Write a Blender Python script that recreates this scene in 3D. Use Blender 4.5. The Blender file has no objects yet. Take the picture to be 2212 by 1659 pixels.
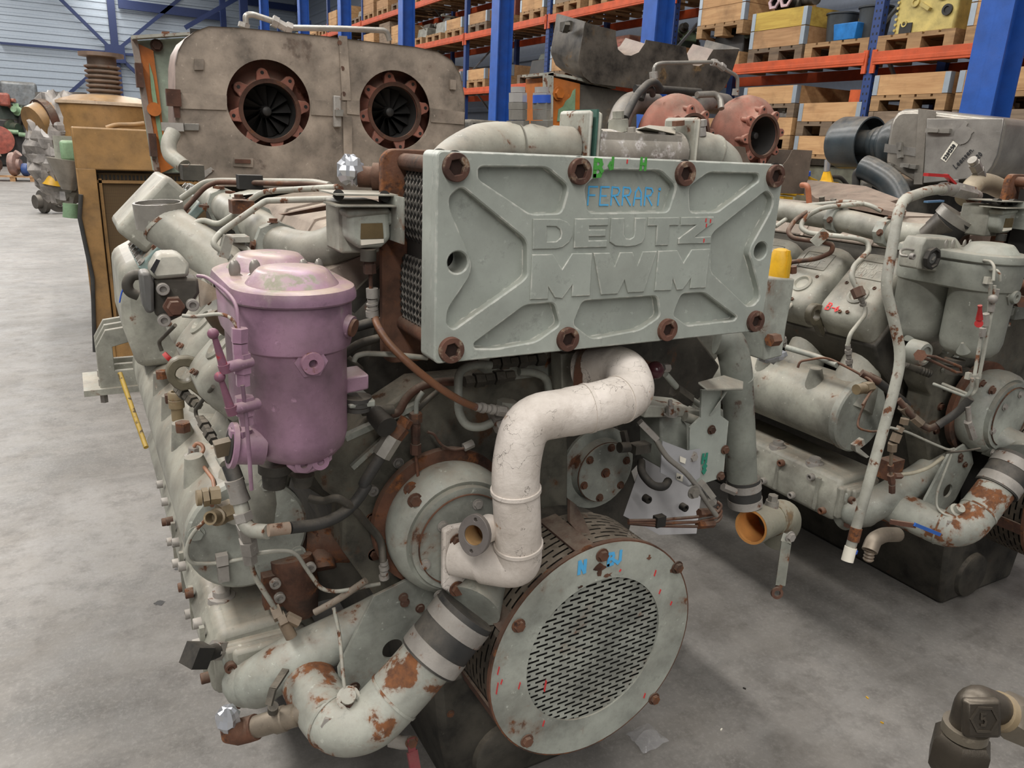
import bpy, bmesh, math, random
from mathutils import Vector, Matrix
V = Vector
XH, YH, ZH = V((1,0,0)), V((0,1,0)), V((0,0,1))
random.seed(7)
S = bpy.context.scene
COL = S.collection

# ------------------------------------------------------------------ camera
IW, IH, F = 2212.0, 1659.0, 1661.0
def _ray(px, py): return V((px - IW/2, -(py - IH/2), -F))
_a = _ray(135, 268.75); _b = _ray(4186, 457.5)
AZ = _b.cross(_a).normalized(); AY = _a.normalized(); AX = AY.cross(AZ)
CH = 1.75
CAM = V((0, 0, CH))
cam_d = bpy.data.cameras.new('camera'); cam = bpy.data.objects.new('camera', cam_d); COL.objects.link(cam)
cam_d.sensor_fit = 'HORIZONTAL'; cam_d.sensor_width = 36.0; cam_d.lens = F / IW * 36.0
cam_d.clip_start = 0.05; cam_d.clip_end = 300
cam.matrix_world = Matrix(((AX.x, AX.y, AX.z, 0), (AY.x, AY.y, AY.z, 0), (AZ.x, AZ.y, AZ.z, CH), (0, 0, 0, 1)))
S.camera = cam

# ------------------------------------------------------------------ light
S.view_settings.view_transform = 'Standard'
S.view_settings.look = 'None'
S.view_settings.gamma = 1.0
S.view_settings.use_curve_mapping = False
S.view_settings.exposure = 0.08
wd = bpy.data.worlds.new('hall_light'); S.world = wd; wd.use_nodes = True
wd.node_tree.nodes['Background'].inputs[0].default_value = (0.86, 0.90, 1.0, 1)
wd.node_tree.nodes['Background'].inputs[1].default_value = 0.12
def area(name, loc, sx, sy, power, col=(1, 0.97, 0.93), rot=(0, 0, 0)):
    d = bpy.data.lights.new(name, 'AREA'); d.shape = 'RECTANGLE'; d.size = sx; d.size_y = sy
    d.energy = power; d.color = col
    o = bpy.data.objects.new(name, d); COL.objects.link(o); o.location = loc; o.rotation_euler = rot
    return o
# translucent roof-light strips of the hall (they run along the aisle)
area('roof_light', (-3.4, 6.0, 8.2), 1.2, 64, 5000, (1, .975, .945))
area('roof_light', (2.25, 19.0, 8.2), 0.5, 44, 1900, (1, .975, .945))
area('roof_light', (5.8, 12.0, 8.2), 0.5, 56, 420, (1, .975, .945))

# ------------------------------------------------------------------ pixel -> place (rays of the camera cut with a world plane)
def wr(px, py):
    r = _ray(px, py); return V((AX.dot(r), AY.dot(r), AZ.dot(r)))
def U(px, py, y):  r = wr(px, py); return CAM + r * (y / r.y)
def UX(px, py, x): r = wr(px, py); return CAM + r * (x / r.x)
def UZ(px, py, z): r = wr(px, py); return CAM + r * ((z - CH) / r.z)
CROP = dict(a=(200,360,.25316), b=(460,380,.22905), c=(400,540,.30137), d=(200,700,.2411), e=(380,960,.27725), f=(380,1300,.26221),
    g=(740,680,.24108), h=(800,960,.28928), i=(820,300,.40687), j=(1180,720,.27732), k=(980,1080,.34898), l=(1600,420,.2773),
    m=(1560,860,.29476), n=(1880,480,.25324), o=(1660,220,.24955), p=(1640,0,.25859), q=(1180,0,.23508), r=(280,0,.34358), s=(0,0,.25316),
    t=(940,180,.31646), u=(1340,1340,.39421))
def Q(c, x, y, Y):
    o = CROP[c]; return U(o[0]+x*o[2], o[1]+y*o[2], Y)
DX = 2.235                      # second engine stands this far to the right of the first
D2 = V((DX, 0, 0))
def QX(c, x, y, X):             # point seen on the second engine, given in the first engine's frame, on plane X
    o = CROP[c]; return UX(o[0]+x*o[2], o[1]+y*o[2], X+DX) - D2
def QY(c, x, y, Y):
    o = CROP[c]; return U(o[0]+x*o[2], o[1]+y*o[2], Y) - D2
def rp(px, p, off=V((0,0,0))):  # size in metres of px pixels at point p
    d = (p + off - CAM); dep = -(AX.z*d.x + AY.z*d.y + AZ.z*d.z); return px*dep/F

# ------------------------------------------------------------------ materials
def lin(c): return tuple(((x/255)/12.92 if x/255 <= .04045 else ((x/255+.055)/1.055)**2.4) for x in c) + (1,)
MATS = {}
class NT:
    def __init__(s, name):
        s.m = bpy.data.materials.new(name); s.m.use_nodes = True; s.t = s.m.node_tree; s.n = s.t.nodes; s.l = s.t.links
        s.b = s.n['Principled BSDF']
    def node(s, typ, **k):
        n = s.n.new(typ)
        for a, v in k.items(): setattr(n, a, v)
        return n
    def put(s, sock, v):
        if isinstance(v, bpy.types.NodeSocket): s.l.new(v, sock)
        else: sock.default_value = v
    def coords(s, scale=(1,1,1)):
        tc = s.node('ShaderNodeTexCoord'); oi = s.node('ShaderNodeObjectInfo')
        mp = s.node('ShaderNodeMapping'); s.l.new(tc.outputs['Object'], mp.inputs[0]); mp.inputs['Scale'].default_value = scale
        mu = s.node('ShaderNodeMath', operation='MULTIPLY'); s.l.new(oi.outputs['Random'], mu.inputs[0]); mu.inputs[1].default_value = 9.0
        cb = s.node('ShaderNodeCombineXYZ'); s.l.new(mu.outputs[0], cb.inputs[0]); s.l.new(mu.outputs[0], cb.inputs[2])
        s.l.new(cb.outputs[0], mp.inputs['Location'])
        return mp.outputs[0]
    def noise(s, co, scale, detail=5, rough=.6, dist=0):
        n = s.node('ShaderNodeTexNoise'); s.l.new(co, n.inputs['Vector'])
        n.inputs['Scale'].default_value = scale; n.inputs['Detail'].default_value = detail; n.inputs['Roughness'].default_value = rough
        n.inputs['Distortion'].default_value = dist
        return n.outputs['Fac']
    def ramp(s, fac, a, b):
        r = s.node('ShaderNodeMapRange'); s.put(r.inputs['Value'], fac); r.inputs['From Min'].default_value = a; r.inputs['From Max'].default_value = b
        return r.outputs[0]
    def mix(s, fac, a, b):
        m = s.node('ShaderNodeMix', data_type='RGBA'); s.put(m.inputs[0], fac); s.put(m.inputs[6], a); s.put(m.inputs[7], b)
        return m.outputs[2]
    def mul(s, a, b):
        m = s.node('ShaderNodeMath', operation='MULTIPLY'); s.put(m.inputs[0], a); s.put(m.inputs[1], b); return m.outputs[0]
    def bump(s, h, strength=.2, dist=.01):
        b = s.node('ShaderNodeBump'); s.put(b.inputs['Height'], h); b.inputs['Strength'].default_value = strength; b.inputs['Distance'].default_value = dist
        s.l.new(b.outputs[0], s.b.inputs['Normal'])
RUST1, RUST2 = (118, 74, 46), (76, 54, 42)
DUST = (160, 148, 131)
def paint(name, rgb, rust=.0, rs=9, dust=.35, var=.16, rough=.5, metal=0., dcol=DUST, r1=RUST1, r2=RUST2, bump=.12):
    if name in MATS: return MATS[name]
    t = NT(name); co = t.coords()
    n1 = t.noise(co, 7, 8, .65)
    dark = lin(tuple(c*(1-var*1.3) for c in rgb)); lite = lin(tuple(min(255, c*(1+var*.55)) for c in rgb))
    c = t.mix(t.ramp(n1, .34, .68), dark, lite)
    if dust > 0:
        g = t.node('ShaderNodeNewGeometry'); sp = t.node('ShaderNodeSeparateXYZ'); t.l.new(g.outputs['Normal'], sp.inputs[0])
        up = t.ramp(sp.outputs[2], .15, .95)
        dn = t.ramp(t.noise(co, 16, 7, .7), .30, .62)
        c = t.mix(t.mul(t.mul(up, dn), dust*1.6), c, lin(dcol))
        c = t.mix(t.mul(t.ramp(t.noise(co, 4.5, 7, .65), .44, .70), dust*.95), c, lin(tuple(x*.62 for x in dcol)))
    c = t.mix(t.mul(t.ramp(t.noise(co, 28, 9, .75), .56, .70), .30+dust*.4), c, lin(tuple(x*.46 for x in rgb)))
    c = t.mix(t.mul(t.ramp(t.noise(co, 55, 4, .6), .66, .72), .5*min(1, dust*2)), c, lin(tuple(min(255, x*1.25+20) for x in rgb)))
    rr = rough
    if rust > 0:
        n2 = t.noise(co, rs, 9, .62, .15)
        th = .72 - rust*.34
        msk = t.ramp(n2, th, th+.035)
        rc = t.mix(t.ramp(t.noise(co, rs*5, 6), .35, .65), lin(r2), lin(r1))
        halo = t.ramp(n2, th-.05, th+.03)
        c = t.mix(t.mul(halo, .35), c, lin(r1))
        c = t.mix(msk, c, rc)
        rm = t.node('ShaderNodeMix', data_type='FLOAT'); t.put(rm.inputs[0], msk); rm.inputs[2].default_value = rough; rm.inputs[3].default_value = .9
        rr = rm.outputs[0]
        t.put(t.b.inputs['Metallic'], metal)
    t.put(t.b.inputs['Base Color'], c); t.put(t.b.inputs['Roughness'], rr); t.put(t.b.inputs['Metallic'], metal)
    t.b.inputs['Specular IOR Level'].default_value = .4
    t.bump(t.noise(co, 90, 6, .7), bump, .004)
    MATS[name] = t.m; return t.m
def flat(name, rgb, rough=.6, metal=0., var=.08, emit=0):
    if name in MATS: return MATS[name]
    t = NT(name); co = t.coords(); n = t.noise(co, 14, 5)
    c = t.mix(n, lin(tuple(x*(1-var) for x in rgb)), lin(tuple(min(255, x*(1+var)) for x in rgb)))
    t.put(t.b.inputs['Base Color'], c); t.b.inputs['Roughness'].default_value = rough; t.b.inputs['Metallic'].default_value = metal
    MATS[name] = t.m; return t.m
def wood(name, rgb, rgb2, stretch=(5, .8, 9)):
    if name in MATS: return MATS[name]
    t = NT(name); co = t.coords(stretch)
    c = t.mix(t.ramp(t.noise(co, 3.0, 6, .6, .4), .3, .7), lin(rgb2), lin(rgb))
    co2 = t.coords()
    c = t.mix(t.mul(t.ramp(t.noise(co2, 4, 5), .5, .8), .55), c, lin(tuple(x*.55 for x in rgb2)))
    t.put(t.b.inputs['Base Color'], c); t.b.inputs['Roughness'].default_value = .75
    t.bump(t.noise(co, 8, 5), .10, .004)
    MATS[name] = t.m; return t.m

GREY   = paint('grey_paint', (160, 163, 153), .24, 9, .4, var=.2)
GRIME  = paint('case_grime', (98, 95, 84), .34, 8, .4, var=.4, rough=.7, r1=(104,74,52), r2=(70,58,48))
PLATE  = paint('plate_paint', (162, 167, 158), .0, 7, .18, var=.07, rough=.42)
def edge_wear(m, col, rad=.004):
    """paint rubbed off along sharp edges"""
    nt = m.node_tree; n = nt.nodes; l = nt.links; bs = n['Principled BSDF']; src = bs.inputs['Base Color'].links[0].from_socket
    bv = n.new('ShaderNodeBevel'); bv.samples = 4; bv.inputs['Radius'].default_value = rad; ge = n.new('ShaderNodeNewGeometry')
    dp = n.new('ShaderNodeVectorMath'); dp.operation = 'DOT_PRODUCT'; l.new(bv.outputs[0], dp.inputs[0]); l.new(ge.outputs['Normal'], dp.inputs[1])
    mr = n.new('ShaderNodeMapRange'); l.new(dp.outputs['Value'], mr.inputs['Value']); mr.inputs['From Min'].default_value = .985; mr.inputs['From Max'].default_value = .90
    tc = n.new('ShaderNodeTexCoord'); nz = n.new('ShaderNodeTexNoise'); l.new(tc.outputs['Object'], nz.inputs['Vector']); nz.inputs['Scale'].default_value = 45; nz.inputs['Detail'].default_value = 8
    m2 = n.new('ShaderNodeMapRange'); l.new(nz.outputs['Fac'], m2.inputs['Value']); m2.inputs['From Min'].default_value = .48; m2.inputs['From Max'].default_value = .60
    mu = n.new('ShaderNodeMath'); mu.operation = 'MULTIPLY'; l.new(mr.outputs[0], mu.inputs[0]); l.new(m2.outputs[0], mu.inputs[1])
    mx = n.new('ShaderNodeMix'); mx.data_type = 'RGBA'; l.new(mu.outputs[0], mx.inputs[0]); l.new(src, mx.inputs[6]); mx.inputs[7].default_value = lin(col); l.new(mx.outputs[2], bs.inputs['Base Color'])
edge_wear(PLATE, (206, 204, 194))
PALE   = paint('pale_paint', (160, 159, 147), .14, 14, .45, var=.2)
CASTG  = paint('cast_grey', (150, 149, 137), .14, 16, .45, var=.22, rough=.5)
CHIP   = paint('chipped_paint', (166, 165, 153), .44, 24, .25)
FLAKE  = paint('flaked_paint', (165, 166, 155), .58, 11, .2, r1=(128, 82, 50), r2=(92, 62, 44))
PURPLE = paint('purple_paint', (154, 120, 140), .10, 14, .34, var=.2, rough=.36, r1=(150,146,132), r2=(130,126,112), dcol=(168,154,138))
def lagging():
    t = NT('white_lagging'); co = t.coords()
    c = t.mix(t.ramp(t.noise(co, 9, 8, .65), .35, .68), lin((190,180,169)), lin((222,213,203)))
    c = t.mix(t.mul(t.ramp(t.noise(co, 40, 7, .7), .55, .7), .35), c, lin((150,138,126)))
    v = t.node('ShaderNodeTexVoronoi', feature='DISTANCE_TO_EDGE'); nz = t.node('ShaderNodeTexNoise'); t.l.new(co, nz.inputs['Vector']); nz.inputs['Scale'].default_value = 11; nz.inputs['Detail'].default_value = 5
    mx = t.node('ShaderNodeMix', data_type='VECTOR'); mx.inputs[0].default_value = .22; t.l.new(co, mx.inputs[4]); t.l.new(nz.outputs['Color'], mx.inputs[5]); t.l.new(mx.outputs[1], v.inputs['Vector']); v.inputs['Scale'].default_value = 17
    cr = t.mul(t.ramp(v.outputs['Distance'], .012, .004), t.ramp(t.noise(co, 6, 3), .50, .56)); c = t.mix(t.mul(cr, .75), c, lin((92,84,76)))
    c = t.mix(t.mul(t.ramp(t.noise(co, 13, 6, .6), .67, .70), .8), c, lin((158,124,92)))
    t.put(t.b.inputs['Base Color'], c); t.b.inputs['Roughness'].default_value = .62; t.bump(t.noise(co, 34, 8, .7), .45, .006); MATS['white_lagging'] = t.m; return t.m
WHITE = lagging()
PURPL = paint('purple_lid_paint', (154, 121, 141), 0.34, 11, .5, var=.16, rough=.38, r1=(150,146,132), r2=(138,134,118), dcol=(164,146,126))
RUST   = paint('rust', (98, 66, 50), .40, 16, .2, var=.4, rough=.9, r1=(132, 82, 46), r2=(62, 44, 37), bump=.4)
DRUST  = paint('dark_rust', (88, 60, 48), .3, 18, .35, var=.3, rough=.9, bump=.3)
PRUST  = paint('primer_rust', (160, 104, 88), .18, 14, .35, var=.2, rough=.8, r1=(128, 78, 58), r2=(96, 58, 48))
BARE   = paint('bare_steel', (150, 146, 138), .12, 14, .25, rough=.34, metal=.35)
ZINC   = paint('zinc_dirty', (158, 153, 146), .26, 34, .25, rough=.5, metal=.15)
DIRTY  = paint('oily_grey', (66, 63, 56), .12, 9, .35, var=.4, rough=.65)
BLACKI = paint('black_dirty', (38, 37, 35), .0, 9, .15, rough=.7)
RUBBER = paint('rubber', (52, 52, 51), .0, 9, .25, rough=.65)
SHEET  = paint('sheet_steel', (152, 139, 125), .26, 3.2, .35, var=.25, rough=.5, metal=.12, r1=(112, 96, 84), r2=(92, 84, 76))
BURNT  = paint('burnt_sheet', (84, 78, 70), .28, 6, .25, var=.5, rough=.42, metal=.2, r1=(120, 96, 66), r2=(40, 38, 36))
STAIN  = paint('stainless', (158, 152, 142), .0, 4, .25, var=.12, rough=.28, metal=.45)
DGUARD = paint('guard_dirt', (86, 76, 64), .12, 20, .4, var=.35, rough=.85)
ORANGEW= paint('orange_inside', (214, 150, 84), .05, 12, .0, var=.1, rough=.6)
REDP   = paint('red_paint', (176, 44, 44), .06, 20, .15, rough=.4)
BROWNC = paint('dusty_brown', (128, 110, 97), .1, 8, .2, var=.2, rough=.9, r1=(104,88,78), r2=(96,82,72))
DCOVER = paint('dusty_cover', (158, 143, 131), .04, 6, .5, var=.12, rough=.85, r1=(130,112,100), r2=(120,104,94))
YELL   = paint('yellow_paint', (224, 172, 34), .04, 14, .15, rough=.45)
GREENL = paint('pale_green', (136, 168, 132), .1, 12, .25)
TAN    = paint('tan_paint', (152, 116, 70), .06, 14, .2, rough=.5)
DKBLUE = paint('dark_canister', (58, 66, 70), .04, 8, .3, rough=.28)
FOIL   = flat('silver_foil', (172, 174, 178), .28, .5)
CHALKB = flat('blue_chalk', (84, 170, 220), .9)
GREENM = flat('green_marker', (70, 146, 60), .9)
TEAL   = flat('teal_marker', (44, 128, 104), .9)
REDM   = flat('red_marker', (200, 60, 60), .9)
INKB   = flat('black_ink', (34, 34, 36), .8)
PAPER  = flat('paper', (222, 216, 200), .8)
BLUEM  = flat('blue_tape', (46, 84, 176), .5)

# ------------------------------------------------------------------ mesh building
def basis(a):
    a = a.normalized(); u = V((0, 0, 1)) if abs(a.z) < .9 else V((1, 0, 0))
    x = u.cross(a).normalized(); y = a.cross(x); return x, y, a
def fillet(pts, r, n=5):
    out = [pts[0]]
    for i in range(1, len(pts)-1):
        p, q, s = pts[i-1], pts[i], pts[i+1]
        a = (p-q); b = (s-q); la, lb = a.length, b.length
        if la < 1e-6 or lb < 1e-6: continue
        k = min(r, la*.48, lb*.48); A = q + a*(k/la); Bp = q + b*(k/lb)
        for j in range(n+1):
            t = j/n; out.append(A*(1-t)**2 + q*(2*t*(1-t)) + Bp*t*t)
    out.append(pts[-1]); return out
class B:
    def __init__(s): s.v = []; s.f = []; s.g = []
    def add(s, vs, fs):
        k = len(s.v); s.g.append((k, len(s.f))); s.v += [V(x) for x in vs]; s.f += [[i+k for i in f] for f in fs]; return s
    def box(s, c, size, rot=None, taper=1.0):
        hx, hy, hz = size[0]/2, size[1]/2, size[2]/2; c = V(c); vs = []
        for z in (-1, 1):
            k = taper if z > 0 else 1
            for x, y in ((-1,-1), (1,-1), (1,1), (-1,1)):
                p = V((x*hx*k, y*hy*k, z*hz)); vs.append(c + (rot @ p if rot else p))
        return s.add(vs, [(3,2,1,0), (4,5,6,7), (0,1,5,4), (1,2,6,5), (2,3,7,6), (3,0,4,7)])
    def bar(s, p0, p1, w, h, up=V((0,0,1))):
        d = p1-p0; z = d.normalized(); x = up.cross(z)
        if x.length < 1e-4: x = V((1,0,0)).cross(z)
        x.normalize(); y = z.cross(x); R = Matrix((x, y, z)).transposed()
        return s.box((p0+p1)/2, (w, h, d.length), R)
    def ring(s, c, x, y, r, seg): return [c + x*(r*math.cos(2*math.pi*i/seg)) + y*(r*math.sin(2*math.pi*i/seg)) for i in range(seg)]
    def tube(s, path, r, seg=12, cap=True, hollow=0):
        n = len(path); rs = r if isinstance(r, (list, tuple)) else [r]*n
        t = [(path[min(i+1, n-1)] - path[max(i-1, 0)]).normalized() for i in range(n)]
        x, y, _ = basis(t[0]); vs = []; fs = []
        for i in range(n):
            x = (x - t[i]*x.dot(t[i])).normalized(); y = t[i].cross(x)
            vs += s.ring(path[i], x, y, rs[i], seg)
        for i in range(n-1):
            for j in range(seg):
                a = i*seg+j; b = i*seg+(j+1) % seg; fs.append((a, b, b+seg, a+seg))
        if cap: fs += [tuple(reversed(range(seg))), tuple(range((n-1)*seg, n*seg))]
        return s.add(vs, fs)
    def cyl(s, p0, p1, r0, r1=None, seg=20): return s.tube([V(p0), V(p1)], [r0, r0 if r1 is None else r1], seg)
    def lathe(s, o, axis, prof, seg=32, closed=False, a0=0, a1=2*math.pi):
        x, y, z = basis(V(axis)); o = V(o); full = abs(a1-a0-2*math.pi) < 1e-4; m = seg if full else seg+1; vs = []; fs = []
        for r, h in prof:
            for i in range(m):
                a = a0 + (a1-a0)*i/seg; vs.append(o + x*(r*math.cos(a)) + y*(r*math.sin(a)) + z*h)
        n = len(prof)
        for i in range(n if closed else n-1):
            k = (i+1) % n
            for j in range(seg):
                b = (j+1) % m; fs.append((i*m+j, i*m+b, k*m+b, k*m+j))
        return s.add(vs, fs)
    def hexa(s, p0, p1, r): return s.tube([V(p0), V(p1)], r, 6)
    def ball(s, c, r, seg=14, sc=(1,1,1)):
        c = V(c); vs = [c+V((0,0,r*sc[2]))]; fs = []; m = seg//2
        for i in range(1, m):
            th = math.pi*i/m
            for j in range(seg):
                ph = 2*math.pi*j/seg; vs.append(c + V((r*sc[0]*math.sin(th)*math.cos(ph), r*sc[1]*math.sin(th)*math.sin(ph), r*sc[2]*math.cos(th))))
        vs.append(c-V((0,0,r*sc[2]))); L = len(vs)-1
        for j in range(seg): fs.append((0, 1+j, 1+(j+1) % seg)); fs.append((L, L-seg+(j+1) % seg, L-seg+j))
        for i in range(m-2):
            for j in range(seg):
                a = 1+i*seg+j; b = 1+i*seg+(j+1) % seg; fs.append((a, a+seg, b+seg, b))
        return s.add(vs, fs)
    def prism(s, poly, ext):
        n = len(poly); ext = V(ext); vs = [V(p) for p in poly] + [V(p)+ext for p in poly]
        fs = [tuple(range(n)), tuple(reversed(range(n, 2*n)))] + [(i, i+n, (i+1) % n + n, (i+1) % n) for i in range(n)]
        return s.add(vs, fs)
    def annulus(s, o, axis, ri, ro, t, seg=40): return s.lathe(o, axis, [(ri,0), (ro,0), (ro,t), (ri,t)], seg, True)
    def bolt(s, p, ax, r, h=None, washer=True):
        ax = V(ax).normalized(); h = h or r*.9; p = V(p)
        if washer: s.cyl(p, p+ax*(r*.22), r*1.35, seg=14)
        s.hexa(p+ax*(r*.2), p+ax*h, r); return s
    def cap_bolt(s, p, ax, r, h=None):          # socket-head bolt with its hollow
        h = h or r*1.2; return s.lathe(p, ax, [(r*1.0,0), (r*1.0,h*.9), (r*.9,h), (r*.55,h), (r*.5,h*.45), (0.0001,h*.4)], 16)
    def pathbox(s, poly2, frame, z0, z1): # poly in (u,v) of frame(o,u,v,w)
        o, u, v, w = frame; return s.prism([o+u*a+v*b+w*z0 for a, b in poly2], w*(z1-z0))

class Thing:                                   # a top-level thing: an Empty at its base
    def __init__(s, name, label, cat, base, group=None, kind=None):
        s.o = bpy.data.objects.new(name, None); COL.objects.link(s.o); s.base = V(base); s.o.location = s.base
        s.o.empty_display_size = .1
        s.o['label'] = label
        if cat: s.o['category'] = cat
        if group: s.o['group'] = group
        if kind: s.o['kind'] = kind
CUR = None
SH = []; SHARING = False
NOSPLIT = ('writing', 'lettering', 'mark', 'number', 'perfor', 'letter', 'end_plate', 'skin', 'seam_band', 'flange_grey', 'stadium')
def clusters(b):
    """pieces of a builder that do not touch become parts of their own"""
    n = len(b.g); ends = b.g[1:]+[(len(b.v), len(b.f))]; bb = []
    for (v0, f0), (v1, f1) in zip(b.g, ends):
        vs = b.v[v0:v1]; bb.append([(min(v[i] for v in vs)-.003, max(v[i] for v in vs)+.003) for i in range(3)] if vs else None)
    par = list(range(n))
    def find(i):
        while par[i] != i: i = par[i]
        return i
    for i in range(n):
        for j in range(i):
            if bb[i] and bb[j] and all(bb[i][k][0] <= bb[j][k][1] and bb[j][k][0] <= bb[i][k][1] for k in range(3)): par[find(i)] = find(j)
    out = {}
    for i, ((v0, f0), (v1, f1)) in enumerate(zip(b.g, ends)):
        if bb[i] is None: continue
        c = out.setdefault(find(i), B()); k = len(c.v); c.v += b.v[v0:v1]; c.f += [[q-v0+k for q in f] for f in b.f[f0:f1]]
    return list(out.values())
def mesh_of(b, name, base=V((0,0,0)), sharp=38, recalc=True):
    me = bpy.data.meshes.new(name); me.from_pydata([tuple(v-base) for v in b.v], [], b.f)
    if recalc:
        bm = bmesh.new(); bm.from_mesh(me); bmesh.ops.recalc_face_normals(bm, faces=bm.faces); bm.to_mesh(me); bm.free()
    me.polygons.foreach_set('use_smooth', [True]*len(me.polygons)); me.set_sharp_from_angle(angle=math.radians(sharp))
    return me
def part(name, b, mat, parent=None, thing=None, bevel=0, bseg=2, label=None, kind=None, sharp=38):
    """one mesh object, a child of thing (or of a part of it)"""
    th = thing or CUR
    if len(b.g) > 1 and not any(k in name for k in NOSPLIT):
        cl = clusters(b)
        if len(cl) > 1:
            os_ = [part(name, c, mat, parent, thing, bevel, bseg, label, kind, sharp) for c in cl]
            for o in os_[1:]:
                if SHARING and not parent: SH.append(o)
            return os_[0]
    me = mesh_of(b, name, th.base, sharp); me.materials.append(mat)
    o = bpy.data.objects.new(name, me); COL.objects.link(o); o.parent = parent or th.o
    if bevel:
        m = o.modifiers.new('bevel', 'BEVEL'); m.width = bevel; m.segments = bseg; m.limit_method = 'ANGLE'; m.angle_limit = math.radians(40); m.use_clamp_overlap = True
        m.harden_normals = False
    if label: o['label'] = label
    if kind: o['kind'] = kind
    return o
def solo(name, b, mat, label, cat, group=None, kind=None, bevel=0, sharp=38):
    lo = V((min(v.x for v in b.v), min(v.y for v in b.v), min(v.z for v in b.v))); hi = V((max(v.x for v in b.v), max(v.y for v in b.v), max(v.z for v in b.v)))
    base = V(((lo.x+hi.x)/2, (lo.y+hi.y)/2, lo.z)); me = mesh_of(b, name, base, sharp); me.materials.append(mat)
    o = bpy.data.objects.new(name, me); COL.objects.link(o); o.location = base
    if label: o['label'] = label
    if cat: o['category'] = cat
    if group: o['group'] = group
    if kind: o['kind'] = kind
    if bevel:
        m = o.modifiers.new('bevel', 'BEVEL'); m.width = bevel; m.segments = 2; m.limit_method = 'ANGLE'
    return o
def curve_mesh(splines, depth, bev, frame):
    """filled 2-D outline(s) with holes -> B (frame: o,u,v,w ; w is the proud direction)"""
    cu = bpy.data.curves.new('tmp', 'CURVE'); cu.dimensions = '2D'; cu.fill_mode = 'BOTH'; cu.extrude = depth/2; cu.bevel_depth = bev; cu.bevel_resolution = 0; cu.offset = -bev
    for sp in splines:
        s = cu.splines.new('POLY'); s.points.add(len(sp)-1)
        for i, (x, y) in enumerate(sp): s.points[i].co = (x, y, 0, 1)
        s.use_cyclic_u = True
    ob = bpy.data.objects.new('tmp', cu); COL.objects.link(ob)
    me = bpy.data.meshes.new_from_object(ob); o, u, v, w = frame
    b = B(); b.add([o + u*q.co.x + v*q.co.y + w*(q.co.z + depth/2) for q in me.vertices], [list(p.vertices) for p in me.polygons])
    bpy.data.objects.remove(ob); bpy.data.curves.remove(cu); bpy.data.meshes.remove(me); return b
def circ(cx, cy, r, n=28, a0=0): return [(cx+r*math.cos(a0+2*math.pi*i/n), cy+r*math.sin(a0+2*math.pi*i/n)) for i in range(n)]
def rrect(w, h, r, n=5, cx=0, cy=0, corners=(1,1,1,1)):
    out = []
    for k, (sx, sy, a) in enumerate(((1,1,0), (-1,1,90), (-1,-1,180), (1,-1,270))):
        rr = r*corners[k]
        if rr <= 0: out.append((cx+sx*w/2, cy+sy*h/2)); continue
        for j in range(n+1):
            t = math.radians(a+90*j/n); out.append((cx+sx*(w/2-rr)+rr*math.cos(t), cy+sy*(h/2-rr)+rr*math.sin(t)))
    return out
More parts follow.
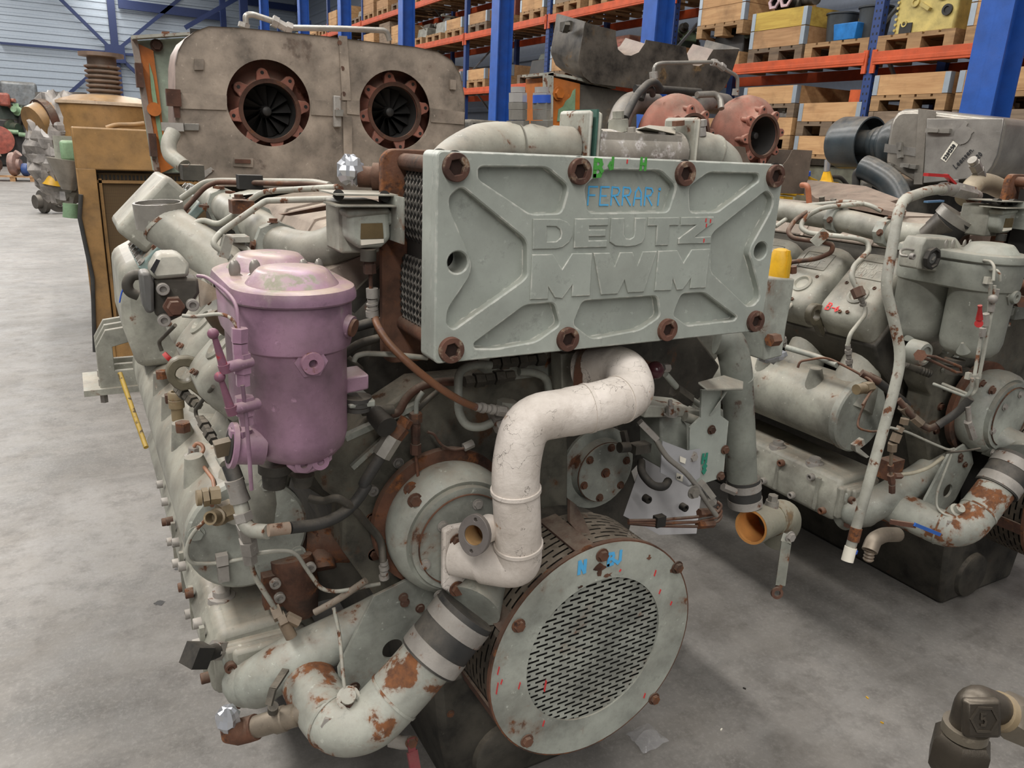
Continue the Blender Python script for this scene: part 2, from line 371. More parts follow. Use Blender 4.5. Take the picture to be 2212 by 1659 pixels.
# hand lettering: polylines on a 1 x 1.4 grid
GL = {'F':[[(0,0),(0,1.4),(.8,1.4)],[(0,.75),(.6,.75)]],'E':[[(.8,1.4),(0,1.4),(0,0),(.8,0)],[(0,.7),(.6,.7)]],'R':[[(0,0),(0,1.4),(.6,1.35),(.75,1.1),(.6,.8),(0,.7)],[(.25,.7),(.8,0)]],
 'A':[[(0,0),(.1,1.0),(.4,1.4),(.7,1.0),(.8,0)],[(.08,.55),(.75,.55)]],'i':[[(.3,0),(.3,1.0)],[(.25,1.3),(.35,1.36),(.38,1.25),(.26,1.27)]],'B':[[(0,0),(0,1.4),(.55,1.35),(.65,1.05),(.5,.75),(0,.72)],[(.5,.75),(.75,.45),(.6,.05),(0,0)]],
 'd':[[(.6,1.4),(.6,0)],[(.6,.7),(.25,.75),(.05,.4),(.25,0),(.6,.1)]],'H':[[(0,0),(0,1.4)],[(.7,0),(.7,1.4)],[(0,.7),(.7,.7)]],'L':[[(.1,1.4),(0,0),(.6,.05)]],'e':[[(.05,.4),(.5,.5),(.45,.8),(.15,.8),(0,.4),(.15,.05),(.55,.1)]],
 'n':[[(0,0),(0,.8)],[(0,.55),(.3,.8),(.5,.6),(.5,0)]],'s':[[(.5,.7),(.2,.8),(.1,.6),(.45,.3),(.35,.03),(0,.08)]],'.':[[(0,0),(.06,.06)]],'2':[[(.02,1.1),(.25,1.4),(.55,1.2),(.5,.8),(0,0),(.65,.03)]],
 '0':[[(.3,1.4),(.02,.9),(.08,.3),(.3,0),(.55,.4),(.55,1.0),(.3,1.4)]],'1':[[(.05,1.1),(.3,1.4),(.3,0)]],'5':[[(.55,1.4),(.1,1.4),(.05,.8),(.4,.85),(.55,.5),(.4,.08),(0,.1)]],'6':[[(.5,1.4),(.1,.8),(.05,.3),(.3,0),(.55,.3),(.4,.65),(.08,.5)]],
 'J':[[(.6,1.4),(.6,.3),(.3,0),(0,.3)]],'N':[[(0,0),(0,1.4),(.7,0),(.7,1.4)]],'-':[[(.05,.6),(.5,.6)]],'Z':[[(0,1.4),(.7,1.4),(0,0),(.7,0)]],'M':[[(0,0),(0,1.4),(.4,.6),(.8,1.4),(.8,0)]],'W':[[(0,1.4),(.2,0),(.45,.9),(.7,0),(.9,1.4)]],
 'I':[[(.2,0),(.2,1.4)]],'D':[[(0,0),(0,1.4),(.45,1.3),(.7,.7),(.45,.1),(0,0)]],'X':[[(0,0),(.7,1.4)],[(.7,0),(0,1.4)]],'T':[[(0,1.4),(.8,1.4)],[(.4,1.4),(.4,0)]],'U':[[(0,1.4),(0,.3),(.35,0),(.7,.3),(.7,1.4)]],'4':[[(.5,0),(.5,1.4),(0,.5),(.7,.5)]],'8':[[(.3,.75),(.05,1.1),(.3,1.4),(.55,1.1),(.3,.75),(.03,.35),(.3,0),(.58,.35),(.3,.75)]]}
def strokes(txt, o, u, v, w, size, sw, gap=.35, jit=.0):
    """ribbons of writing lying on a surface: o lower left, u along, v up, w off the surface"""
    b = B(); x = 0; lay = 0
    for ch in txt:
        if ch == ' ': x += .7; continue
        wd_ = 0
        for pl in GL[ch]:
            for (x0, y0), (x1, y1) in zip(pl, pl[1:]):
                lay += 1; lf = w*(.00022*(lay % 7)); a = o+u*((x+x0)*size)+v*(y0*size)+lf; c = o+u*((x+x1)*size)+v*(y1*size)+lf; d = (c-a)
                if d.length < 1e-7: continue
                d.normalize(); nrm = d.cross(w).normalized()*(sw/2); a2 = a-d*sw*.4; c2 = c+d*sw*.4
                b.prism([a2-nrm, c2-nrm, c2+nrm, a2+nrm], w*.0006)
            wd_ = max(wd_, max(p[0] for p in pl))
        x += wd_+gap
    return b
# ------------------------------------------------------------------ the hall
def concrete():
    t = NT('concrete_floor'); co = t.coords()
    n1 = t.noise(co, .9, 8, .6, .3); n2 = t.noise(co, 5, 8, .65); n3 = t.noise(co, 40, 6, .7)
    c = t.mix(t.ramp(n1, .36, .66), lin((102,99,94)), lin((138,134,129)))
    c = t.mix(t.mul(t.ramp(n2, .40, .72), .55), c, lin((134,128,120)))
    c = t.mix(t.mul(t.ramp(n3, .55, .75), .25), c, lin((104,100,94)))
    c = t.mix(t.mul(t.ramp(t.noise(co, 11, 9, .72), .47, .66), .55), c, lin((84,80,75)))
    c = t.mix(t.mul(t.ramp(t.noise(co, 70, 8, .75), .50, .68), .40), c, lin((156,152,145)))
    c = t.mix(t.mul(t.ramp(t.noise(co, 1.7, 6, .6, .5), .50, .68), .45), c, lin((96,91,84)))
    co2 = t.coords((.5, 3.5, 1)); c = t.mix(t.mul(t.ramp(t.noise(co2, 1.6, 6, .6, .6), .5, .72), .35), c, lin((146,142,136)))
    v = t.node('ShaderNodeTexVoronoi', feature='F1'); t.l.new(co, v.inputs['Vector']); v.inputs['Scale'].default_value = 3.3
    sp = t.ramp(v.outputs['Distance'], .035, .02); gate = t.ramp(t.noise(co, 2.3, 3), .56, .60); c = t.mix(t.mul(t.mul(sp, gate), .8), c, lin((58,56,54)))
    t.put(t.b.inputs['Base Color'], c); t.put(t.b.inputs['Roughness'], t.ramp(n2, -.3, 1.3)); t.b.inputs['Specular IOR Level'].default_value = .3
    t.bump(t.noise(co, 34, 9, .72), .30, .005); return t.m
CONC = concrete()
b = B(); b.add([(-14,-4,0),(11,-4,0),(11,42,0),(-14,42,0)], [(0,1,2,3)])
me = mesh_of(b, 'floor'); me.materials.append(CONC); fl_o = bpy.data.objects.new('floor', me); COL.objects.link(fl_o); fl_o['kind'] = 'structure'; fl_o['label'] = 'stained grey concrete hall floor'
CLAD = flat('wall_cladding', (160,170,180), .35, .1, .06); PLINTH = flat('dark_plinth', (62,62,64), .8)
DBLUE = flat('steel_dark_blue', (22,40,84), .5); BLUE = paint('column_blue', (38,84,164), .0, 6, .1, var=.08, rough=.45); ORNG = paint('beam_orange', (206,88,46), .0, 8, .12, var=.1, rough=.5); RBLUE = flat('upright_blue', (38,62,116), .5)
def struct(name, b, mat, label, base=V((0,0,0))):
    me = mesh_of(b, name, base); me.materials.append(mat); o = bpy.data.objects.new(name, me); COL.objects.link(o); o.location = base; o['kind'] = 'structure'; o['label'] = label; return o
b = B(); prof = []; z = 1.1
while z < 11:
    prof += [(z,0), (z+.14,0), (z+.16,-.04), (z+.26,-.04), (z+.28,0)]; z += .30
for (z0, d0), (z1, d1) in zip(prof, prof[1:]): b.add([(-14,41.6+d0,z0),(14,41.6+d0,z0),(14,41.6+d1,z1),(-14,41.6+d1,z1)], [(0,1,2,3)])
struct('wall_back', b, CLAD, 'pale blue corrugated metal cladding of the far wall')
b = B(); b.box((0,41.7,.55), (28,.3,1.1)); struct('baseboard_back', b, PLINTH, 'dark concrete plinth along the far wall')
b = B(); prof = []; z = 0
while z < 11: prof += [(z,0), (z+.20,0), (z+.23,-.05), (z+.33,-.05), (z+.36,0)]; z += .40
for (z0, d0), (z1, d1) in zip(prof, prof[1:]): b.add([(10.6+d0,-4,z0),(10.6+d0,42,z0),(10.6+d1,42,z1),(10.6+d1,-4,z1)], [(0,1,2,3)])
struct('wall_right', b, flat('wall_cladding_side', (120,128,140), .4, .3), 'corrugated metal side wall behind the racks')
# bracing and columns on the far wall
YB = 41.2; tn = [0]
def steel(p0, p1, wpx, lab, yb=YB):
    a, c = U(p0[0], p0[1], yb), U(p1[0], p1[1], yb); tn[0] += 1; w_ = rp(wpx, a); b = B(); b.bar(a, c, w_, .18, YH); struct('trim_%d' % tn[0], b, DBLUE, lab, )
bot = U(262,300,YB); top = U(238,-60,YB)
tn[0] += 1; b = B(); b.box((( U(250,115,YB)).x, YB+.1, 5.0), (.30,.2,10)); struct('trim_%d' % tn[0], b, DBLUE, 'dark blue steel post on the far wall behind the braces')
steel((0,93), (238,113), 5, 'dark blue horizontal rail left of the far-wall post'); steel((262,117), (520,130), 5, 'dark blue horizontal rail right of the far-wall post')
steel((120,-12), (240,106), 7, 'dark blue brace rising to the upper left on the far wall'); steel((256,106), (400,-12), 7, 'dark blue brace rising to the upper right on the far wall')
steel((240,122), (82,262), 7, 'dark blue brace falling to the lower left on the far wall'); steel((256,122), (340,200), 7, 'dark blue brace falling to the lower right on the far wall')
steel((255,8), (480,36), 18, 'deep blue steel girder along the top of the far wall'); steel((535,4), (745,34), 13, 'deep blue steel girder beside the rack end')
c = U(249,116,YB-.15); tn[0] += 1; b = B(); b.box(c, (.8,.05,.75)); struct('trim_%d' % tn[0], b, DBLUE, 'dark blue gusset plate where the far-wall braces cross')
for px, wp_, y_, lab in ((482,11,39,'slim dark blue post right of the girder end'), (527,16,36,'dark blue portal column in front of the far wall'), (703,10,40,'slim dark blue post near the rack end')):
    a = U(px,40,y_); tn[0] += 1; b = B(); b.box((a.x,y_,5.5), (rp(wp_,a),.25,11)); struct('trim_%d' % tn[0], b, DBLUE, lab)
steel((400,60), (540,-20), 9, 'dark blue knee brace under the girder', 38)
# blue H columns of the hall in front of the racks
XC = 6.2
names = ['nearest blue H-section hall column at the right edge', 'second blue H-section hall column behind the burnt cover', 'third blue H-section hall column behind the pipe fittings', 'fourth blue H-section hall column behind the turbo box', 'fifth blue H-section hall column above the turbo box seam', 'sixth blue H-section hall column left of the box seam', 'seventh blue H-section hall column farthest down the aisle']
for k, yy in enumerate((3.72, 7.80, 11.66, 15.72, 19.75, 23.5, 28.4)):
    b = B(); fw, dp_, tf = .25, .26, .018
    b.box((XC-dp_/2+tf/2, yy, 4.5), (tf,fw,9)).box((XC+dp_/2-tf/2, yy, 4.5), (tf,fw,9)).box((XC, yy, 4.5), (dp_,.014,9)).box((XC, yy, .012), (.45,.4,.024))
    tn[0] += 1; struct('trim_%d' % tn[0], b, BLUE, names[k], V((XC, yy, 0)))
# pallet rack
RX0, RX1 = 7.2, 8.35
RACK = Thing('pallet_rack', 'long blue and orange pallet rack along the right side of the hall', 'rack', (RX0+.5, 15, 0))
UPS = [5.57+3.15*k for k in range(-2, 10)]; LV = [2.80, 3.81, 4.68]
mU = None
for k, yy in enumerate(UPS):
    for xx in (RX0, RX1):
        b = B(); b.box((xx, yy, 2.9), (.08,.10,5.8)); o = part('upright', b, RBLUE, thing=RACK)
        if xx == RX0 and k in (1, 2, 3, 4):
            b = B(); z = .8
            while z < 4.6:
                for s_ in (-.022, .022): b.box((xx-.0405, yy+s_, z), (.002,.014,.022)); 
                b.box((xx, yy-.0505, z+.03), (.02,.002,.022)); z += .07
            part('perforation', b, BLACKI, o, thing=RACK, kind='stuff')
    b = B()
    for j in range(4): b.bar(V((RX0,yy,.6+1.2*j)), V((RX1,yy,1.8+1.2*j)), .03, .03) if j % 2 == 0 else b.bar(V((RX1,yy,.6+1.2*j)), V((RX0,yy,1.8+1.2*j)), .03, .03)
    part('frame_brace', b, flat('galv_dull', (120,122,124), .5, .5), thing=RACK)
for k in range(len(UPS)-1):
    for lz in LV:
        for xx in (RX0-.045, RX1+.045):
            b = B(); s_ = -1 if xx < 7.5 else 1
            b.box((xx, (UPS[k]+UPS[k+1])/2, lz-.06), (.045,3.05,.12)).box((xx+s_*.012, (UPS[k]+UPS[k+1])/2, lz-.078), (.03,3.05,.04))
            bo = part('beam', b, ORNG, thing=RACK, bevel=.004)
            if xx < 7.5:
                for yy in (UPS[k]+.05, UPS[k+1]-.05): part('beam_connector', B().box((RX0-.052, yy, lz-.09), (.02,.05,.22)), ORNG, bo, thing=RACK)
# ------------------------------------------------------------------ the two V engines
EX = 1.005                                   # crank axis X of the first engine
E1 = Thing('diesel_engine', 'large grey-green V diesel engine in front, with embossed end plate and purple filter', 'engine', (EX, 2.4, 0))
CUR = E1
SHARING = True                               # parts that both engines carry are collected in SH
def sh(*a, **k):
    o = part(*a, **k)
    if not k.get('parent'): SH.append(o)
    return o
def bolts(pts, ax, r, mat, parent, name='bolt', cap=False, wash=True, h=None):
    for p in pts:
        b = B()
        if cap: b.cap_bolt(p, ax, r, h)
        else: b.bolt(p, ax, r, h, wash)
        part(name, b, mat, parent)

# --- sump, crankcase, gear case
b = B()
b.prism([(.75,1.53,.0), (1.26,1.53,.0), (1.30,1.53,.22), (1.32,1.53,.42), (.69,1.53,.42), (.71,1.53,.22)], (0,1.97,0))
sump = sh('oil_pan', b, DIRTY, bevel=.02)
b = B(); b.lathe((.905,1.53,.11), -YH, [(.0001,.022),(.085,.022),(.095,.016),(.1,0)], 28); part('cover_disc', b, DIRTY, sump)
for i in range(9):
    b = B().bolt((.735+.02*(i%2), 1.53-.0, .30), -YH, .008) if i < 1 else B().bolt((.708, 1.6+i*.19, .38), (-1,0,.1), .011)
    part('bolt', b, RUST, sump)
b = B()
b.prism([(.66,1.66,.42), (1.35,1.66,.42), (1.42,1.66,.75), (1.30,1.66,1.02), (.71,1.66,1.02), (.59,1.66,.75)], (0,1.8,0))
sh('crankcase', b, DIRTY, bevel=.012)
gc = [(740,1190),(792,1262),(838,1330),(905,1420),(1010,1480),(1210,1430),(1225,1200),(1228,1000),(1225,850),(1200,800),(905,830),(845,870),(790,905),(745,960),(690,1010),(700,1060),(742,1090)]
b = B(); b.prism([U(x, y, 1.60) for x, y in gc], (0,.10,0))
gcase = sh('gear_case', b, GRIME, bevel=.008)
bolts([Q('g',485,1312,1.6), Q('g',262,1565,1.6), Q('e',1525,350,1.6), Q('h',195,125,1.6)], -YH, .013, ZINC, gcase, 'bolt', cap=True)
bolts([Q('e',1525,580,1.6), Q('e',1545,855,1.6), Q('h',20,555,1.6), Q('h',30,820,1.6)], -YH, .012, RUST, gcase)
b = B(); b.bar(U(745,945,1.59), U(905,872,1.59), .02, .014); b.bar(U(760,1010,1.59), U(880,900,1.59), .012, .012)
part('rib', b, GREY, gcase)
# --- cylinder banks (90 degree V), heads and rocker covers
def bank(side):
    sx = -1 if side == 0 else 1
    n = V((sx*.7071, 0, .7071)); t = V((-sx*.7071, 0, .7071)); o = V((EX, 0, .578))
    b = B(); poly = [o+n*.40-t*.14, o+n*.40+t*.15, o+n*.80+t*.15, o+n*.90+t*.14, o+n*.90-t*.15, o+n*.80-t*.17]
    b.prism([p+V((0,1.72,0)) for p in poly], (0,1.62,0)); sh('cylinder_bank', b, DIRTY, bevel=.01)
    for i in range(6):
        yc = 1.845+.258*i; c = o+n*.93+V((0,yc,0))+t*(.02)
        # pillow-shaped cover: lofted rounded rectangles
        bb = B(); L = []
        for (w_, l_, r_, h_, sh_) in ((.222,.325,.03,-.03,0), (.225,.33,.04,.02,0), (.218,.322,.045,.06,0), (.20,.30,.05,.082,.004), (.15,.24,.05,.09,.008)):
            L.append([c + YH*x + t*(y+sh_) + n*h_ for x, y in rrect(w_, l_, r_, 5)])
        m = len(L[0]); vs = [p for r_ in L for p in r_]
        fs = [(k*m+j, k*m+(j+1) % m, (k+1)*m+(j+1) % m, (k+1)*m+j) for k in range(4) for j in range(m)] + [tuple(range(4*m, 5*m)), tuple(reversed(range(m)))]
        bb.add(vs, fs); cv = sh('rocker_cover', bb, CASTG, sharp=60)
        if i < 3:
            top = c+n*.0895
            # embossed maker's name on a shallow panel
            fr = (top, -YH if side == 0 else YH, t, n)
            part('name_panel', curve_mesh([rrect(.135,.085,.006,3,0,.07), rrect(.129,.079,.005,3,0,.07)], .003, .0006, fr), CASTG, cv)
            lw = B(); u_ = fr[1]
            lw2 = strokes('DEUTZ', top+u_*(-.052)+t*.076, u_, t, n, .0165, .004, .42); lw.add(lw2.v, lw2.f)
            lw2 = strokes('MWM', top+u_*(-.052)+t*.04, u_, t, n, .0195, .0045, .55); lw.add(lw2.v, lw2.f)
            part('embossed_lettering', lw, CASTG, cv)
            for a_, b_ in ((-.06,-.005), (.06,-.005), (.0,-.135), (-.03,-.13)):
                part('bolt', B().cap_bolt(c+YH*a_+t*b_+n*.088, n, .007, .006), RUST, cv)
            part('boss', B().lathe(c+YH*(-.02)-t*.05+n*.075, n, [(.042,0),(.04,.02),(.03,.024),(.022,.01),(.0001,.008)], 20), CASTG, cv)
    return
bank(0); bank(1)
# lifting eyes between the lower cover edges
ey = [(650,420),(662,360),(700,310),(760,280),(850,275),(930,300),(975,350),(970,420),(975,480),(1020,560),(1075,650),(1080,720),(1000,680),(940,620),(860,560),(780,575),(720,545),(670,490)]
fe = (V((0,1.96,0)), XH, ZH, -YH); hc_ = Q('d',810,425,1.96)
b = curve_mesh([[(q.x, q.z) for q in (Q('d',x_,y_,1.96) for x_, y_ in ey)], circ(hc_.x, hc_.z, rp(17, hc_), 20)], .024, .003, fe)
sh('lifting_eye', b, paint('olive_dirt', (92,86,70), .2, 22, .1, var=.4, r1=(60,56,48), r2=(76,70,58)))
# --- valley: dusty covers between the banks
b = B(); b.prism([Q('b',1000,930,1.67), Q('b',1420,745,1.67), Q('b',1660,660,1.67), Q('b',1660,830,1.67), Q('b',1310,1180,1.67), Q('b',1180,1080,1.67)], (0,.03,.01)); sh('dust_shield', b, DCOVER)
b = B(); b.bar(Q('b',1690,830,1.65), Q('b',1280,1240,1.65), .012, .035); sh('shield_edge', b, DIRTY)
b = B(); b.prism([(.60,1.72,1.42), (1.41,1.72,1.42), (1.36,1.72,1.50), (1.2,1.72,1.535), (.81,1.72,1.535), (.65,1.72,1.50)], (0,1.5,0)); sh('valley_cover', b, DCOVER, bevel=.012)
for yy in (2.05, 2.4, 2.75):
    b = B(); b.prism([(.595,yy,1.425), (.648,yy,1.506), (.80,yy,1.542), (1.21,yy,1.542), (1.365,yy,1.506), (1.415,yy,1.425)], (0,.014,0)); sh('cover_seam', b, DCOVER)
b = B(); b.prism([(.56,1.70,1.15), (1.45,1.70,1.15), (1.40,1.70,1.42), (.61,1.70,1.42)], (0,1.55,0)); sh('valley_casting', b, DIRTY)
# --- intake manifold on the left bank: ribbed cylinder with bosses, and its mirror
def manifold(side):
    f = (lambda p: p) if side == 0 else (lambda p: V((2*EX-p.x, p.y, p.z)))
    b = B(); b.tube([f(V((.28,1.74,.83))), f(V((.28,3.35,.83)))], .136, 40); mf = sh('intake_manifold', b, CASTG)
    for yy in (1.80, 2.06, 2.32, 2.58, 2.84, 3.1):
        b = B(); b.tube([f(V((.28,yy,.85))), f(V((.36,yy+.02,1.02))), f(V((.47,yy+.03,1.10)))], [.095,.075,.07], 18); part('intake_runner', b, CASTG, mf)
        b = B(); b.tube([f(V((.21,yy+.10,.86))), f(V((.195,yy+.10,.985)))], [.05,.022], 16); part('boss', b, CASTG, mf)
    # end plate
    b = B(); b.lathe(f(V((.285,1.74,.83))), -YH, [(.142,-.025),(.142,.0),(.135,.006),(.0001,.006)], 40); ep = part('end_plate', b, GREY, mf)
    bolts([f(V((.40,1.734,.755))), f(V((.17,1.734,.86))), f(V((.33,1.734,.955)))], -YH, .014, GREY, ep)
    return mf
mf = manifold(0); manifold(1)
b = B()
for yy, r in ((2.10,.018), (2.36,.018), (2.62,.018)): b.hexa((.195,yy,.98), (.195,yy,1.005), .02)
sh('hex_plug', b, RUST)
# --- gallery / oil cooler housing under the manifold
b = B()
b.prism([(.175,1.70,.43), (.36,1.70,.42), (.44,1.70,.54), (.40,1.70,.61), (.20,1.70,.60), (.165,1.70,.53)], (0,1.6,0))
oc = sh('oil_cooler_housing', b, CASTG, bevel=.018, bseg=3)
for i in range(14):
    z = .57 if i % 2 else .46
    part('bolt', B().cap_bolt((.172,1.74+i*.075,z), (-1,0,0), .014, .02), RUST if i % 3 == 0 else ZINC, oc)
for yy in (1.86, 2.05): part('boss', B().lathe((.23,yy,.60), ZH, [(.036,-.01),(.034,.006),(.022,.008),(.022,.024),(.0001,.024)], 12), ZINC, oc)
for i in range(4): part('rib', B().bar(V((.168,1.78+.2*i,.45)), V((.168,1.78+.2*i,.58)), .012, .014, YH), CASTG, oc)
for k in range(3): part('rib', B().box((.29, 1.695-.012*k, .51+.012*k), (.22-.04*k,.03,.13-.03*k)), CASTG, oc, bevel=.01)
# --- coolant pipe from the housing end to the pump, with its closed left end
p0 = U(497,1440,1.68)
pth = fillet([U(540,1475,1.72), U(560,1470,1.62), U(620,1430,1.60), U(800,1345,1.60), U(900,1285,1.62)], .05, 6)
b = B(); b.tube(pth, [.055,.062,.064,.062]+[.058]*(len(pth)-4), 24); b.ball(U(535,1472,1.66), .06, 18); cp = sh('coolant_pipe', b, GREY)
fl = B(); fl.prism([U(478,1420,1.67), U(520,1405,1.67), U(560,1420,1.67), U(590,1480,1.67), U(560,1500,1.67), U(490,1470,1.67)], (0,.04,0)); part('pipe_flange', fl, GREY, cp, bevel=.01)
part('bolt', B().cap_bolt(U(497,1438,1.665), -YH, .014, .014), RUST, cp)
b = B(); b.hexa(U(510,1478,1.66)+V((0,0,-.02)), U(512,1492,1.66)+V((0,0,-.04)), .018); part('drain_plug', b, DRUST, cp)
# --- slanted bracket plate with the round hole
def bracket_poly(): return [U(805,1285,1.52), U(905,1235,1.52), U(955,1300,1.52), U(900,1420,1.52), U(800,1500,1.52), U(735,1500,1.52), U(728,1440,1.52)]
fr = (V((0,1.52,0)), XH, ZH, -YH)
pl = [(p.x, p.z) for p in bracket_poly()]; hc = Q('f',1778,375,1.52)
b = curve_mesh([pl, circ(hc.x, hc.z, .027, 28)], .008, .0005, fr); brk = sh('bracket_plate', b, GREY)
bolts([Q('f',1300,715,1.51), Q('f',1465,705,1.51), Q('f',1540,790,1.51)], -YH, .011, RUST, brk)
bolts([Q('f',1885,5,1.51), Q('f',2010,50,1.51), Q('h',245,1140,1.51)], -YH, .009, DRUST, brk)
# --- sea-water elbow below, its valve and taped outlet
pe = [U(985,1345,1.36), U(965,1375,1.36), U(880,1475,1.36), U(800,1560,1.36), U(735,1572,1.39), U(697,1530,1.46), U(660,1460,1.58), U(640,1400,1.75)]
pth = fillet(pe, .06, 7); rr_ = rp(62, pe[2])
b = B(); b.tube(pth, rr_, 28); elb = sh('water_elbow', b, FLAKE)
for k in (0.30, 0.62):
    i = int(k*len(pth)); part('weld_bead', B().tube([pth[i]+(pth[i+1]-pth[i])*.0, pth[i]+(pth[i+1]-pth[i]).normalized()*.006], rr_*1.035, 28), FLAKE, elb)
c0 = U(716,1546,1.40); part('plug_boss', B().lathe(c0+V((.0,.03,0)), V((-.25,-.95,.12)), [(.034,0),(.032,.03),(.022,.032),(.022,.045),(.0001,.046)], 6 if False else 18), CHIP, elb)
part('hex_plug', B().hexa(c0+V((-.006,-.008,.002)), c0+V((-.014,-.035,.006)), .019), ZINC, elb)
c0 = U(762,1515,1.37); part('plug_boss', B().lathe(c0+V((0,.03,-.02)), V((-.2,-.6,.75)), [(.026,0),(.026,.03),(.017,.032),(.017,.05),(.0001,.05)], 16), CHIP, elb)
# --- hose coupling (rubber sleeve with two clamps) up to the pump
d = (U(1005,1325,1.36)-U(925,1430,1.36)).normalized(); cA = U(925,1425,1.36); cB = U(1008,1318,1.36); rr2 = rp(70, cA)
b = B(); b.tube([cA, cB], rr2, 30); cpl = sh('rubber_sleeve', b, RUBBER)
for a_, b_ in ((.04,.30), (.64,.90)):
    part('hose_clamp', B().tube([cA+(cB-cA)*a_, cA+(cB-cA)*b_], rr2*1.03, 30), ZINC, cpl)
# --- water pump: volute, cover, studs
pc = U(1003,1165,1.43); vr = pc.x - U(862,1165,1.43).x
b = B(); b.lathe(pc+V((0,.12,0)), -YH, [(vr*.93,0),(vr*.99,.03),(vr,.06),(vr*.96,.09),(vr*.86,.105),(vr*.80,.100),(vr*.80,.118),(.0001,.118)], 48); vol = sh('water_pump', b, GREY)
part('flange_ring', B().annulus(pc+V((0,.135,0)), -YH, vr*.5, vr*1.12, .02, 48), RUST, vol)
b = B(); b.tube([pc+V((.0,.05,-.10)), U(1040,1270,1.40), U(1020,1310,1.37)], [.07,.065,rr2*.95], 26); part('outlet_neck', b, GREY, vol)
part('cover_groove', B().annulus(pc+V((0,0,0)), -YH, vr*.70, vr*.715, .004, 48), RUST, vol)
bolts([Q('h',800,445,1.43), Q('h',540,610,1.43), Q('h',408,895,1.43), Q('h',512,1125,1.43), Q('h',768,1170,1.43)], -YH, .010, ZINC, vol)
bolts([Q('h',330,415,1.46), Q('h',300,330,1.5)], -YH, .013, RUST, vol)
# --- vibration damper guard: perforated drum with a flat ring and slotted disc
gcn = V((1.020, 1.30, .561)); GR = .295; GI = .199
b = B(); b.annulus(gcn, YH, GI, GR, .007, 72); gd = sh('damper_guard', b, GREY)
b = B(); b.annulus(gcn+V((0,.0005,0)), YH, GR-.002, GR+.004, .012, 72); part('rim', b, RUST, gd)
def slotted_disc(R, pitch, per, slot, sh_h, ang):
    b = B(); ca, sa = math.cos(ang), math.sin(ang); n = int(R/pitch)+1
    def quad(x0, x1, z0, z1):
        b.add([gcn+V((x*ca-z*sa, .004, x*sa+z*ca)) for x, z in ((x0,z0),(x1,z0),(x1,z1),(x0,z1))], [(0,1,2,3)])
    for k in range(-n, n+1):
        zc = k*pitch; m = max(abs(zc-pitch/2), abs(zc+pitch/2))
        if m > R: continue
        w_ = math.sqrt(R*R-m*m)
        quad(-w_, w_, zc+sh_h/2, zc+pitch-sh_h/2)
        x = -w_; ofs = (k % 2)*per/2; j0 = int((-w_-ofs)/per)-1
        edges = []
        for j in range(j0, j0+int(2*w_/per)+4):
            c = ofs+j*per; edges.append((c-slot/2, c+slot/2))
        for s0, s1 in edges:
            if s1 < -w_ or s0 > w_: continue
            if s0 > x: quad(x, s0, zc-sh_h/2, zc+sh_h/2)
            x = max(x, s1)
        if x < w_: quad(x, w_, zc-sh_h/2, zc+sh_h/2)
    return b
part('perforated_disc', slotted_disc(GI+.012, .0126, .0445, .031, .0056, math.radians(1.5)), GREY, gd)
b = B(); rows, segs = 9, 120; dep = .175
for i in range(rows):
    y0 = .007+dep*i/rows; y1 = .007+dep*(i+1)/rows; ym = y0+(y1-y0)*.72
    for j in range(segs):
        a0, a1 = 2*math.pi*j/segs, 2*math.pi*(j+1)/segs; q = lambda a, y: gcn+V((GR*.985*math.cos(a), y, GR*.985*math.sin(a)))
        b.add([q(a0,y0), q(a1,y0), q(a1,ym), q(a0,ym)], [(0,1,2,3)])
        if (j+2*(i % 2)) % 4 == 0: b.add([q(a0,ym), q(a1,ym), q(a1,y1), q(a0,y1)], [(0,1,2,3)])
part('perforated_drum', b, DGUARD, gd)
b = B(); b.cyl(gcn+V((0,.03,0)), gcn+V((0,.26,0)), GR*.93, seg=48); part('damper_wheel', b, BLACKI, gd)
bolts([Q('k',918,340,1.298), Q('k',400,775,1.298), Q('k',452,1487,1.298), Q('k',1238,1228,1.298), Q('k',1382,415,1.298)], -YH, .013, RUST, gd)
b = B()
for a_ in (100, 150, 200): b.bar(gcn+V((GR*math.cos(math.radians(a_)), .01, GR*math.sin(math.radians(a_)))), gcn+V((GR*math.cos(math.radians(a_)), .18, GR*math.sin(math.radians(a_)))), .05, .006, V((math.cos(math.radians(a_)),0,math.sin(math.radians(a_)))))
part('strap', b, DRUST, gd)
b = B(); b.prism([Q('k',720,0,1.45), Q('k',760,30,1.45), Q('k',845,190,1.40), Q('k',880,280,1.33), Q('k',830,270,1.33), Q('k',720,140,1.42)], (.0,.012,.0)); part('stay', b, DRUST, gd)

BOLTR = paint('bolt_rust', (94,64,52), .42, 34, .0, var=.35, rough=.85, r1=(146,132,114), r2=(112,80,58))
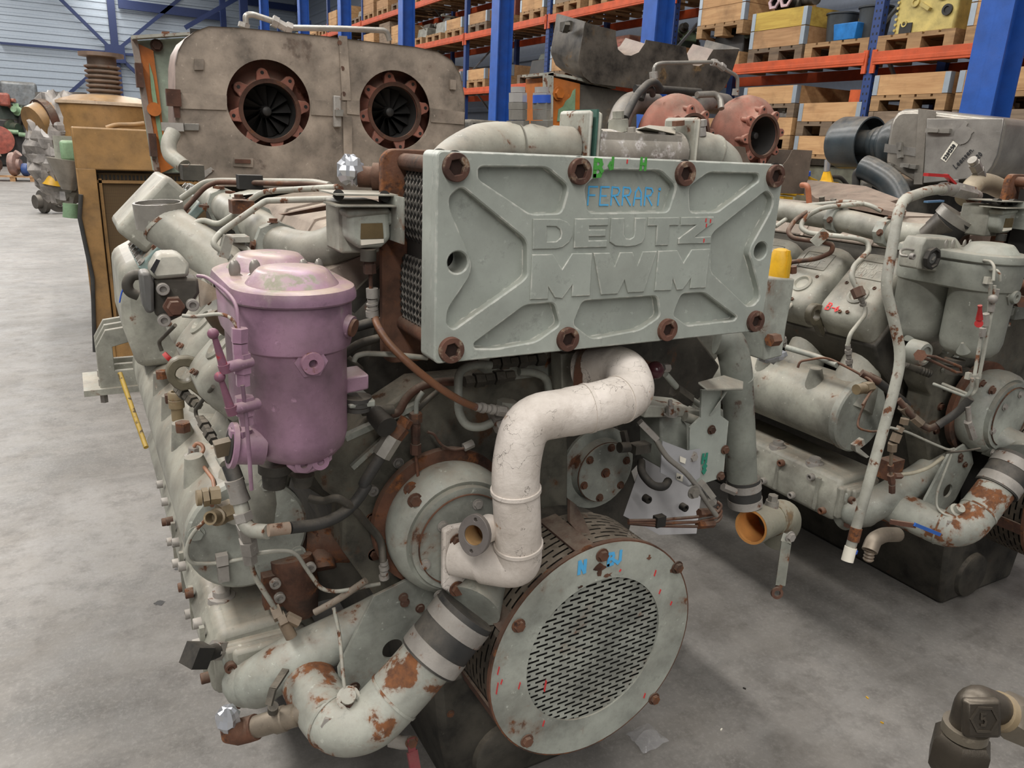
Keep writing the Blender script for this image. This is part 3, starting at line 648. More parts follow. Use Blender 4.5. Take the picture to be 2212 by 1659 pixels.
# --- plate heat exchanger: front pressure plate with relief, plate packs, back plate, tie bolts
PX0, PX1, PZ0, PZ1 = .570, 1.437, 1.345, 1.736
PW, PHh = PX1-PX0, PZ1-PZ0; PCX, PCZ = (PX0+PX1)/2, (PZ0+PZ1)/2
fr = (V((0,1.318,0)), XH, ZH, -YH)
def iv(x, y): p = Q('i', x, y, 1.30); return (p.x, p.z)
def rnd(poly, r, n=4):
    pts = [V((x, y, 0)) for x, y in poly]; out = []
    for i in range(len(pts)):
        p, q, s = pts[i-1], pts[i], pts[(i+1) % len(pts)]; a = p-q; c = s-q; k = min(r, a.length*.45, c.length*.45)
        A = q+a.normalized()*k; C = q+c.normalized()*k
        for j in range(n+1): t = j/n; v = A*(1-t)**2+q*(2*t*(1-t))+C*t*t; out.append((v.x, v.y))
    return out
pockets = [
 [(540,148),(885,150),(1002,250),(962,395),(800,400),(523,215),(523,160)],
 [(430,250),(765,525),(782,560),(782,725),(755,755),(390,1012),(353,985),(360,905),(482,725),(490,650),(462,585),(372,370),(368,310)],
 [(498,1085),(770,882),(925,868),(957,985),(830,1075),(620,1112),(505,1112)],
 [(1085,250),(1190,163),(1490,168),(1572,250),(1530,388),(1105,392)],
 [(1075,860),(1470,833),(1485,942),(1380,1012),(1125,1060),(1025,985)],
 [(1640,255),(1745,178),(2008,184),(2012,222),(1790,388),(1645,390)],
 [(2052,272),(2086,310),(2078,372),(1968,570),(1958,612),(1972,650),(2012,800),(2014,850),(1978,886),(1945,886),(1757,705),(1757,520),(1775,492)],
 [(1600,822),(1720,815),(1893,945),(1880,962),(1630,990),(1555,935)]]
outer = rrect(PW, PHh, .012, 4, PCX, PCZ)
hl = [iv(412,655), iv(2020,593)]
b = B()
m1 = curve_mesh([outer]+[rnd([iv(x, y) for x, y in p], .012) for p in pockets]+[circ(hl[0][0], hl[0][1], .0205, 24), circ(hl[1][0], hl[1][1], .0205, 24)], .018, .0025, fr); b.add(m1.v, m1.f)
fr2 = (V((0,1.362,0)), XH, ZH, -YH)
m2 = curve_mesh([rrect(PW, PHh, .012, 4, PCX, PCZ), circ(hl[0][0], hl[0][1], .0205, 24), circ(hl[1][0], hl[1][1], .0205, 24)], .0445, .001, fr2); b.add(m2.v, m2.f)
hx = sh('end_plate', b, PLATE, label='grey embossed end plate of the plate cooler')
# raised pad and block letters
fr3 = (V((0,1.3005,0)), XH, ZH, -YH)
def letter(outl, holes=()):
    part('raised_letter', curve_mesh([[iv(x, y) for x, y in outl]]+[[iv(x, y) for x, y in h_] for h_ in holes], .0055, .0012, fr3), PLATE, hx)
letter([(808,424),(950,424),(990,440),(1015,470),(1018,510),(1000,545),(965,573),(930,582),(806,584)], [[(880,462),(880,545),(930,543),(952,525),(957,500),(950,478),(930,463)]])
letter([(1030,422),(1208,420),(1206,458),(1105,460),(1105,480),(1192,480),(1192,515),(1103,516),(1103,538),(1200,536),(1198,573),(1024,577)])
letter([(1222,420),(1292,419),(1288,505),(1300,527),(1322,530),(1340,520),(1345,500),(1348,418),(1405,418),(1400,520),(1385,550),(1350,566),(1300,570),(1245,566),(1215,545)])
letter([(1418,417),(1582,415),(1580,458),(1530,458),(1525,563),(1458,565),(1464,460),(1416,460)])
letter([(1592,415),(1765,412),(1762,445),(1668,515),(1668,520),(1752,517),(1750,553),(1577,556),(1578,528),(1672,456),(1590,458)])
letter([(803,612),(912,610),(962,690),(1015,606),(1120,605),(1108,830),(1013,834),(1016,772),(962,845),(922,840),(888,782),(888,848),(792,850)])
letter([(1128,604),(1215,603),(1240,675),(1268,601),(1335,600),(1360,670),(1388,597),(1463,594),(1395,810),(1310,814),(1292,745),(1256,820),(1168,825)])
letter([(1472,593),(1572,590),(1605,655),(1648,586),(1745,582),(1722,788),(1640,792),(1645,735),(1600,798),(1570,800),(1548,740),(1540,802),(1452,804)])
for x, y in ((397,150),(1053,172),(1612,184),(2090,197),(373,1117),(990,1060),(1518,1010),(1985,965)):
    p = Q('i', x, y, 1.3); r_ = .0255
    part('recess_rim', B().annulus(p+V((0,.0,0)), -YH, r_*.98, r_*1.13, .0012, 32), BLACKI, hx)
    ring6 = [(r_*.6*math.cos(math.radians(60*k+12)), r_*.6*math.sin(math.radians(60*k+12))) for k in range(6)]
    tbm = curve_mesh([circ(0,0,r_,36), ring6], .011, .0012, (p+V((0,-.0005,0)), XH, ZH, -YH)); part('tie_bolt', tbm, BOLTR, hx)
    part('hex_socket', B().hexa(p+V((0,.002,0)), p+V((0,-.0038,0)), r_*.66), paint('dark_socket', (52,36,30), 0, 9, 0, rough=.95), hx)
    part('tie_rod', B().tube([p+V((0,.05,0)), p+V((0,.24,0))], .017, 14), RUST, hx)
b = B(); b.pathbox(rrect(.90, .452, .03, 5, 1.005, 1.507), (V((0,1.54,0)), XH, ZH, YH), 0, .02); sh('back_plate', b, RUST, bevel=.003)
def pack(z0, z1, x0, n):
    for k in range(n):
        y = 1.372 + (1.53-1.372)*(k+.5)/n; b = B(); pts = []; m = 18
        for j in range(m+1): pts.append((x0 + (.004 if (j+k) % 2 else 0)+.008*((2*j/m-1)**4), z0+(z1-z0)*j/m))
        poly = pts+[(1.42, z1), (1.42, z0)]
        b.prism([V((x, y, z)) for x, z in reversed(poly)], (0,.0042,0)); sh('gasket_plate', b, BLACKI if k % 2 else BARE)
pack(1.548, 1.70, .597, 18); pack(1.375, 1.522, .590, 18)
b = B(); b.box((1.005,1.45,1.535), (.80,.15,.30)); sh('pack_core', b, BLACKI)
# --- terminal box with thermostat beside the cooler
b = B(); b.box(V((.505,1.58,1.578)), (.085,.10,.105)); tb = sh('control_box', b, PALE, bevel=.006)
part('box_lid', B().box(V((.53,1.525,1.60)), (.10,.06,.03)), GREY, tb, bevel=.006)
b = B(); b.prism([Q('b',1270,300,1.49), Q('b',1670,300,1.49), Q('b',1690,600,1.49), Q('b',1600,680,1.49), Q('b',1400,690,1.49), Q('b',1280,600,1.49)], (0,.07,0)); part('switch_body', b, GREY, tb, bevel=.012, bseg=3)
part('switch_rim', B().prism([Q('b',1255,320,1.485), Q('b',1670,300,1.485), Q('b',1680,360,1.485), Q('b',1270,400,1.485)], (0,.08,0)), GREY, tb, bevel=.006)
b = B(); b.cyl(Q('b',1465,690,1.50), Q('b',1465,800,1.50), .016, seg=16); part('stem', b, DIRTY, tb)
part('type_plate', B().prism([Q('b',1400,450,1.487), Q('b',1600,445,1.487), Q('b',1610,590,1.487), Q('b',1395,595,1.487)], (0,.004,0)), paint('brass_plate', (128,110,78), .1, 30, .2, metal=.5), tb)
part('sticker', B().prism([Q('b',1395,602,1.487), Q('b',1612,595,1.487), Q('b',1612,630,1.487), Q('b',1400,655,1.487)], (0,.004,0)), PAPER, tb)
b = B(); b.box(V((.505,1.54,1.645)), (.125,.12,.003)); b.box(V((.50,1.51,1.625)), (.125,.09,.003)); part('bracket_sheet', b, PALE, tb)
b = B(); b.box(V((.560,1.50,1.60)), (.003,.14,.09)); part('bracket_flange', b, GREY, tb)
for k, (x, y) in enumerate(((1185,180),(1620,190))): part('clamp_screw', B().cyl(Q('b',x,y,1.50), Q('b',x,y,1.52), .011, seg=14), BLACKI, tb)
# --- water header pipe along the bank, elbow in front of the valley
hp = [U(455,425,2.75), U(500,455,2.35), U(560,490,2.02), U(615,535,1.82), U(690,545,1.72), U(760,510,1.68), U(900,470,1.66)]
b = B(); pth = fillet(hp, .09, 6); b.tube(pth, [.044]*(len(pth)), 24); hd = sh('water_header', b, PALE)
for px, py, y in ((487,447,2.45), (548,484,2.08), (600,528,1.86)):
    c = U(px, py, y); part('flange_collar', B().tube([c+V((-.002,-.02,0)), c+V((.002,.02,0))], .055, 8), GREY, hd)
    part('bolt', B().bolt(c+V((-.01,-.01,.052)), ZH, .010), RUST, hd); part('bolt', B().bolt(c+V((-.055,-.01,.0)), (-1,0,.2), .010), RUST, hd)
# hoses / big air pipe stub rising to the left rear
st = [U(505,600,1.95), U(470,560,2.0), U(358,488,2.12), U(343,452,2.13)]
b = B(); b.tube([st[0], st[1], st[2], st[3]], [.055,.056,.056,.056], 28, cap=False); stub = part('air_pipe_stub', b, PALE)
part('weld_ring', B().tube([st[2]+(st[1]-st[2])*.03, st[2]-(st[2]-st[3])*.12], .0585, 28), CHIP, stub)
cdir = V((-.06,-.04,1)).normalized(); part('pipe_collar', B().lathe(st[3]-cdir*.045, cdir, [(.058,0),(.058,.062),(.052,.062),(.051,.0)], 28, True), BARE, stub)
part('pipe_inside', B().cyl(st[3]-cdir*.04, st[3]+cdir*.008, .0515, seg=28), BLACKI, stub)
# --- charge air cooler housing at the left rear
o_ = V((.235, 2.93, 1.485)); n_ = V((-.72,0,.69)).normalized(); t_ = V((.69,0,.72)).normalized()
b = B(); b.box(o_, (.24,.34,.12), Matrix((t_, YH, n_)).transposed()); ac = sh('charge_air_cooler', b, PALE, bevel=.018, bseg=3)
b = B(); b.box(o_-n_*.07, (.33,.46,.03), Matrix((t_, YH, n_)).transposed()); part('cooler_flange', b, paint('teal_chipped', (120,140,136), .4, 18, .35, r1=(150,148,136), r2=(110,76,52)), ac, bevel=.005)
for i in range(6):
    part('bolt', B().bolt(o_-n_*.055-t_*.145+YH*(-.22+.088*i), n_, .011), ZINC, ac); part('bolt', B().bolt(o_-n_*.055+t_*.145+YH*(-.22+.088*i), n_, .011), ZINC, ac)
for i in range(4): part('bolt', B().bolt(o_-n_*.055+t_*(-.08+.05*i)-YH*.21, n_, .011), RUST, ac)
b = B(); b.prism([(.14,2.86,.95), (.35,2.86,.95), (.38,2.86,1.36), (.22,2.86,1.36), (.11,2.86,1.30), (.105,2.86,1.1)], (0,.5,0)); sh('rear_air_casing', b, PALE, bevel=.03, bseg=3)
# engine foot at the flywheel end
b = B()
for k in range(3):
    y = 3.42+.10*k; sp = [[(.02,.72),(.02,.90),(.06,.97),(.22,.99),(.22,.72)], [(.08,.80),(.08,.90),(.16,.92),(.17,.80)]]
    m = curve_mesh(sp, .016, .002, (V((0,y,0)), XH, ZH, -YH)); b.add(m.v, m.f)
b.box(V((.09,3.52,.72)), (.26,.28,.025)); ft = sh('mounting_foot', b, PALE)
for k in (0, 1): part('stud', B().hexa((.03,3.44+.14*k,.66), (.03,3.44+.14*k,.76), .016), ZINC, ft)
b = B(); b.lathe((EX,3.5,.62), YH, [(.0001,0),(.44,0),(.47,.02),(.47,.22),(.40,.26),(.0001,.26)], 56); sh('flywheel_housing', b, GREY)
b = B(); b.prism([(.80,3.5,0), (1.21,3.5,0), (1.3,3.5,.5), (.7,3.5,.5)], (0,.25,0)); sh('rear_support', b, DIRTY)
b = B(); b.box((EX, 1.62, 1.28), (.30,.10,.16)); sh('cooler_bracket', b, GREY)
# --- duplex oil filter (purple on the first engine, grey on the second)
FILT0 = len(SH)
FX, FY1, FY2 = .341, 1.43, 1.618
fz = lambda z: 1.75-(1.75-z)*.957
def stadium(r, n=18, c=(FX, 0)):
    out = [(FX + r*math.cos(math.radians(a)), FY2 + r*math.sin(math.radians(a))) for a in [180*k/n for k in range(n+1)]]
    out += [(FX + r*math.cos(math.radians(a)), FY1 + r*math.sin(math.radians(a))) for a in [180+180*k/n for k in range(n+1)]]
    return out
def loft(rings):
    m = len(rings[0]); b = B(); vs = [V(p) for r_ in rings for p in r_]
    fs = [(k*m+j, k*m+(j+1) % m, (k+1)*m+(j+1) % m, (k+1)*m+j) for k in range(len(rings)-1) for j in range(m)]
    fs += [tuple(reversed(range(m))), tuple(range((len(rings)-1)*m, len(rings)*m))]
    return b.add(vs, fs)
def srings(spec): return [[(x, y, fz(z)) for x, y in stadium(r*.957)] for r, z in spec]
fh = sh('filter_head', loft(srings([(.100,1.352),(.108,1.358),(.111,1.37),(.112,1.445),(.110,1.452)])), PURPLE)
lid = sh('filter_lid', loft(srings([(.117,1.448),(.121,1.452),(.121,1.462),(.117,1.474),(.108,1.478)])), PURPL)
for yc in (FY1, FY2):
    part('lid_dome', B().lathe((FX, yc+(.0 if yc == FY1 else .005), fz(1.474)), ZH, [(.083,0),(.084,.004),(.066,.026),(.060,.031),(.04,.034),(.0001,.035)], 36), PURPL, lid)
    c = V((FX, yc, 0)); bz = fz(1.115) if yc == FY1 else fz(1.125)
    b = B().lathe((FX, yc, bz), ZH, [(.0001,0),(.043,.002),(.072,.012),(.088,.031),(.094,.057),(.0962,.24),(.0985,.242),(.0985,.251)], 40); can = sh('filter_bowl', b, PURPLE, sharp=50)
    if yc == FY1:
        q = Q('c',900,800,1.336); part('plug_nut', B().hexa(q+V((0,.012,0)), q+V((0,-.006,0)), .030), PURPLE, can); part('plug', B().lathe(q+V((0,-.004,0)), -YH, [(.021,0),(.020,.014),(.008,.014),(.007,.002),(.0001,.002)], 20), paint('purple_worn', (150,112,130), .4, 40, .2), can)
        part('plug_boss', B().cyl(q+V((0,.03,0)), q+V((0,.008,0)), .036, .033, 24), PURPLE, can)
        part('seam_ridge', B().tube([Q('c',905,930,1.3427), Q('c',905,1260,1.3417), Q('c',875,1420,1.3685)], .004, 8), PURPLE, can)
for k, (x, y, yy, s_) in enumerate(((432,195,1.53,1.25), (905,160,1.55,1.05))):     # wing nuts
    c = Q('c', x, y+20, yy); b = B(); s_ = s_*1.0; b.cyl(c+V((0,0,-.012)), c+V((0,0,.008)), .012*s_, .009*s_, 14)
    for sx in (-1, 1):
        b.ball(c+V((sx*.015*s_,0,.017*s_)), .012*s_, 12, (.75,.28,1.25)); b.bar(c, c+V((sx*.014*s_,0,.010*s_)), .006, .010)
    part('wing_nut', b, BARE, lid)
a0, a1 = Q('c',1090,520,1.3781), Q('c',1195,555,1.3589)
ob = sh('filter_outlet', B().tube([a0, a1], .0215, 20), PURPLE); part('outlet_plug', B().cyl(a1, a1+(a1-a0).normalized()*.006, .017, seg=16), RUST, ob)
b = B(); b.prism([Q('c',1100,925,1.4068), Q('c',1318,890,1.3781), Q('c',1318,1000,1.3781), Q('c',1100,1048,1.4068)], (.0,.07,.0)); arm = sh('filter_arm', b, PURPLE, bevel=.004)
q = Q('c',1235,1050,1.4116); b = B(); [b.cyl(q+V((0,0,-.010*i)), q+V((0,0,-.010*i-.008)), .028-.001*i, seg=20) for i in range(3)]; sh('rubber_mount', b, RUBBER)
b = B(); b.prism([Q('c',1180,1110,1.3876), Q('c',1365,1075,1.3876), Q('c',1365,1125,1.3876), Q('c',1180,1140,1.3876)], (0,.08,0)); sh('mount_shelf', b, GREY, bevel=.003)
# selector valve below the bowls
v0, v1 = Q('c',320,1400,1.3972), Q('c',560,1410,1.3972)
vb = sh('selector_valve', B().tube([v0, v0+(v1-v0)*.15, v0+(v1-v0)*.16, v1], [.043,.043,.035,.034], 26), PURPLE)
part('valve_shaft', B().bar(Q('c',212,1430,1.3972), Q('c',330,1400,1.3972), .026, .026), paint('brass_dirty', (116,102,82), .1, 20, .3, metal=.5), vb)
part('valve_recess', B().cyl(v0+(v0-v1).normalized()*.001, v0+(v0-v1).normalized()*.002, .034, seg=24), BLACKI, vb)
b = B(); b.hexa(Q('c',395,1280,1.3924), Q('c',395,1330,1.3924), .022); part('valve_nut', b, PURPLE, vb)
lg = [Q('c',720,1460,1.3685), Q('c',735,1560,1.3685), Q('c',790,1605,1.3685), Q('c',880,1610,1.3685), Q('c',1005,1570,1.3685), Q('c',1045,1500,1.3685), Q('c',1080,1400,1.3876), Q('c',1000,1380,1.3876)]
lug = sh('filter_lug', B().prism(lg, (0,.05,0)), PURPLE, bevel=.006)
for x, y in ((848,1535),(968,1515)): part('socket_bolt', B().lathe(Q('c',x,y,1.3666), -YH, [(.017,0),(.017,.004),(.007,.005),(.006,-.004),(.0001,-.004)], 20), PURPLE, lug)
b = B(); b.cyl(Q('e',770,140,1.44), Q('e',770,210,1.44), .032, seg=20); b.cyl(Q('e',770,210,1.44), Q('e',765,330,1.44), .026, .022, 16); b.cyl(Q('e',985,230,1.44), Q('e',985,320,1.44), .024, .018, 16); sh('drain_valve', b, DIRTY)
FILT1 = len(SH)
SHARING = False
# ------------------------------------------------------------------ first engine only
# venting valves with ball levers on the filter's left side
def tube(name, c, pts, rpx, mat, parent=None, r_f=.02, seg=10, Y=None, n=4, fn=None):
    fn = fn or Q
    P_ = [fn(c, p[0], p[1], p[2] if len(p) > 2 else Y) for p in pts]; r = rp(rpx, P_[0]) if rpx > .2 else rpx
    return part(name, B().tube(fillet(P_, r_f, n), r, seg), mat, parent)
va = part('vent_valve', B().hexa(Q('c',390,560,1.3398), Q('c',390,660,1.3398), .0145).hexa(Q('c',392,668,1.3398), Q('c',395,740,1.3398), .0135).hexa(Q('c',405,740,1.3398), Q('c',410,880,1.3398), .0155).hexa(Q('c',412,885,1.3398), Q('c',415,970,1.3398), .0125).hexa(Q('c',425,1050,1.3398), Q('c',428,1180,1.3398), .017).hexa(Q('c',430,1180,1.3398), Q('c',440,1250,1.3398), .013), PURPLE)
for (x0, y0, x1, y1, x2, y2) in ((200,600,280,850,470,800), (248,910,330,1150,520,1100)):
    lv = part('valve_lever', B().tube([Q('c',x0+8,y0+15,1.3111), Q('c',x1-10,y1-30,1.3111)], [.0045,.0075], 12).ball(Q('c',x0,y0,1.3111), .0095, 14).cyl(Q('c',x1-5,y1-30,1.3111), Q('c',x1+10,y1+30,1.3111), .010, .009, 14), paint('purple_lever', (128,84,102), .26, 30, .1, r1=(176,52,56), r2=(150,48,52)))
    part('lever_pin', B().cyl(Q('c',x1-5,y1,1.3111), Q('c',x2,y2,1.3398), .010, seg=14), PURPLE, lv)
tube('vent_tube', 'c', [(410,970),(432,1150),(455,1400),(470,1640),(475,1720)], 4.6, PURPLE, Y=1.325, r_f=.05)
tube('vent_tube', 'c', [(90,185,1.435),(150,190,1.416),(300,300,1.378),(370,390,1.349),(385,580,1.340)], 4.0, PURPLE, r_f=.03)
tube('vent_tube', 'c', [(-20,470,1.397),(60,480,1.388),(240,455,1.369),(330,480,1.349),(385,580,1.340)], 4.0, CHIP, r_f=.03)
# differential pressure gauge block on the upper left
g0 = Q('a',700,1100,1.56)
b = B(); b.prism([Q('a',530,950,1.54), Q('a',900,950,1.54), Q('a',915,1080,1.54), Q('a',800,1260,1.54), Q('a',650,1330,1.54), Q('a',530,1270,1.54)], (0,.05,0)); gb = part('pressure_switch', b, DIRTY, bevel=.006)
b = B(); b.prism([Q('a',480,890,1.53), Q('a',560,745,1.55), Q('a',745,740,1.55), Q('a',825,830,1.53), Q('a',830,945,1.53), Q('a',520,970,1.53)], (0,.06,0)); part('switch_cover', b, PALE, gb, bevel=.008)
b = B(); b.prism([Q('a',492,880,1.526), Q('a',545,790,1.526), Q('a',578,800,1.526), Q('a',525,915,1.526)], (.0,.003,.0)); part('scale_window', b, INKB, gb)
b = B(); b.prism([Q('a',400,905,1.53), Q('a',495,900,1.53), Q('a',525,1000,1.53), Q('a',530,1250,1.53), Q('a',465,1260,1.53), Q('a',430,1190,1.53)], (0,.05,0)); part('end_cap', b, paint('grey_plastic', (92,92,90), 0, 9, .3), gb, bevel=.006)
for x, y in ((597,1040),(848,1175),(607,1305)): part('socket_bolt', B().cap_bolt(Q('a',x,y,1.538), -YH, .0115, .012), ZINC, gb)
part('hex_fitting', B().hexa(Q('a',690,1180,1.54), Q('a',695,1200,1.51), .019).hexa(Q('a',690,1190,1.52), Q('a',710,1210,1.49), .013), DRUST, gb)
b = B(); lp = [Q('a',400,920,1.62), Q('a',330,930,1.62), Q('a',290,1000,1.62), Q('a',310,1070,1.62), Q('a',390,1100,1.62)]; b.tube(fillet(lp, .03), .010, 12); part('lifting_hook', b, DIRTY)
tube('blue_wire', 'a', [(272,1020,1.62),(245,1080,1.62),(230,1160,1.62)], 1.6, BLUEM)
# white lagged pipe from the pump over to the cooler
wp = [U(985,1200,1.395), U(1060,1210,1.33), U(1112,1195,1.29), U(1118,1060,1.27), U(1130,920,1.27), U(1240,890,1.27), U(1372,858,1.27), U(1368,795,1.345), U(1262,802,1.46)]
P1 = fillet(wp[:5], .075, 8)[:-1]; 
def catmull(pts, n=8):
    out = []
    for i in range(len(pts)-1):
        p0 = pts[max(i-1,0)]; p1 = pts[i]; p2 = pts[i+1]; p3 = pts[min(i+2, len(pts)-1)]
        for j in range(n):
            t = j/n; out.append(.5*((2*p1)+(p2-p0)*t+(2*p0-5*p1+4*p2-p3)*t*t+(3*p1-p0-3*p2+p3)*t**3))
    out.append(pts[-1]); return out
wpath = fillet([wp[0], wp[1]+V((.0,-.01,-.0)), U(1122,1222,1.28), U(1118,1130,1.27), U(1112,1010,1.27), U(1135,905,1.27), U(1230,890,1.26), U(1310,873,1.25), U(1368,852,1.265), U(1350,790,1.36), U(1258,802,1.46)], .062, 8)
rw = rp(52, U(1118,1050,1.27))
b = B(); b.tube(wpath, [rw*.90 if i < 2 else (rw*1.03 if i > len(wpath)*.6 else rw) for i in range(len(wpath))], 32); wpipe = part('lagged_pipe', b, WHITE, label='cracked white lagged water pipe')
for (ax_, ay_, bx_, by_, yy) in ((1068,1050,1172,1056,1.27), (1090,1165,1175,1168,1.275), (1262,830,1275,950,1.26), (1330,815,1352,925,1.25)):
    a_, c_ = U(ax_, ay_, yy), U(bx_, by_, yy); c = (a_+c_)/2; i = min(range(len(wpath)-1), key=lambda k: (wpath[k]-c).length); d = (wpath[i+1]-wpath[i-1]).normalized()
    part('weld_bead', B().tube([wpath[i]-d*.004, wpath[i]+d*.004], rw*1.07, 32), WHITE, wpipe)
sq = [Q('h',548,650,1.39), Q('h',600,620,1.39), Q('h',760,590,1.39), Q('h',830,700,1.39), Q('h',830,1060,1.39), Q('h',780,1090,1.39), Q('h',620,1132,1.39), Q('h',545,1085,1.39)]
part('pipe_flange', B().prism(sq, (0,.018,0)), WHITE, wpipe, bevel=.005)
bolts([Q('h',650,720,1.388), Q('h',645,1075,1.388)], -YH, .014, RUST, wpipe)
# oval branch flange
bc = Q('h',770,680,1.275); bd = (bc - Q('h',930,660,1.30)); bd = V((-.80,-.55,.20)).normalized(); bu = V((0,0,1)); bu = (bu-bd*bu.dot(bd)).normalized(); bs = bd.cross(bu)
part('branch_neck', B().tube([bc-bd*.075, bc-bd*.012], [.030,.027], 24, cap=False), WHITE, wpipe)
oval = [(.052*math.sin(a)*abs(math.sin(a))**.2 if False else .045*math.sin(a), (.030+.006*abs(math.cos(a)))*math.cos(a)) for a in [2*math.pi*k/28 for k in range(28)]]
fr5 = (bc-bd*.012, bu, bs, bd)
part('branch_flange', curve_mesh([oval, circ(0,0,.0215,24), circ(.034,0,.0042,10), circ(-.034,0,.0042,10)], .012, .0008, fr5), paint('flange_face', (104,98,94), .05, 20, .1), wpipe)
part('branch_bore', B().lathe(bc-bd*.06, bd, [(.0001,0),(.021,.0),(.0212,.058)], 24), paint('tan_bore', (186,150,104), .0, 9, 0), wpipe)
part('pipe_collar', B().tube([wpath[-1]+V((-.004,.004,0)), wpath[-1]+V((.01,-.012,0))], rw*1.16, 32), RUST, wpipe)
b = B(); b.prism([U(1212,765,1.50), U(1345,750,1.50), U(1345,835,1.50), U(1214,850,1.50)], (0,.05,0)); part('support_block', b, PALE, bevel=.003)
# sensor hose with crimped ends, running from the thermostat across the front
s1 = part('capillary', B().tube([Q('b',1470,800,1.50), Q('b',1475,840,1.5)], .010, 14).hexa(Q('b',1475,830,1.5), Q('b',1480,920,1.5), .013).tube([Q('b',1485,920,1.5), Q('b',1490,1060,1.5)], .0042, 8), DRUST)
b = B(); 
for a_, c_, r in ((1060,1150,.0125), (1160,1195,.010), (1195,1215,.0125), (1220,1240,.010), (1240,1265,.0125), (1270,1325,.0135)): b.cyl(Q('b',1500,a_,1.5), Q('b',1505,c_,1.5), r, seg=14)
part('crimp_fitting', b, ZINC)
hz = [Q('g',290,20,1.5), Q('g',320,110,1.46), Q('g',410,250,1.42), Q('g',600,440,1.39), Q('g',850,640,1.38), Q('g',1060,770,1.38), Q('g',1200,830,1.39)]
b = B(); b.tube(catmull(hz, 6), rp(8.6, hz[2]), 14); part('braided_hose', b, paint('rusty_hose', (120,78,52), .3, 60, .15, r1=(96,84,88), r2=(110,70,50)), label='rust-brown flexible hose')
b = B(); q0, q1 = Q('g',1195,825,1.39), Q('g',1450,865,1.40)
for k in range(6): b.cyl(q0+(q1-q0)*(k/6), q0+(q1-q0)*(k/6+.11), .0115 if k % 2 else .0095, seg=14)
b.hexa(q0+(q1-q0)*.72, q1, .0125); part('crimp_fitting', b, ZINC)
tube('copper_pipe', 'g', [(1445,870),(1500,890),(1600,925)], 3.6, RUST, Y=1.41)
# steel tubes under the cooler
b = B(); lp = [Q('g',1330,450,1.50), Q('g',1180,440,1.50), Q('g',1040,500,1.49), Q('g',1035,700,1.47), Q('g',1040,880,1.46), Q('g',1110,1000,1.45), Q('g',1250,1010,1.44), Q('g',1350,960,1.43)]
b.tube(fillet(lp, .05, 6), rp(9.5, lp[3]), 16); part('steel_tube', b, GREY)
b = B(); b.hexa(Q('g',1335,915,1.43), Q('g',1470,880,1.43), .02).hexa(Q('g',1370,1010,1.42), Q('g',1460,970,1.42), .019); part('hex_elbow', b, ZINC)
b = B(); b.hexa(Q('g',1470,840,1.46), Q('g',1480,770,1.46), .024).cyl(Q('g',1500,960,1.46), Q('g',1475,845,1.46), .022, seg=16); part('hex_plug', b, PALE)
b = B()
for k in range(6): b.hexa(Q('g',1330+80*k,440-8*k,1.52), Q('g',1400+80*k,432-8*k,1.52), .017 if k % 2 else .013)
for k in range(5): b.hexa(Q('g',1090+90*k,600-12*k,1.53), Q('g',1170+90*k,590-12*k,1.53), .018 if k % 2 else .014)
part('hydraulic_fittings', b, DIRTY)
tube('steel_tube', 'g', [(1580,510,1.54),(1700,510,1.54),(1830,560,1.54),(1850,700,1.54)], 9, GREY, r_f=.04)
tube('steel_tube', 'g', [(100,420,1.47),(120,370,1.47),(200,345,1.47),(450,355,1.47),(760,385,1.47)], 6.0, PALE, r_f=.02)
tube('steel_tube', 'g', [(0,370,1.60),(130,260,1.60),(400,190,1.60)], 9.5, DIRTY, r_f=.05)
tube('rubber_hose', 'g', [(120,110,1.62),(250,70,1.62),(420,60,1.62)], 11, RUBBER)
tube('rusty_pipe', 'g', [(430,890,1.56),(500,880,1.56),(570,740,1.56),(690,640,1.56),(850,600,1.56),(1010,600,1.56)], 9.5, DRUST, r_f=.04)
b = B(); b.tube([Q('g',290,890,1.52), Q('g',400,1010,1.47)], [.021,.024], 18).cyl(Q('g',260,860,1.54), Q('g',300,900,1.51), .014, seg=14); part('rubber_grip', b, BLACKI)
part('grip_stub', B().tube([Q('g',180,860,1.56), Q('g',450,850,1.56)], .012, 12), DIRTY)
tube('steel_tube', 'g', [(870,670,1.55),(760,760,1.53),(620,900,1.55)], 6, DIRTY)
tube('steel_tube', 'g', [(720,690,1.52),(660,770,1.52),(660,890,1.52)], 5.5, GREY)
b = B(); q = lambda y: Q('g',655,y,1.52)
b.hexa(q(880), q(960), .015).hexa(q(960), q(1080), .011).hexa(q(1080), q(1150), .010).hexa(q(1155), q(1245), .013); part('tee_fitting', b, DRUST)
tube('copper_pipe', 'g', [(655,1240),(665,1330),(680,1480)], 3.6, RUST, Y=1.52)
tube('copper_pipe', 'g', [(760,1050),(820,1065),(880,1170),(990,1215),(1090,1195)], 3.2, DRUST, Y=1.53, r_f=.02)
b = B(); b.hexa(Q('g',1085,1190,1.53), Q('g',1170,1150,1.53), .010); part('hex_nut', b, ZINC)
# black hose with crimped ends, sloping down behind the filter
hz = [Q('g',500,1020,1.50), Q('g',400,1180,1.50), Q('g',200,1500,1.50), Q('e',1480,330,1.50), Q('e',1350,500,1.49), Q('e',1150,610,1.47), Q('e',890,650,1.45)]
part('rubber_hose', B().tube(catmull(hz, 6), rp(12.5, hz[1]), 16), RUBBER)
part('hose_ferrule', B().hexa(Q('g',455,1090,1.498), Q('g',345,1265,1.498), .021), BARE)
part('hose_ferrule', B().hexa(Q('g',540,1000,1.498), Q('g',450,1110,1.498), .019).hexa(Q('g',580,930,1.5), Q('g',540,1000,1.5), .016), RUST)
part('hose_ferrule', B().cyl(Q('e',885,650,1.448), Q('e',720,670,1.445), rp(13.5, hz[6]), seg=16), paint('rusty_zinc', (160,140,122), .5, 22, .3))
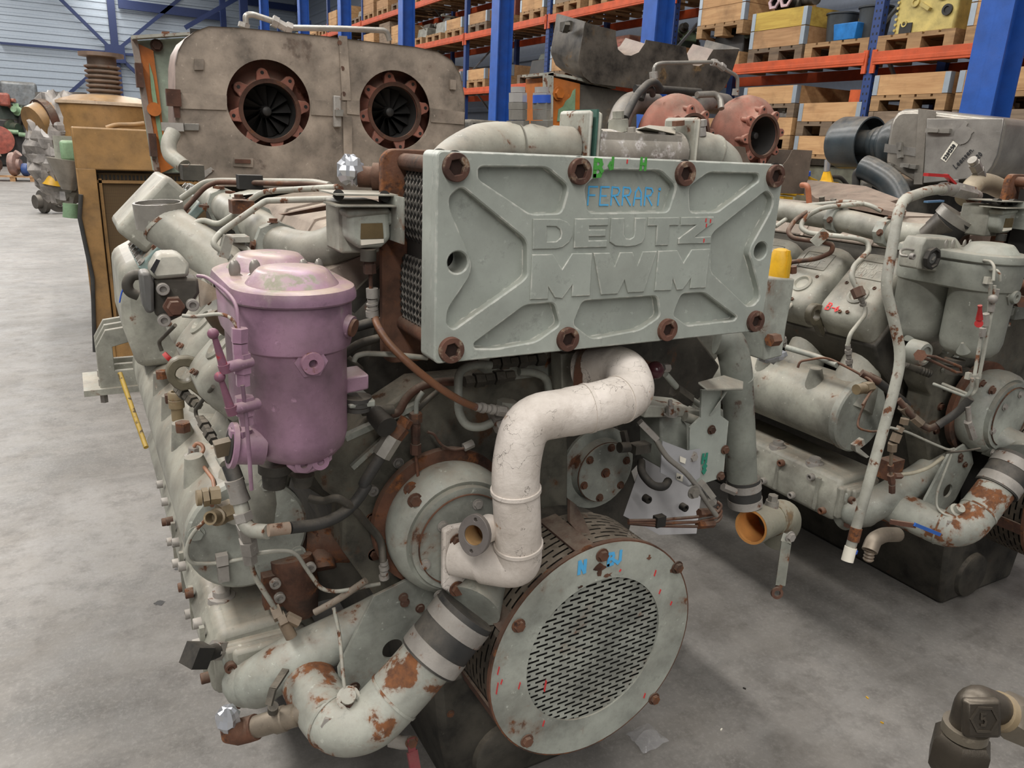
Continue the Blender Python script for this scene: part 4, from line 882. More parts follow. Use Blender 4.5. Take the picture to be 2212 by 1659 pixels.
# corrugated tube sweeping from the filter to the right case
hz = [Q('e',1040,420,1.52), Q('e',1150,440,1.50), Q('e',1260,420,1.48), Q('e',1380,500,1.49), Q('e',1490,620,1.52), Q('h',75,720,1.52), Q('h',95,880,1.50)]
part('corrugated_hose', B().tube(catmull(hz, 6), rp(9, hz[1]), 14), DIRTY)
b = B()
for k in range(4): b.cyl(Q('h',100,870+35*k,1.50), Q('h',105,895+35*k,1.50), .012 if k % 2 else .010, seg=12)
part('crimp_fitting', b, ZINC)
# left-hand pipework below the filter
hz = [Q('d',1150,1180,1.62), Q('d',1190,1250,1.60), Q('d',1240,1340,1.57)]
part('painted_hose_end', B().tube([hz[0], hz[1]], .012, 12), PALE)
part('rubber_hose', B().tube([Q('d',1230,1260,1.57), Q('d',1290,1420,1.55)], .017, 14), RUBBER)
b = B(); zz = [(1265,1390,.0195),(1290,1470,.0185),(1300,1490,.020),(1325,1580,.020)]
b.tube([Q('d',1265,1390,1.55), Q('d',1300,1500,1.545), Q('d',1325,1590,1.54)], [.0195,.0185,.021], 12); part('crimp_fitting', b, ZINC)
hz = [Q('e',500,450,1.54), Q('e',520,520,1.53), Q('e',530,610,1.52), Q('e',580,670,1.50), Q('e',720,680,1.46)]
part('elbow_tube', B().tube(fillet(hz, .03, 5), .0155, 14), CHIP)
part('hex_fitting', B().hexa(Q('e',515,530,1.525), Q('e',535,595,1.52), .020).hexa(Q('e',535,620,1.52), Q('e',560,720,1.55), .018).hexa(Q('e',560,740,1.55), Q('e',575,830,1.56), .020).hexa(Q('e',570,830,1.56), Q('e',580,910,1.57), .0165), ZINC)
tube('steel_tube', 'e', [(580,920,1.57),(620,1040,1.58),(780,1290,1.58)], 6, CHIP)
part('tee_fitting', B().hexa(Q('e',750,1330,1.58), Q('e',820,1300,1.58), .018).hexa(Q('e',800,1380,1.57), Q('e',860,1350,1.57), .018).cyl(Q('e',840,1380,1.57), Q('e',900,1500,1.56), .014, seg=14).hexa(Q('e',860,1340,1.57), Q('e',960,1390,1.56), .013), paint('old_brass', (120,104,86), .1, 20, .35))
tube('flex_braid', 'e', [(1080,1310,1.56),(1280,1200,1.54),(1480,1060,1.51)], 7.5, paint('braid', (140,128,114), .3, 90, .2), r_f=.05)
tube('copper_pipe', 'e', [(630,850,1.57),(760,830,1.55),(930,830,1.54),(1010,960,1.53),(1130,1130,1.53),(1250,1150,1.53),(1590,1085,1.53)], 4.6, CHIP, r_f=.03)
tube('copper_pipe', 'e', [(530,890,1.70),(310,930,1.71),(110,930,1.70),(75,830,1.70),(120,700,1.70),(230,590,1.69),(260,560,1.69)], 4.2, CHIP, r_f=.03)
part('pipe_clip', B().box(Q('e',358,895,1.705), (.026,.02,.026)).box(Q('e',368,1000,1.715), (.024,.02,.04)), ZINC)
tube('copper_pipe', 'd', [(905,1100,1.98),(930,1065,1.98),(980,1080,1.97),(1000,1130,1.96),(950,1180,1.95),(960,1230,1.92),(1080,1390,1.80),(1095,1500,1.74),(1070,1630,1.70)], 4.0, paint('copper_rusty', (158,110,84), .2, 30, .2), r_f=.015)
part('banjo_fitting', B().hexa(Q('d',905,1105,1.98), Q('d',905,1165,1.98), .014).lathe(Q('d',905,1190,1.98), ZH, [(.022,-.008),(.022,.006),(.014,.008)], 14), ZINC)
part('threaded_union', B().cyl(Q('d',930,1560,1.66), Q('d',975,1555,1.66), .0175, seg=18).hexa(Q('d',985,1555,1.66), Q('d',1040,1545,1.66), .021).hexa(Q('d',1050,1540,1.66), Q('d',1140,1530,1.66), .020), paint('old_brass2', (140,122,92), .1, 20, .35))
part('threaded_union', B().lathe(Q('e',350,560,1.66), (Q('e',260,575,1.62)-Q('e',350,560,1.66)), [(.020,0),(.020,.02),(.0155,.022),(.0155,.05),(.011,.05),(.011,.02),(.0001,.02)], 20).hexa(Q('e',340,540,1.66), Q('e',440,500,1.67), .024), paint('old_brass2', (140,122,92)))
part('quick_coupling', B().lathe(Q('d',765,860,2.22), ZH, [(.016,0),(.016,.035),(.021,.038),(.021,.06),(.019,.062),(.021,.064),(.021,.08),(.019,.084),(.012,.084),(.012,.05)], 18), paint('old_brass2', (140,122,92)))
part('sensor_plug', B().hexa(Q('d',470,200,2.9), Q('d',470,130,2.9), .028), RUST); part('sensor_cap', B().box(Q('d',470,50,2.9), (.05,.05,.06)), paint('green_cap', (140,176,96), 0, 9, .2))
tube('injector_pipe', 'd', [(1080,560,1.72),(920,770,1.85),(930,830,1.85),(960,850,1.83)], 4.6, DIRTY)
b = B(); q0, q1 = Q('d',970,850,1.83), Q('d',1090,1060,1.72)
for k in range(5): b.hexa(q0+(q1-q0)*(k/5), q0+(q1-q0)*(k/5+.15), .014 if k % 2 else .011)
part('injector_union', b, DIRTY)
b = B(); q0, q1 = Q('d',760,580,2.0), Q('d',960,740,1.9)
for k in range(5): b.hexa(q0+(q1-q0)*(k/5), q0+(q1-q0)*(k/5+.15), .015 if k % 2 else .012)
part('injector_union', b, DIRTY)
tube('injector_pipe', 'd', [(620,240,2.3),(590,160,2.3),(740,10,2.2)], 4.2, DIRTY)
part('red_sleeve', B().cyl(Q('d',660,310,2.25), Q('d',690,285,2.25), .016, seg=14), REDP)
part('dipstick', B().tube([Q('d',245,440,2.3), Q('d',370,800,2.2), Q('d',480,1105,2.1)], .0065, 10), paint('yellow_stick', (178,146,52), .4, 40, .1, r1=(90,76,50), r2=(80,66,46)))
# rusty castings in the opening behind the tubes
b = B(); b.tube([Q('e',900,880,1.72), Q('e',940,1100,1.70), Q('e',1000,1300,1.70)], [.05,.055,.035], 18).box(Q('e',790,1120,1.71), (.07,.03,.09)); ro = part('oil_pump_casting', b, RUST)
for x, y in ((770,1075),(805,1185),(1045,950)): part('socket_bolt', B().cap_bolt(Q('e',x,y,1.66), -YH, .013, .012), ZINC, ro)
b = B(); b.tube([Q('e',1000,760,1.80), Q('e',1350,760,1.78)], .055, 18).tube([Q('e',1100,800,1.78), Q('e',1130,980,1.74)], .04, 14); part('oil_pump_casting', b, RUST)
b = B(); b.box(Q('e',1250,980,1.80), (.20,.1,.10)); part('inner_casting', b, DIRTY)
# cylindrical black sensor plug at the lower left
part('plug_connector', B().bar(Q('f',110,440,1.64), Q('f',240,440,1.66), .045, .05).cyl(Q('f',230,440,1.66), Q('f',340,400,1.68), .018, seg=14), BLACKI)
part('hex_fitting', B().hexa(Q('f',310,400,1.68), Q('f',390,395,1.70), .024), ZINC)
# shut-off valve on the elbow, rusty bend and foil wrapped end
q0, q1 = Q('f',1090,900,1.45), Q('f',660,1030,1.52)
part('drain_valve', B().tube([q0, q0+(q1-q0)*.2, q0+(q1-q0)*.22, q0+(q1-q0)*.42, q0+(q1-q0)*.44, q0+(q1-q0)*.62, q0+(q1-q0)*.64, q1], [.021,.021,.026,.026,.029,.029,.025,.025], 14), paint('nickel', (150,138,122), .06, 30, .3, metal=.6))
part('rusty_bend', B().tube(fillet([q1, Q('f',560,1060,1.53), Q('f',470,1080,1.52), Q('f',450,1000,1.50)], .02, 6), [.027]*3+[.027]*7+[.026]*(3), 18) if False else B().tube([q1, Q('f',600,1050,1.53), Q('f',520,1070,1.53), Q('f',470,1060,1.53), Q('f',440,1000,1.53)], [.029,.029,.029,.030,.022], 20), RUST)
b = B(); ctr = Q('f',430,960,1.53); b.ball(ctr, .024, 14, (1,1,1.3))
rr = random.Random(3); b.v = [ctr+(v-ctr)*(1+rr.uniform(-.2,.22)) for v in b.v]; part('foil_wrap', b, FOIL, sharp=6)
part('valve_lever', B().bar(Q('f',905,560,1.52), Q('f',800,720,1.47), .016, .007).bar(Q('f',800,715,1.47), Q('f',765,850,1.46), .016, .007).cyl(Q('f',800,860,1.47), Q('f',800,900,1.48), .012, seg=12), DIRTY)
tube('copper_pipe', 'f', [(1300,50,1.50),(1350,270,1.48),(1375,600,1.42),(1400,780,1.39)], 4.2, CHIP, r_f=.05)
part('banjo_fitting', B().hexa(Q('f',1395,850,1.37), Q('f',1430,810,1.38), .014).lathe(Q('f',1460,860,1.375), V((-.3,-.5,.8)), [(.02,-.004),(.02,.006),(.013,.008),(.013,.02)], 14), DRUST)
b = B(); b.tube([Q('f',1760,1140,1.46), Q('f',1860,1160,1.44), Q('f',1930,1160,1.42)], .016, 14); part('drain_cock', b, ZINC)
lv = part('tap_lever', B().bar(Q('f',1935,1120,1.40), Q('f',1945,1230,1.39), .018, .006).bar(Q('f',1945,1230,1.39), Q('f',1975,1400,1.37), .026, .008), paint('red_lever', (128,48,56), .15, 30, .2))
part('lever_bolt', B().bolt(Q('f',1940,1150,1.40), -YH, .012), RUST, lv)
part('filter_spring_band', B().tube([U(700,870,1.42), U(708,872,1.42)], .002, 6), PURPLE) if False else None
# right-hand front: injection pump end plate, governor box, linkage, bellcrank plate
pcn = Q('j',450,1080,1.62)
b = B(); b.lathe(pcn+V((0,.06,0)), -YH, [(.125,0),(.125,.03),(.095,.035),(.09,.06),(.088,.066),(.0001,.066)], 40); ip = part('pump_cover', b, GREY)
for a_ in range(0, 360, 60): part('bolt', B().bolt(pcn+V((.076*math.cos(math.radians(a_+20)), -.006, .076*math.sin(math.radians(a_+20)))), -YH, .009), RUST, ip)
part('bolt', B().bolt(pcn+V((0,-.006,0)), -YH, .011), RUST, ip)
part('rust_ring', B().annulus(pcn+V((0,-.0,0)), -YH, .086, .0905, .003, 40), RUST, ip)
b = B(); b.prism([Q('j',890,650,1.52), Q('j',1050,640,1.50), Q('j',1100,720,1.50), Q('j',1110,1100,1.50), Q('j',900,1060,1.52)], (.0,.10,0)); gv = part('governor_box', b, GREY, bevel=.006)
bpl = [(1210,440),(1290,455),(1400,640),(1420,680),(1375,1110),(1290,1160),(1105,1195),(1115,735),(1205,665)]
b = B(); b.prism([Q('j',x,y,1.44) for x, y in [(1120,735),(1205,655),(1210,440),(1360,450),(1358,640),(1420,685),(1378,1120),(1195,1180),(1110,1195)]], (0,.006,0)); lk = part('lever_plate', b, PLATE)
b = B(); b.prism([Q('j',1180,395,1.40), Q('j',1380,340,1.47), Q('j',1535,390,1.45), Q('j',1530,445,1.40), Q('j',1250,450,1.38)], (0,.0,.006)); part('top_flange', b, PALE, lk, bevel=.002)
b = B(); b.prism([Q('j',1270,640,1.435), Q('j',1400,455,1.42), Q('j',1390,455,1.46)], (.006,0,0)); part('gusset', b, PLATE, lk)
bolts([Q('j',1285,750,1.438), Q('j',1390,905,1.438), Q('j',1355,1110,1.438)], -YH, .010, RUST, lk)
for txt, x, y, s_ in (('A',1215,1010,.018), ('6',1215,1090,.018)):
    part('painted_mark', strokes('8' if txt == '6' else 'H', Q('j',x,y,1.437), XH, ZH, -YH, s_, .008), TEAL, lk)
b = B(); b.prism([Q('j',905,838,1.43), Q('j',1105,915,1.41), Q('j',1200,900,1.43), Q('j',1200,1120,1.43), Q('j',1105,1195,1.41), Q('j',890,1085,1.43)], (0,.003,0)); sc = part('scale_plate', b, flat('galv', (176,176,178), .4, .3))
part('scale_label', B().prism([Q('j',1040,955,1.414), Q('j',1088,975,1.41), Q('j',1080,1015,1.41), Q('j',1040,1000,1.414)], (0,-.001,0)), PAPER, sc); part('scale_label', B().prism([Q('j',1015,1085,1.418), Q('j',1065,1105,1.414), Q('j',1060,1155,1.414), Q('j',1012,1135,1.418)], (0,-.001,0)), PAPER, sc)
part('scale_lettering', strokes('MIN', Q('j',1018,1135,1.4125), XH, ZH, -YH, .0045, .0012), INKB, sc)
part('bolt', B().bolt(Q('j',1140,960,1.42), -YH, .011), ZINC, sc)
tube('control_rod', 'j', [(850,820,1.40),(930,960,1.38),(1120,1110,1.37),(1240,1300,1.36),(1325,1420,1.36)], 6, BARE, r_f=.06)
part('rod_fork', B().bar(Q('j',730,690,1.42), Q('j',860,820,1.40), .022, .014), ZINC); part('rod_fork', B().bar(Q('j',1210,1165,1.37), Q('j',1290,1270,1.36), .026, .016).bolt(Q('j',1145,1235,1.36), -YH, .014).hexa(Q('j',1270,1280,1.36), Q('j',1300,1320,1.36), .012), BARE)
part('link_clevis', B().box(Q('j',730,890,1.45), (.05,.03,.024)).bar(Q('j',600,760,1.47), Q('j',620,850,1.46), .014, .014).cyl(Q('j',570,890,1.45), Q('j',640,885,1.45), .014, seg=14), DIRTY)
part('ball_knob', B().ball(Q('j',850,287,1.42), rp(19.5, Q('j',850,287,1.42)), 24), paint('bakelite', (74,36,42), 0, 9, .1, rough=.2))
part('knob_lever', B().bar(Q('j',600,190,1.50), Q('j',830,265,1.43), .012, .022), RUST); part('knob_nut', B().hexa(Q('j',910,270,1.42), Q('j',955,268,1.42), .011), ZINC)
tube('governor_hose', 'j', [(740,1000,1.50),(740,1090,1.46),(830,1190,1.43),(920,1200,1.42),(950,1150,1.44)], 9, BLACKI, r_f=.03)
tube('control_tube', 'j', [(930,320,1.5),(1050,460,1.5),(1200,560,1.52)], 7, GREY)
part('hex_union', B().hexa(Q('j',1000,440,1.5), Q('j',1110,520,1.5), .020), DIRTY)
part('adjusting_screw', B().hexa(Q('j',965,560,1.48), Q('j',965,610,1.48), .010).cyl(Q('j',965,520,1.48), Q('j',965,640,1.48), .006, seg=10).bolt(Q('j',970,640,1.48), ZH, .014), ZINC)
b = B(); b.prism([Q('j',800,560,1.50), Q('j',1200,600,1.50), Q('j',1200,650,1.50), Q('j',760,660,1.50)], (0,.12,0)); part('governor_lid', b, CHIP, bevel=.004)
b = B(); b.tube([Q('j',1080,650,1.49), Q('j',1190,690,1.48)], .014, 12); part('cross_shaft', b, PALE)
# copper capillaries bundled behind the guard
for k, o_ in enumerate((0, 40, 75)): tube('copper_pipe', 'j', [(640,1460+10*k,1.42),(880,1455+o_*.6,1.42),(1180,1430+o_,1.40),(1340,1390+o_,1.40),(1370,1340+o_,1.40),(1330,1310+o_,1.41)], 3.6, DRUST if k != 1 else RUST, r_f=.015)
part('pipe_union', B().hexa(Q('j',1190,1400,1.40), Q('j',1310,1390,1.40), .012).hexa(Q('j',1180,1490,1.40), Q('j',1300,1480,1.40), .012), RUST)
part('pipe_clip', B().box(Q('j',880,1460,1.42), (.03,.02,.03)), BLACKI)
# big water pipe dropping on the right of the first engine, coupling and open bend
bp = [Q('j',1330,40,1.62), Q('j',1430,60,1.60), Q('j',1480,250,1.58), Q('j',1500,600,1.57), Q('j',1525,1130,1.56)]
b = B(); r_ = rp(33, bp[3]); b.tube(fillet(bp, .06, 6), r_, 28); dp = part('down_pipe', b, paint('pipe_flaked', (136,139,129), .44, 9, .15, r1=(96,82,72), r2=(86,74,66)))
part('pipe_bead', B().tube([Q('j',1492,345,1.578), Q('j',1493,352,1.578)], r_*1.03, 28), GREY, dp)
c0, c1 = Q('j',1535,1130,1.56), Q('j',1550,1335,1.55); part('rubber_sleeve', B().tube([c0, c1], r_*1.12, 28), RUBBER, dp)
for a_, b_ in ((.12,.38), (.72,1.0)): part('hose_clamp', B().tube([c0+(c1-c0)*a_, c0+(c1-c0)*b_], r_*1.16, 28), ZINC, dp)
part('clamp_screw', B().hexa(Q('j',1375,1195,1.50), Q('j',1470,1235,1.49), .012), ZINC, dp)
ob_c = Q('m',212,945,1.50)
od = (ob_c - Q('m',380,880,1.53)).normalized(); R_o = rp(38, ob_c)
b = B(); b.lathe(ob_c, -od, [(R_o*.86,.0),(R_o,.0),(R_o*1.02,.02),(R_o*.95,.05),(R_o*.95,.16)], 32); bnd = part('open_bend', b, paint('bend_paint', (138,136,120), .3, 7, .25, r1=(120,96,66), r2=(96,88,74)))
part('bend_lining', B().lathe(ob_c+od*.002, -od, [(R_o*1.0,.0),(R_o*.86,.001),(R_o*.84,.05),(R_o*.80,.13),(.0001,.14)], 32), ORANGEW, bnd)
b = B(); b.tube(fillet([ob_c-od*.12, ob_c-od*.2, ob_c-od*.24+V((.01,.02,-.06)), ob_c-od*.25+V((.0,.06,-.12))], .06, 6), R_o*1.0, 26); part('bend_back', b, paint('bend_paint', (0,0,0)), bnd)
part('vent_plug', B().cyl(ob_c-od*.11+V((0,0,R_o*.8)), ob_c-od*.11+V((0,0,R_o*1.25)), .022, .020, 18).hexa(ob_c-od*.11+V((0,0,R_o*1.2)), ob_c-od*.11+V((0,0,R_o*1.6)), .016), BARE, bnd)
lv = part('bend_lever', B().bar(Q('m',485,1000,1.45), Q('m',465,1060,1.44), .03, .008).bar(Q('m',470,1050,1.44), Q('m',425,1370,1.43), .030, .007), paint('lever_paint', (140,141,130), .3, 9, .2), bnd)
part('lever_eye', B().lathe(Q('m',398,1425,1.43), V((-.5,-1,.2)), [(.010,0),(.019,0),(.019,.008),(.010,.008)], 20, True).bar(Q('m',425,1365,1.43), Q('m',405,1405,1.43), .02, .006), DRUST, bnd)
part('lever_bolt', B().bolt(Q('m',495,1015,1.44), -YH, .014), ZINC, bnd)
# cardboard behind the governor
b = B(); b.prism([Q('j',770,930,1.66), Q('j',1230,1060,1.60), Q('j',1170,1560,1.60), Q('j',880,1570,1.60), Q('j',600,1420,1.66)], (.003,.004,0))
part('card_sheet', b, flat('grey_card', (190,188,188), .85), label='grey card sheet tucked behind the linkage')
for x, y in ((768,1280),(1055,1345)): part('socket_bolt', B().cap_bolt(Q('j',x,y,1.59), -YH, .012, .02), BLACKI)
# top of the cooler: cast water pipes with fittings (behind the end plate)
cp_ = [Q('t',40,540,1.50), Q('t',200,470,1.56), Q('t',420,425,1.62), Q('t',640,435,1.62), Q('t',920,450,1.62)]
b = B(); b.tube(catmull(cp_, 6), [.028+.024*min(1, i/9) for i in range(25)], 26); cw = part('cast_water_pipe', b, CASTG)
part('weld_bead', B().tube([Q('t',545,430,1.62), Q('t',552,430,1.62)], .0535, 26), CASTG, cw)
b = B(); b.box((Q('t',945,370,1.62)+Q('t',960,380,1.62))/2, (.016,.13,.125)); part('pipe_flange', b, CHIP, cw, bevel=.012)
part('flange_gasket', B().box(Q('t',992,375,1.62), (.006,.13,.13)), paint('gasket_green', (70,104,92), 0, 9, .1), cw)
part('pipe_flange', B().box(Q('t',1015,378,1.62), (.015,.13,.12)), CASTG, cw, bevel=.012)
for x, blue in ((565, 0), (728, 1)):
    f_ = lambda y: Q('t', x, y, 1.62); b = B(); b.cyl(f_(390), f_(290), .026, .021, 18).hexa(f_(300), f_(255), .026).hexa(f_(250), f_(180), .021).hexa(f_(178), f_(130), .0215)
    q_ = part('hex_fitting', b, BARE); 
    part('fitting_cap', B().hexa(f_(128), f_(65), .0205).cyl(f_(62), f_(25), .0165, seg=18), flat('chrome', (204,200,194), .16, .5), q_)
    if blue: part('blue_band', B().cyl(f_(135), f_(80), .0212, seg=20), BLUEM, q_)
b = B(); b.tube([Q('t',1030,465,1.62), Q('t',1640,480,1.62)], .054, 26).box(Q('t',1330,470,1.62), (.25,.09,.09)); th_ = part('thermostat_housing', b, paint('corroded_cast', (150,144,134), .42, 26, .2, r1=(206,202,198), r2=(120,108,100)))
for x, h_ in ((1095,290),(1330,305),(1540,325)): part('boss', B().cyl(Q('t',x,470,1.60), Q('t',x,h_+30,1.60), .020, .017, 16).hexa(Q('t',x,h_+30,1.60), Q('t',x,h_-5,1.60), .014), paint('corroded_cast', (0,0,0)), th_)
part('boss', B().cyl(Q('t',1250,330,1.62), Q('t',1250,245,1.62), .026, .024, 18).hexa(Q('t',1250,240,1.62), Q('t',1250,190,1.62), .014), CASTG, th_)
part('pipe_flange', B().box(Q('t',1675,400,1.62), (.018,.13,.12)), CASTG, th_, bevel=.012); part('flange_cover', B().prism([Q('t',1435,300,1.58), Q('t',1460,285,1.62), Q('t',1640,300,1.62), Q('t',1640,345,1.58)], (0,.05,-.008)), CASTG, th_)
b = B(); b.tube(fillet([Q('t',1690,470,1.62), Q('t',1850,480,1.62), Q('t',1960,560,1.62), Q('t',1970,680,1.62)], .09, 8), .056, 26); el = part('outlet_elbow', b, PALE); part('weld_bead', B().tube([Q('t',1868,492,1.62), Q('t',1875,496,1.62)], .058, 26), PALE, el)
part('hex_plug', B().cyl(Q('t',1790,360,1.60), Q('t',1790,300,1.60), .023, .021, 18).hexa(Q('t',1795,295,1.60), Q('t',1795,250,1.60), .023), ZINC, el); part('bolt', B().hexa(Q('t',1660,290,1.60), Q('t',1660,255,1.60), .016), RUST, th_)
# rust brown air bleed flange with foil, left of the cooler
b = B(); q0, q1 = Q('r',1640,1120,1.60), Q('r',1440,1110,1.63); b.tube([q0, q0+(q1-q0)*.3, q0+(q1-q0)*.32, q0+(q1-q0)*.55, q0+(q1-q0)*.57, q1], [.018,.018,.030,.030,.022,.022], 16); bl = part('bleed_flange', b, RUST)
ctr = Q('r',1390,1070,1.63); b = B(); b.ball(ctr, .026, 16, (1,1,1.15)); rr = random.Random(5); b.v = [ctr+(v-ctr)*(1+rr.uniform(-.22,.22)) for v in b.v]; part('foil_wrap', b, FOIL, sharp=6)
# fuel and vent tubes over the left bank
for pts, r_, m_ in (([(760,270,2.35),(960,130,2.30),(1080,120,2.28),(1500,125,2.15),(1880,130,2.0),(2020,160,1.9)], 6.5, PALE), ([(735,420,2.2),(960,170,2.2),(1060,130,2.2),(1260,135,2.15),(1900,150,1.95),(2120,190,1.8)], 5.6, DRUST),
    ([(1330,300,1.95),(1440,220,1.93),(1560,205,1.9),(2100,175,1.7)], 6.5, CHIP), ([(1100,720,1.80),(1020,660,1.80),(1080,570,1.82),(1420,330,1.80),(1480,290,1.80),(2060,275,1.65)], 6.8, CHIP), ([(830,515,2.05),(930,450,2.05),(1070,500,2.03),(1230,400,1.98)], 6.5, PALE),
    ([(1170,770,1.83),(1190,800,1.80),(1180,840,1.78)], 7.5, PALE), ([(1210,650,1.83),(1350,720,1.80),(1300,770,1.78),(1290,800,1.76)], 6.0, CHIP)):
    tube('fuel_tube', 'a', pts, r_, m_, r_f=.03)
part('tube_clamp', B().box(Q('a',1270,340,1.95), (.05,.05,.03)).bolt(Q('a',1250,310,1.93)+V((0,0,.01)), ZH, .011), RUST)
part('tube_clamp', B().bar(Q('a',1160,590,1.80), Q('a',1110,770,1.80), .03, .02).box(Q('a',1240,610,1.82), (.04,.06,.012)), CHIP)
part('cable_clip', B().box(Q('a',1340,130,2.13), (.06,.04,.035)), BLACKI)
b = B(); b.prism([Q('a',1600,410,1.90), Q('a',2005,330,1.75), Q('a',2010,370,1.75), Q('a',1680,420,1.90)], (0,.02,0)); part('flat_bracket', b, DRUST)
b = B(); b.prism([Q('a',1180,240,2.1), Q('a',1330,200,2.1), Q('a',1560,205,2.0), Q('a',1180,260,2.1)], (0,.02,0)); part('flat_bracket', b, GREY)
for x, y in ((1175,222),(1070,180),(950,340)): part('bolt', B().hexa(Q('a',x,y+8,2.2), Q('a',x,y-14,2.2), .014), RUST)
b = B(); b.prism([Q('a',920,1200,1.62), Q('a',1130,1090,1.62), Q('a',1000,1010,1.66), Q('a',900,960,1.66)], (0,.015,0)); part('oily_bracket', b, paint('oily_brown', (98,82,62), .2, 12, .3))
tube('side_tube', 'a', [(1000,1250,1.75),(1060,1340,1.75),(1150,1400,1.75)], 14, paint('oily_brown', (0,0,0)))
# painted / chalk marks
pl_o = lambda x, y: Q('i', x, y, 1.316)
FU = (Q('i',1490,345,1.318)-Q('i',1095,352,1.318)).normalized(); FU = XH
part('chalk_writing', strokes('FERRARi', Q('i',1104,350,1.3165), XH, ZH, -YH, .0255, .0034, .33), CHALKB, hx, label='blue chalk writing')
part('painted_mark', strokes('B', Q('i',1140,197,1.2972), XH, ZH, -YH, .022, .008), GREENM, hx); part('painted_mark', strokes('d', Q('i',1215,158,1.2972), XH, ZH, -YH, .015, .006), GREENM, hx); part('painted_mark', strokes('H', Q('i',1385,163,1.2972), XH, ZH, -YH, .016, .006), GREENM, hx)
for x, y in ((1315,120),(1733,432),(1757,436),(1735,460),(1722,540)): part('paint_fleck', B().box(Q('i',x,y,1.2934 if x > 1700 else 1.297), (.003,.0008,.008)), REDM, hx)
part('painted_mark', strokes('N', Q('k',775,455,1.299), XH, ZH, -YH, .022, .009), CHALKB, gd); part('painted_mark', strokes('BJ', Q('k',955,405,1.299), XH, ZH, -YH, .022, .008, .25), CHALKB, gd)
for x, y, l_ in ((270,1080,.02),(262,1200,.03),(400,1170,.018),(550,1400,.016),(1175,1225,.014),(1240,470,.016),(1270,580,.012),(1025,443,.006),(1340,650,.010),(290,1140,.012),(560,1185,.03)):
    part('paint_fleck', B().bar(Q('k',x,y,1.299), Q('k',x,y,1.299)+V((.004,0,l_)), .006, .001), REDM, gd)
for x, y, s_ in ((905,430,.03),(960,465,.02),(1380,420,.03),(1210,355,.012),(780,540,.012)): 
    c = Q('k',x,y,1.2995); part('rust_patch', B().prism([c+V((s_*(.5+.3*math.sin(3*a_+x))*math.cos(a_), 0, s_*(.4+.25*math.cos(2*a_+y))*math.sin(a_))) for a_ in [2*math.pi*k/14 for k in range(14)]], (0,-.0006,0)), RUST, gd)
# ------------------------------------------------------------------ turbochargers and their box
CUR = E1
T1, T2 = U(584,240,3.35), U(853,242,3.35)
def turbo(c, lab):
    r0 = .105
    b = B(); b.lathe(c, YH, [(.0001,.34),(.10,.33),(.17,.27),(.215,.20),(.225,.15),(.215,.10),(.17,.075),(.135,.05),(.122,0),(.107,0),(.104,.05),(.098,.20),(.0001,.21)], 48); t = sh('turbocharger', b, PRUST, sharp=50)
    part('inlet_ring', B().annulus(c+V((0,-.004,0)), YH, .106, .122, .012, 48), DRUST, t)
    for k in range(8):
        a = math.radians(45*k+10); d = V((math.cos(a), 0, math.sin(a))); s_ = V((-math.sin(a), 0, math.cos(a)))
        lobe = [d*.116+s_*.030, d*.134+s_*.024, d*.150+s_*.021, d*.160+s_*.012, d*.164, d*.160-s_*.012, d*.150-s_*.021, d*.134-s_*.024, d*.116-s_*.030]
        part('lobe', B().prism([c+p+V((0,0,0)) for p in lobe], (0,.022,0)), PRUST, t, bevel=.003)
        part('screw_hole', B().cyl(c+d*.145+V((0,-.0015,0)), c+d*.145+V((0,.001,0)), .007, seg=12), BLACKI, t)
        k in (2, 3, 4) and part('lobe_rib', B().tube([c+d*.14+V((0,.02,0)), c+d*.15+V((0,.09,0))], .014, 10), PRUST, t)
    part('inlet_throat', B().lathe(c+V((0,.012,0)), YH, [(.105,0),(.102,.08),(.098,.17)], 40), paint('dark_throat', (58,56,54), 0, 9, 0), t)
    hub = part('impeller_hub', B().lathe(c+V((0,.055,0)), YH, [(.0001,0),(.012,.0),(.018,.004),(.024,.03),(.03,.08),(.06,.13)], 24), paint('dark_alloy', (62,60,58), 0, 9, 0, metal=.4), t)
    for k in range(12):
        vs = []
        for j in range(6):
            f = j/5
            for r in (.022, .098):
                a = math.radians(30*k) + (f*.9 if r > .05 else f*.5) + (0 if r > .05 else -.25); vs.append(c+V((r*math.cos(a), .065+.075*f+(.0 if r > .05 else .01), r*math.sin(a))))
        part('impeller_blade', B().add(vs, [(2*j, 2*j+1, 2*j+3, 2*j+2) for j in range(5)]), MATS['dark_alloy'], hub)
    return t
SHARING = True
turbo(T1, ''); turbo(T2, '')
b = B(); b.box((EX, 3.62, 1.55), (.9,.36,.30)); sh('turbo_bracket', b, DIRTY, bevel=.01)
b = B(); b.box((EX, 3.75, 1.10), (.9,.5,.70)); sh('rear_casting', b, DIRTY, bevel=.01)
SHARING = False
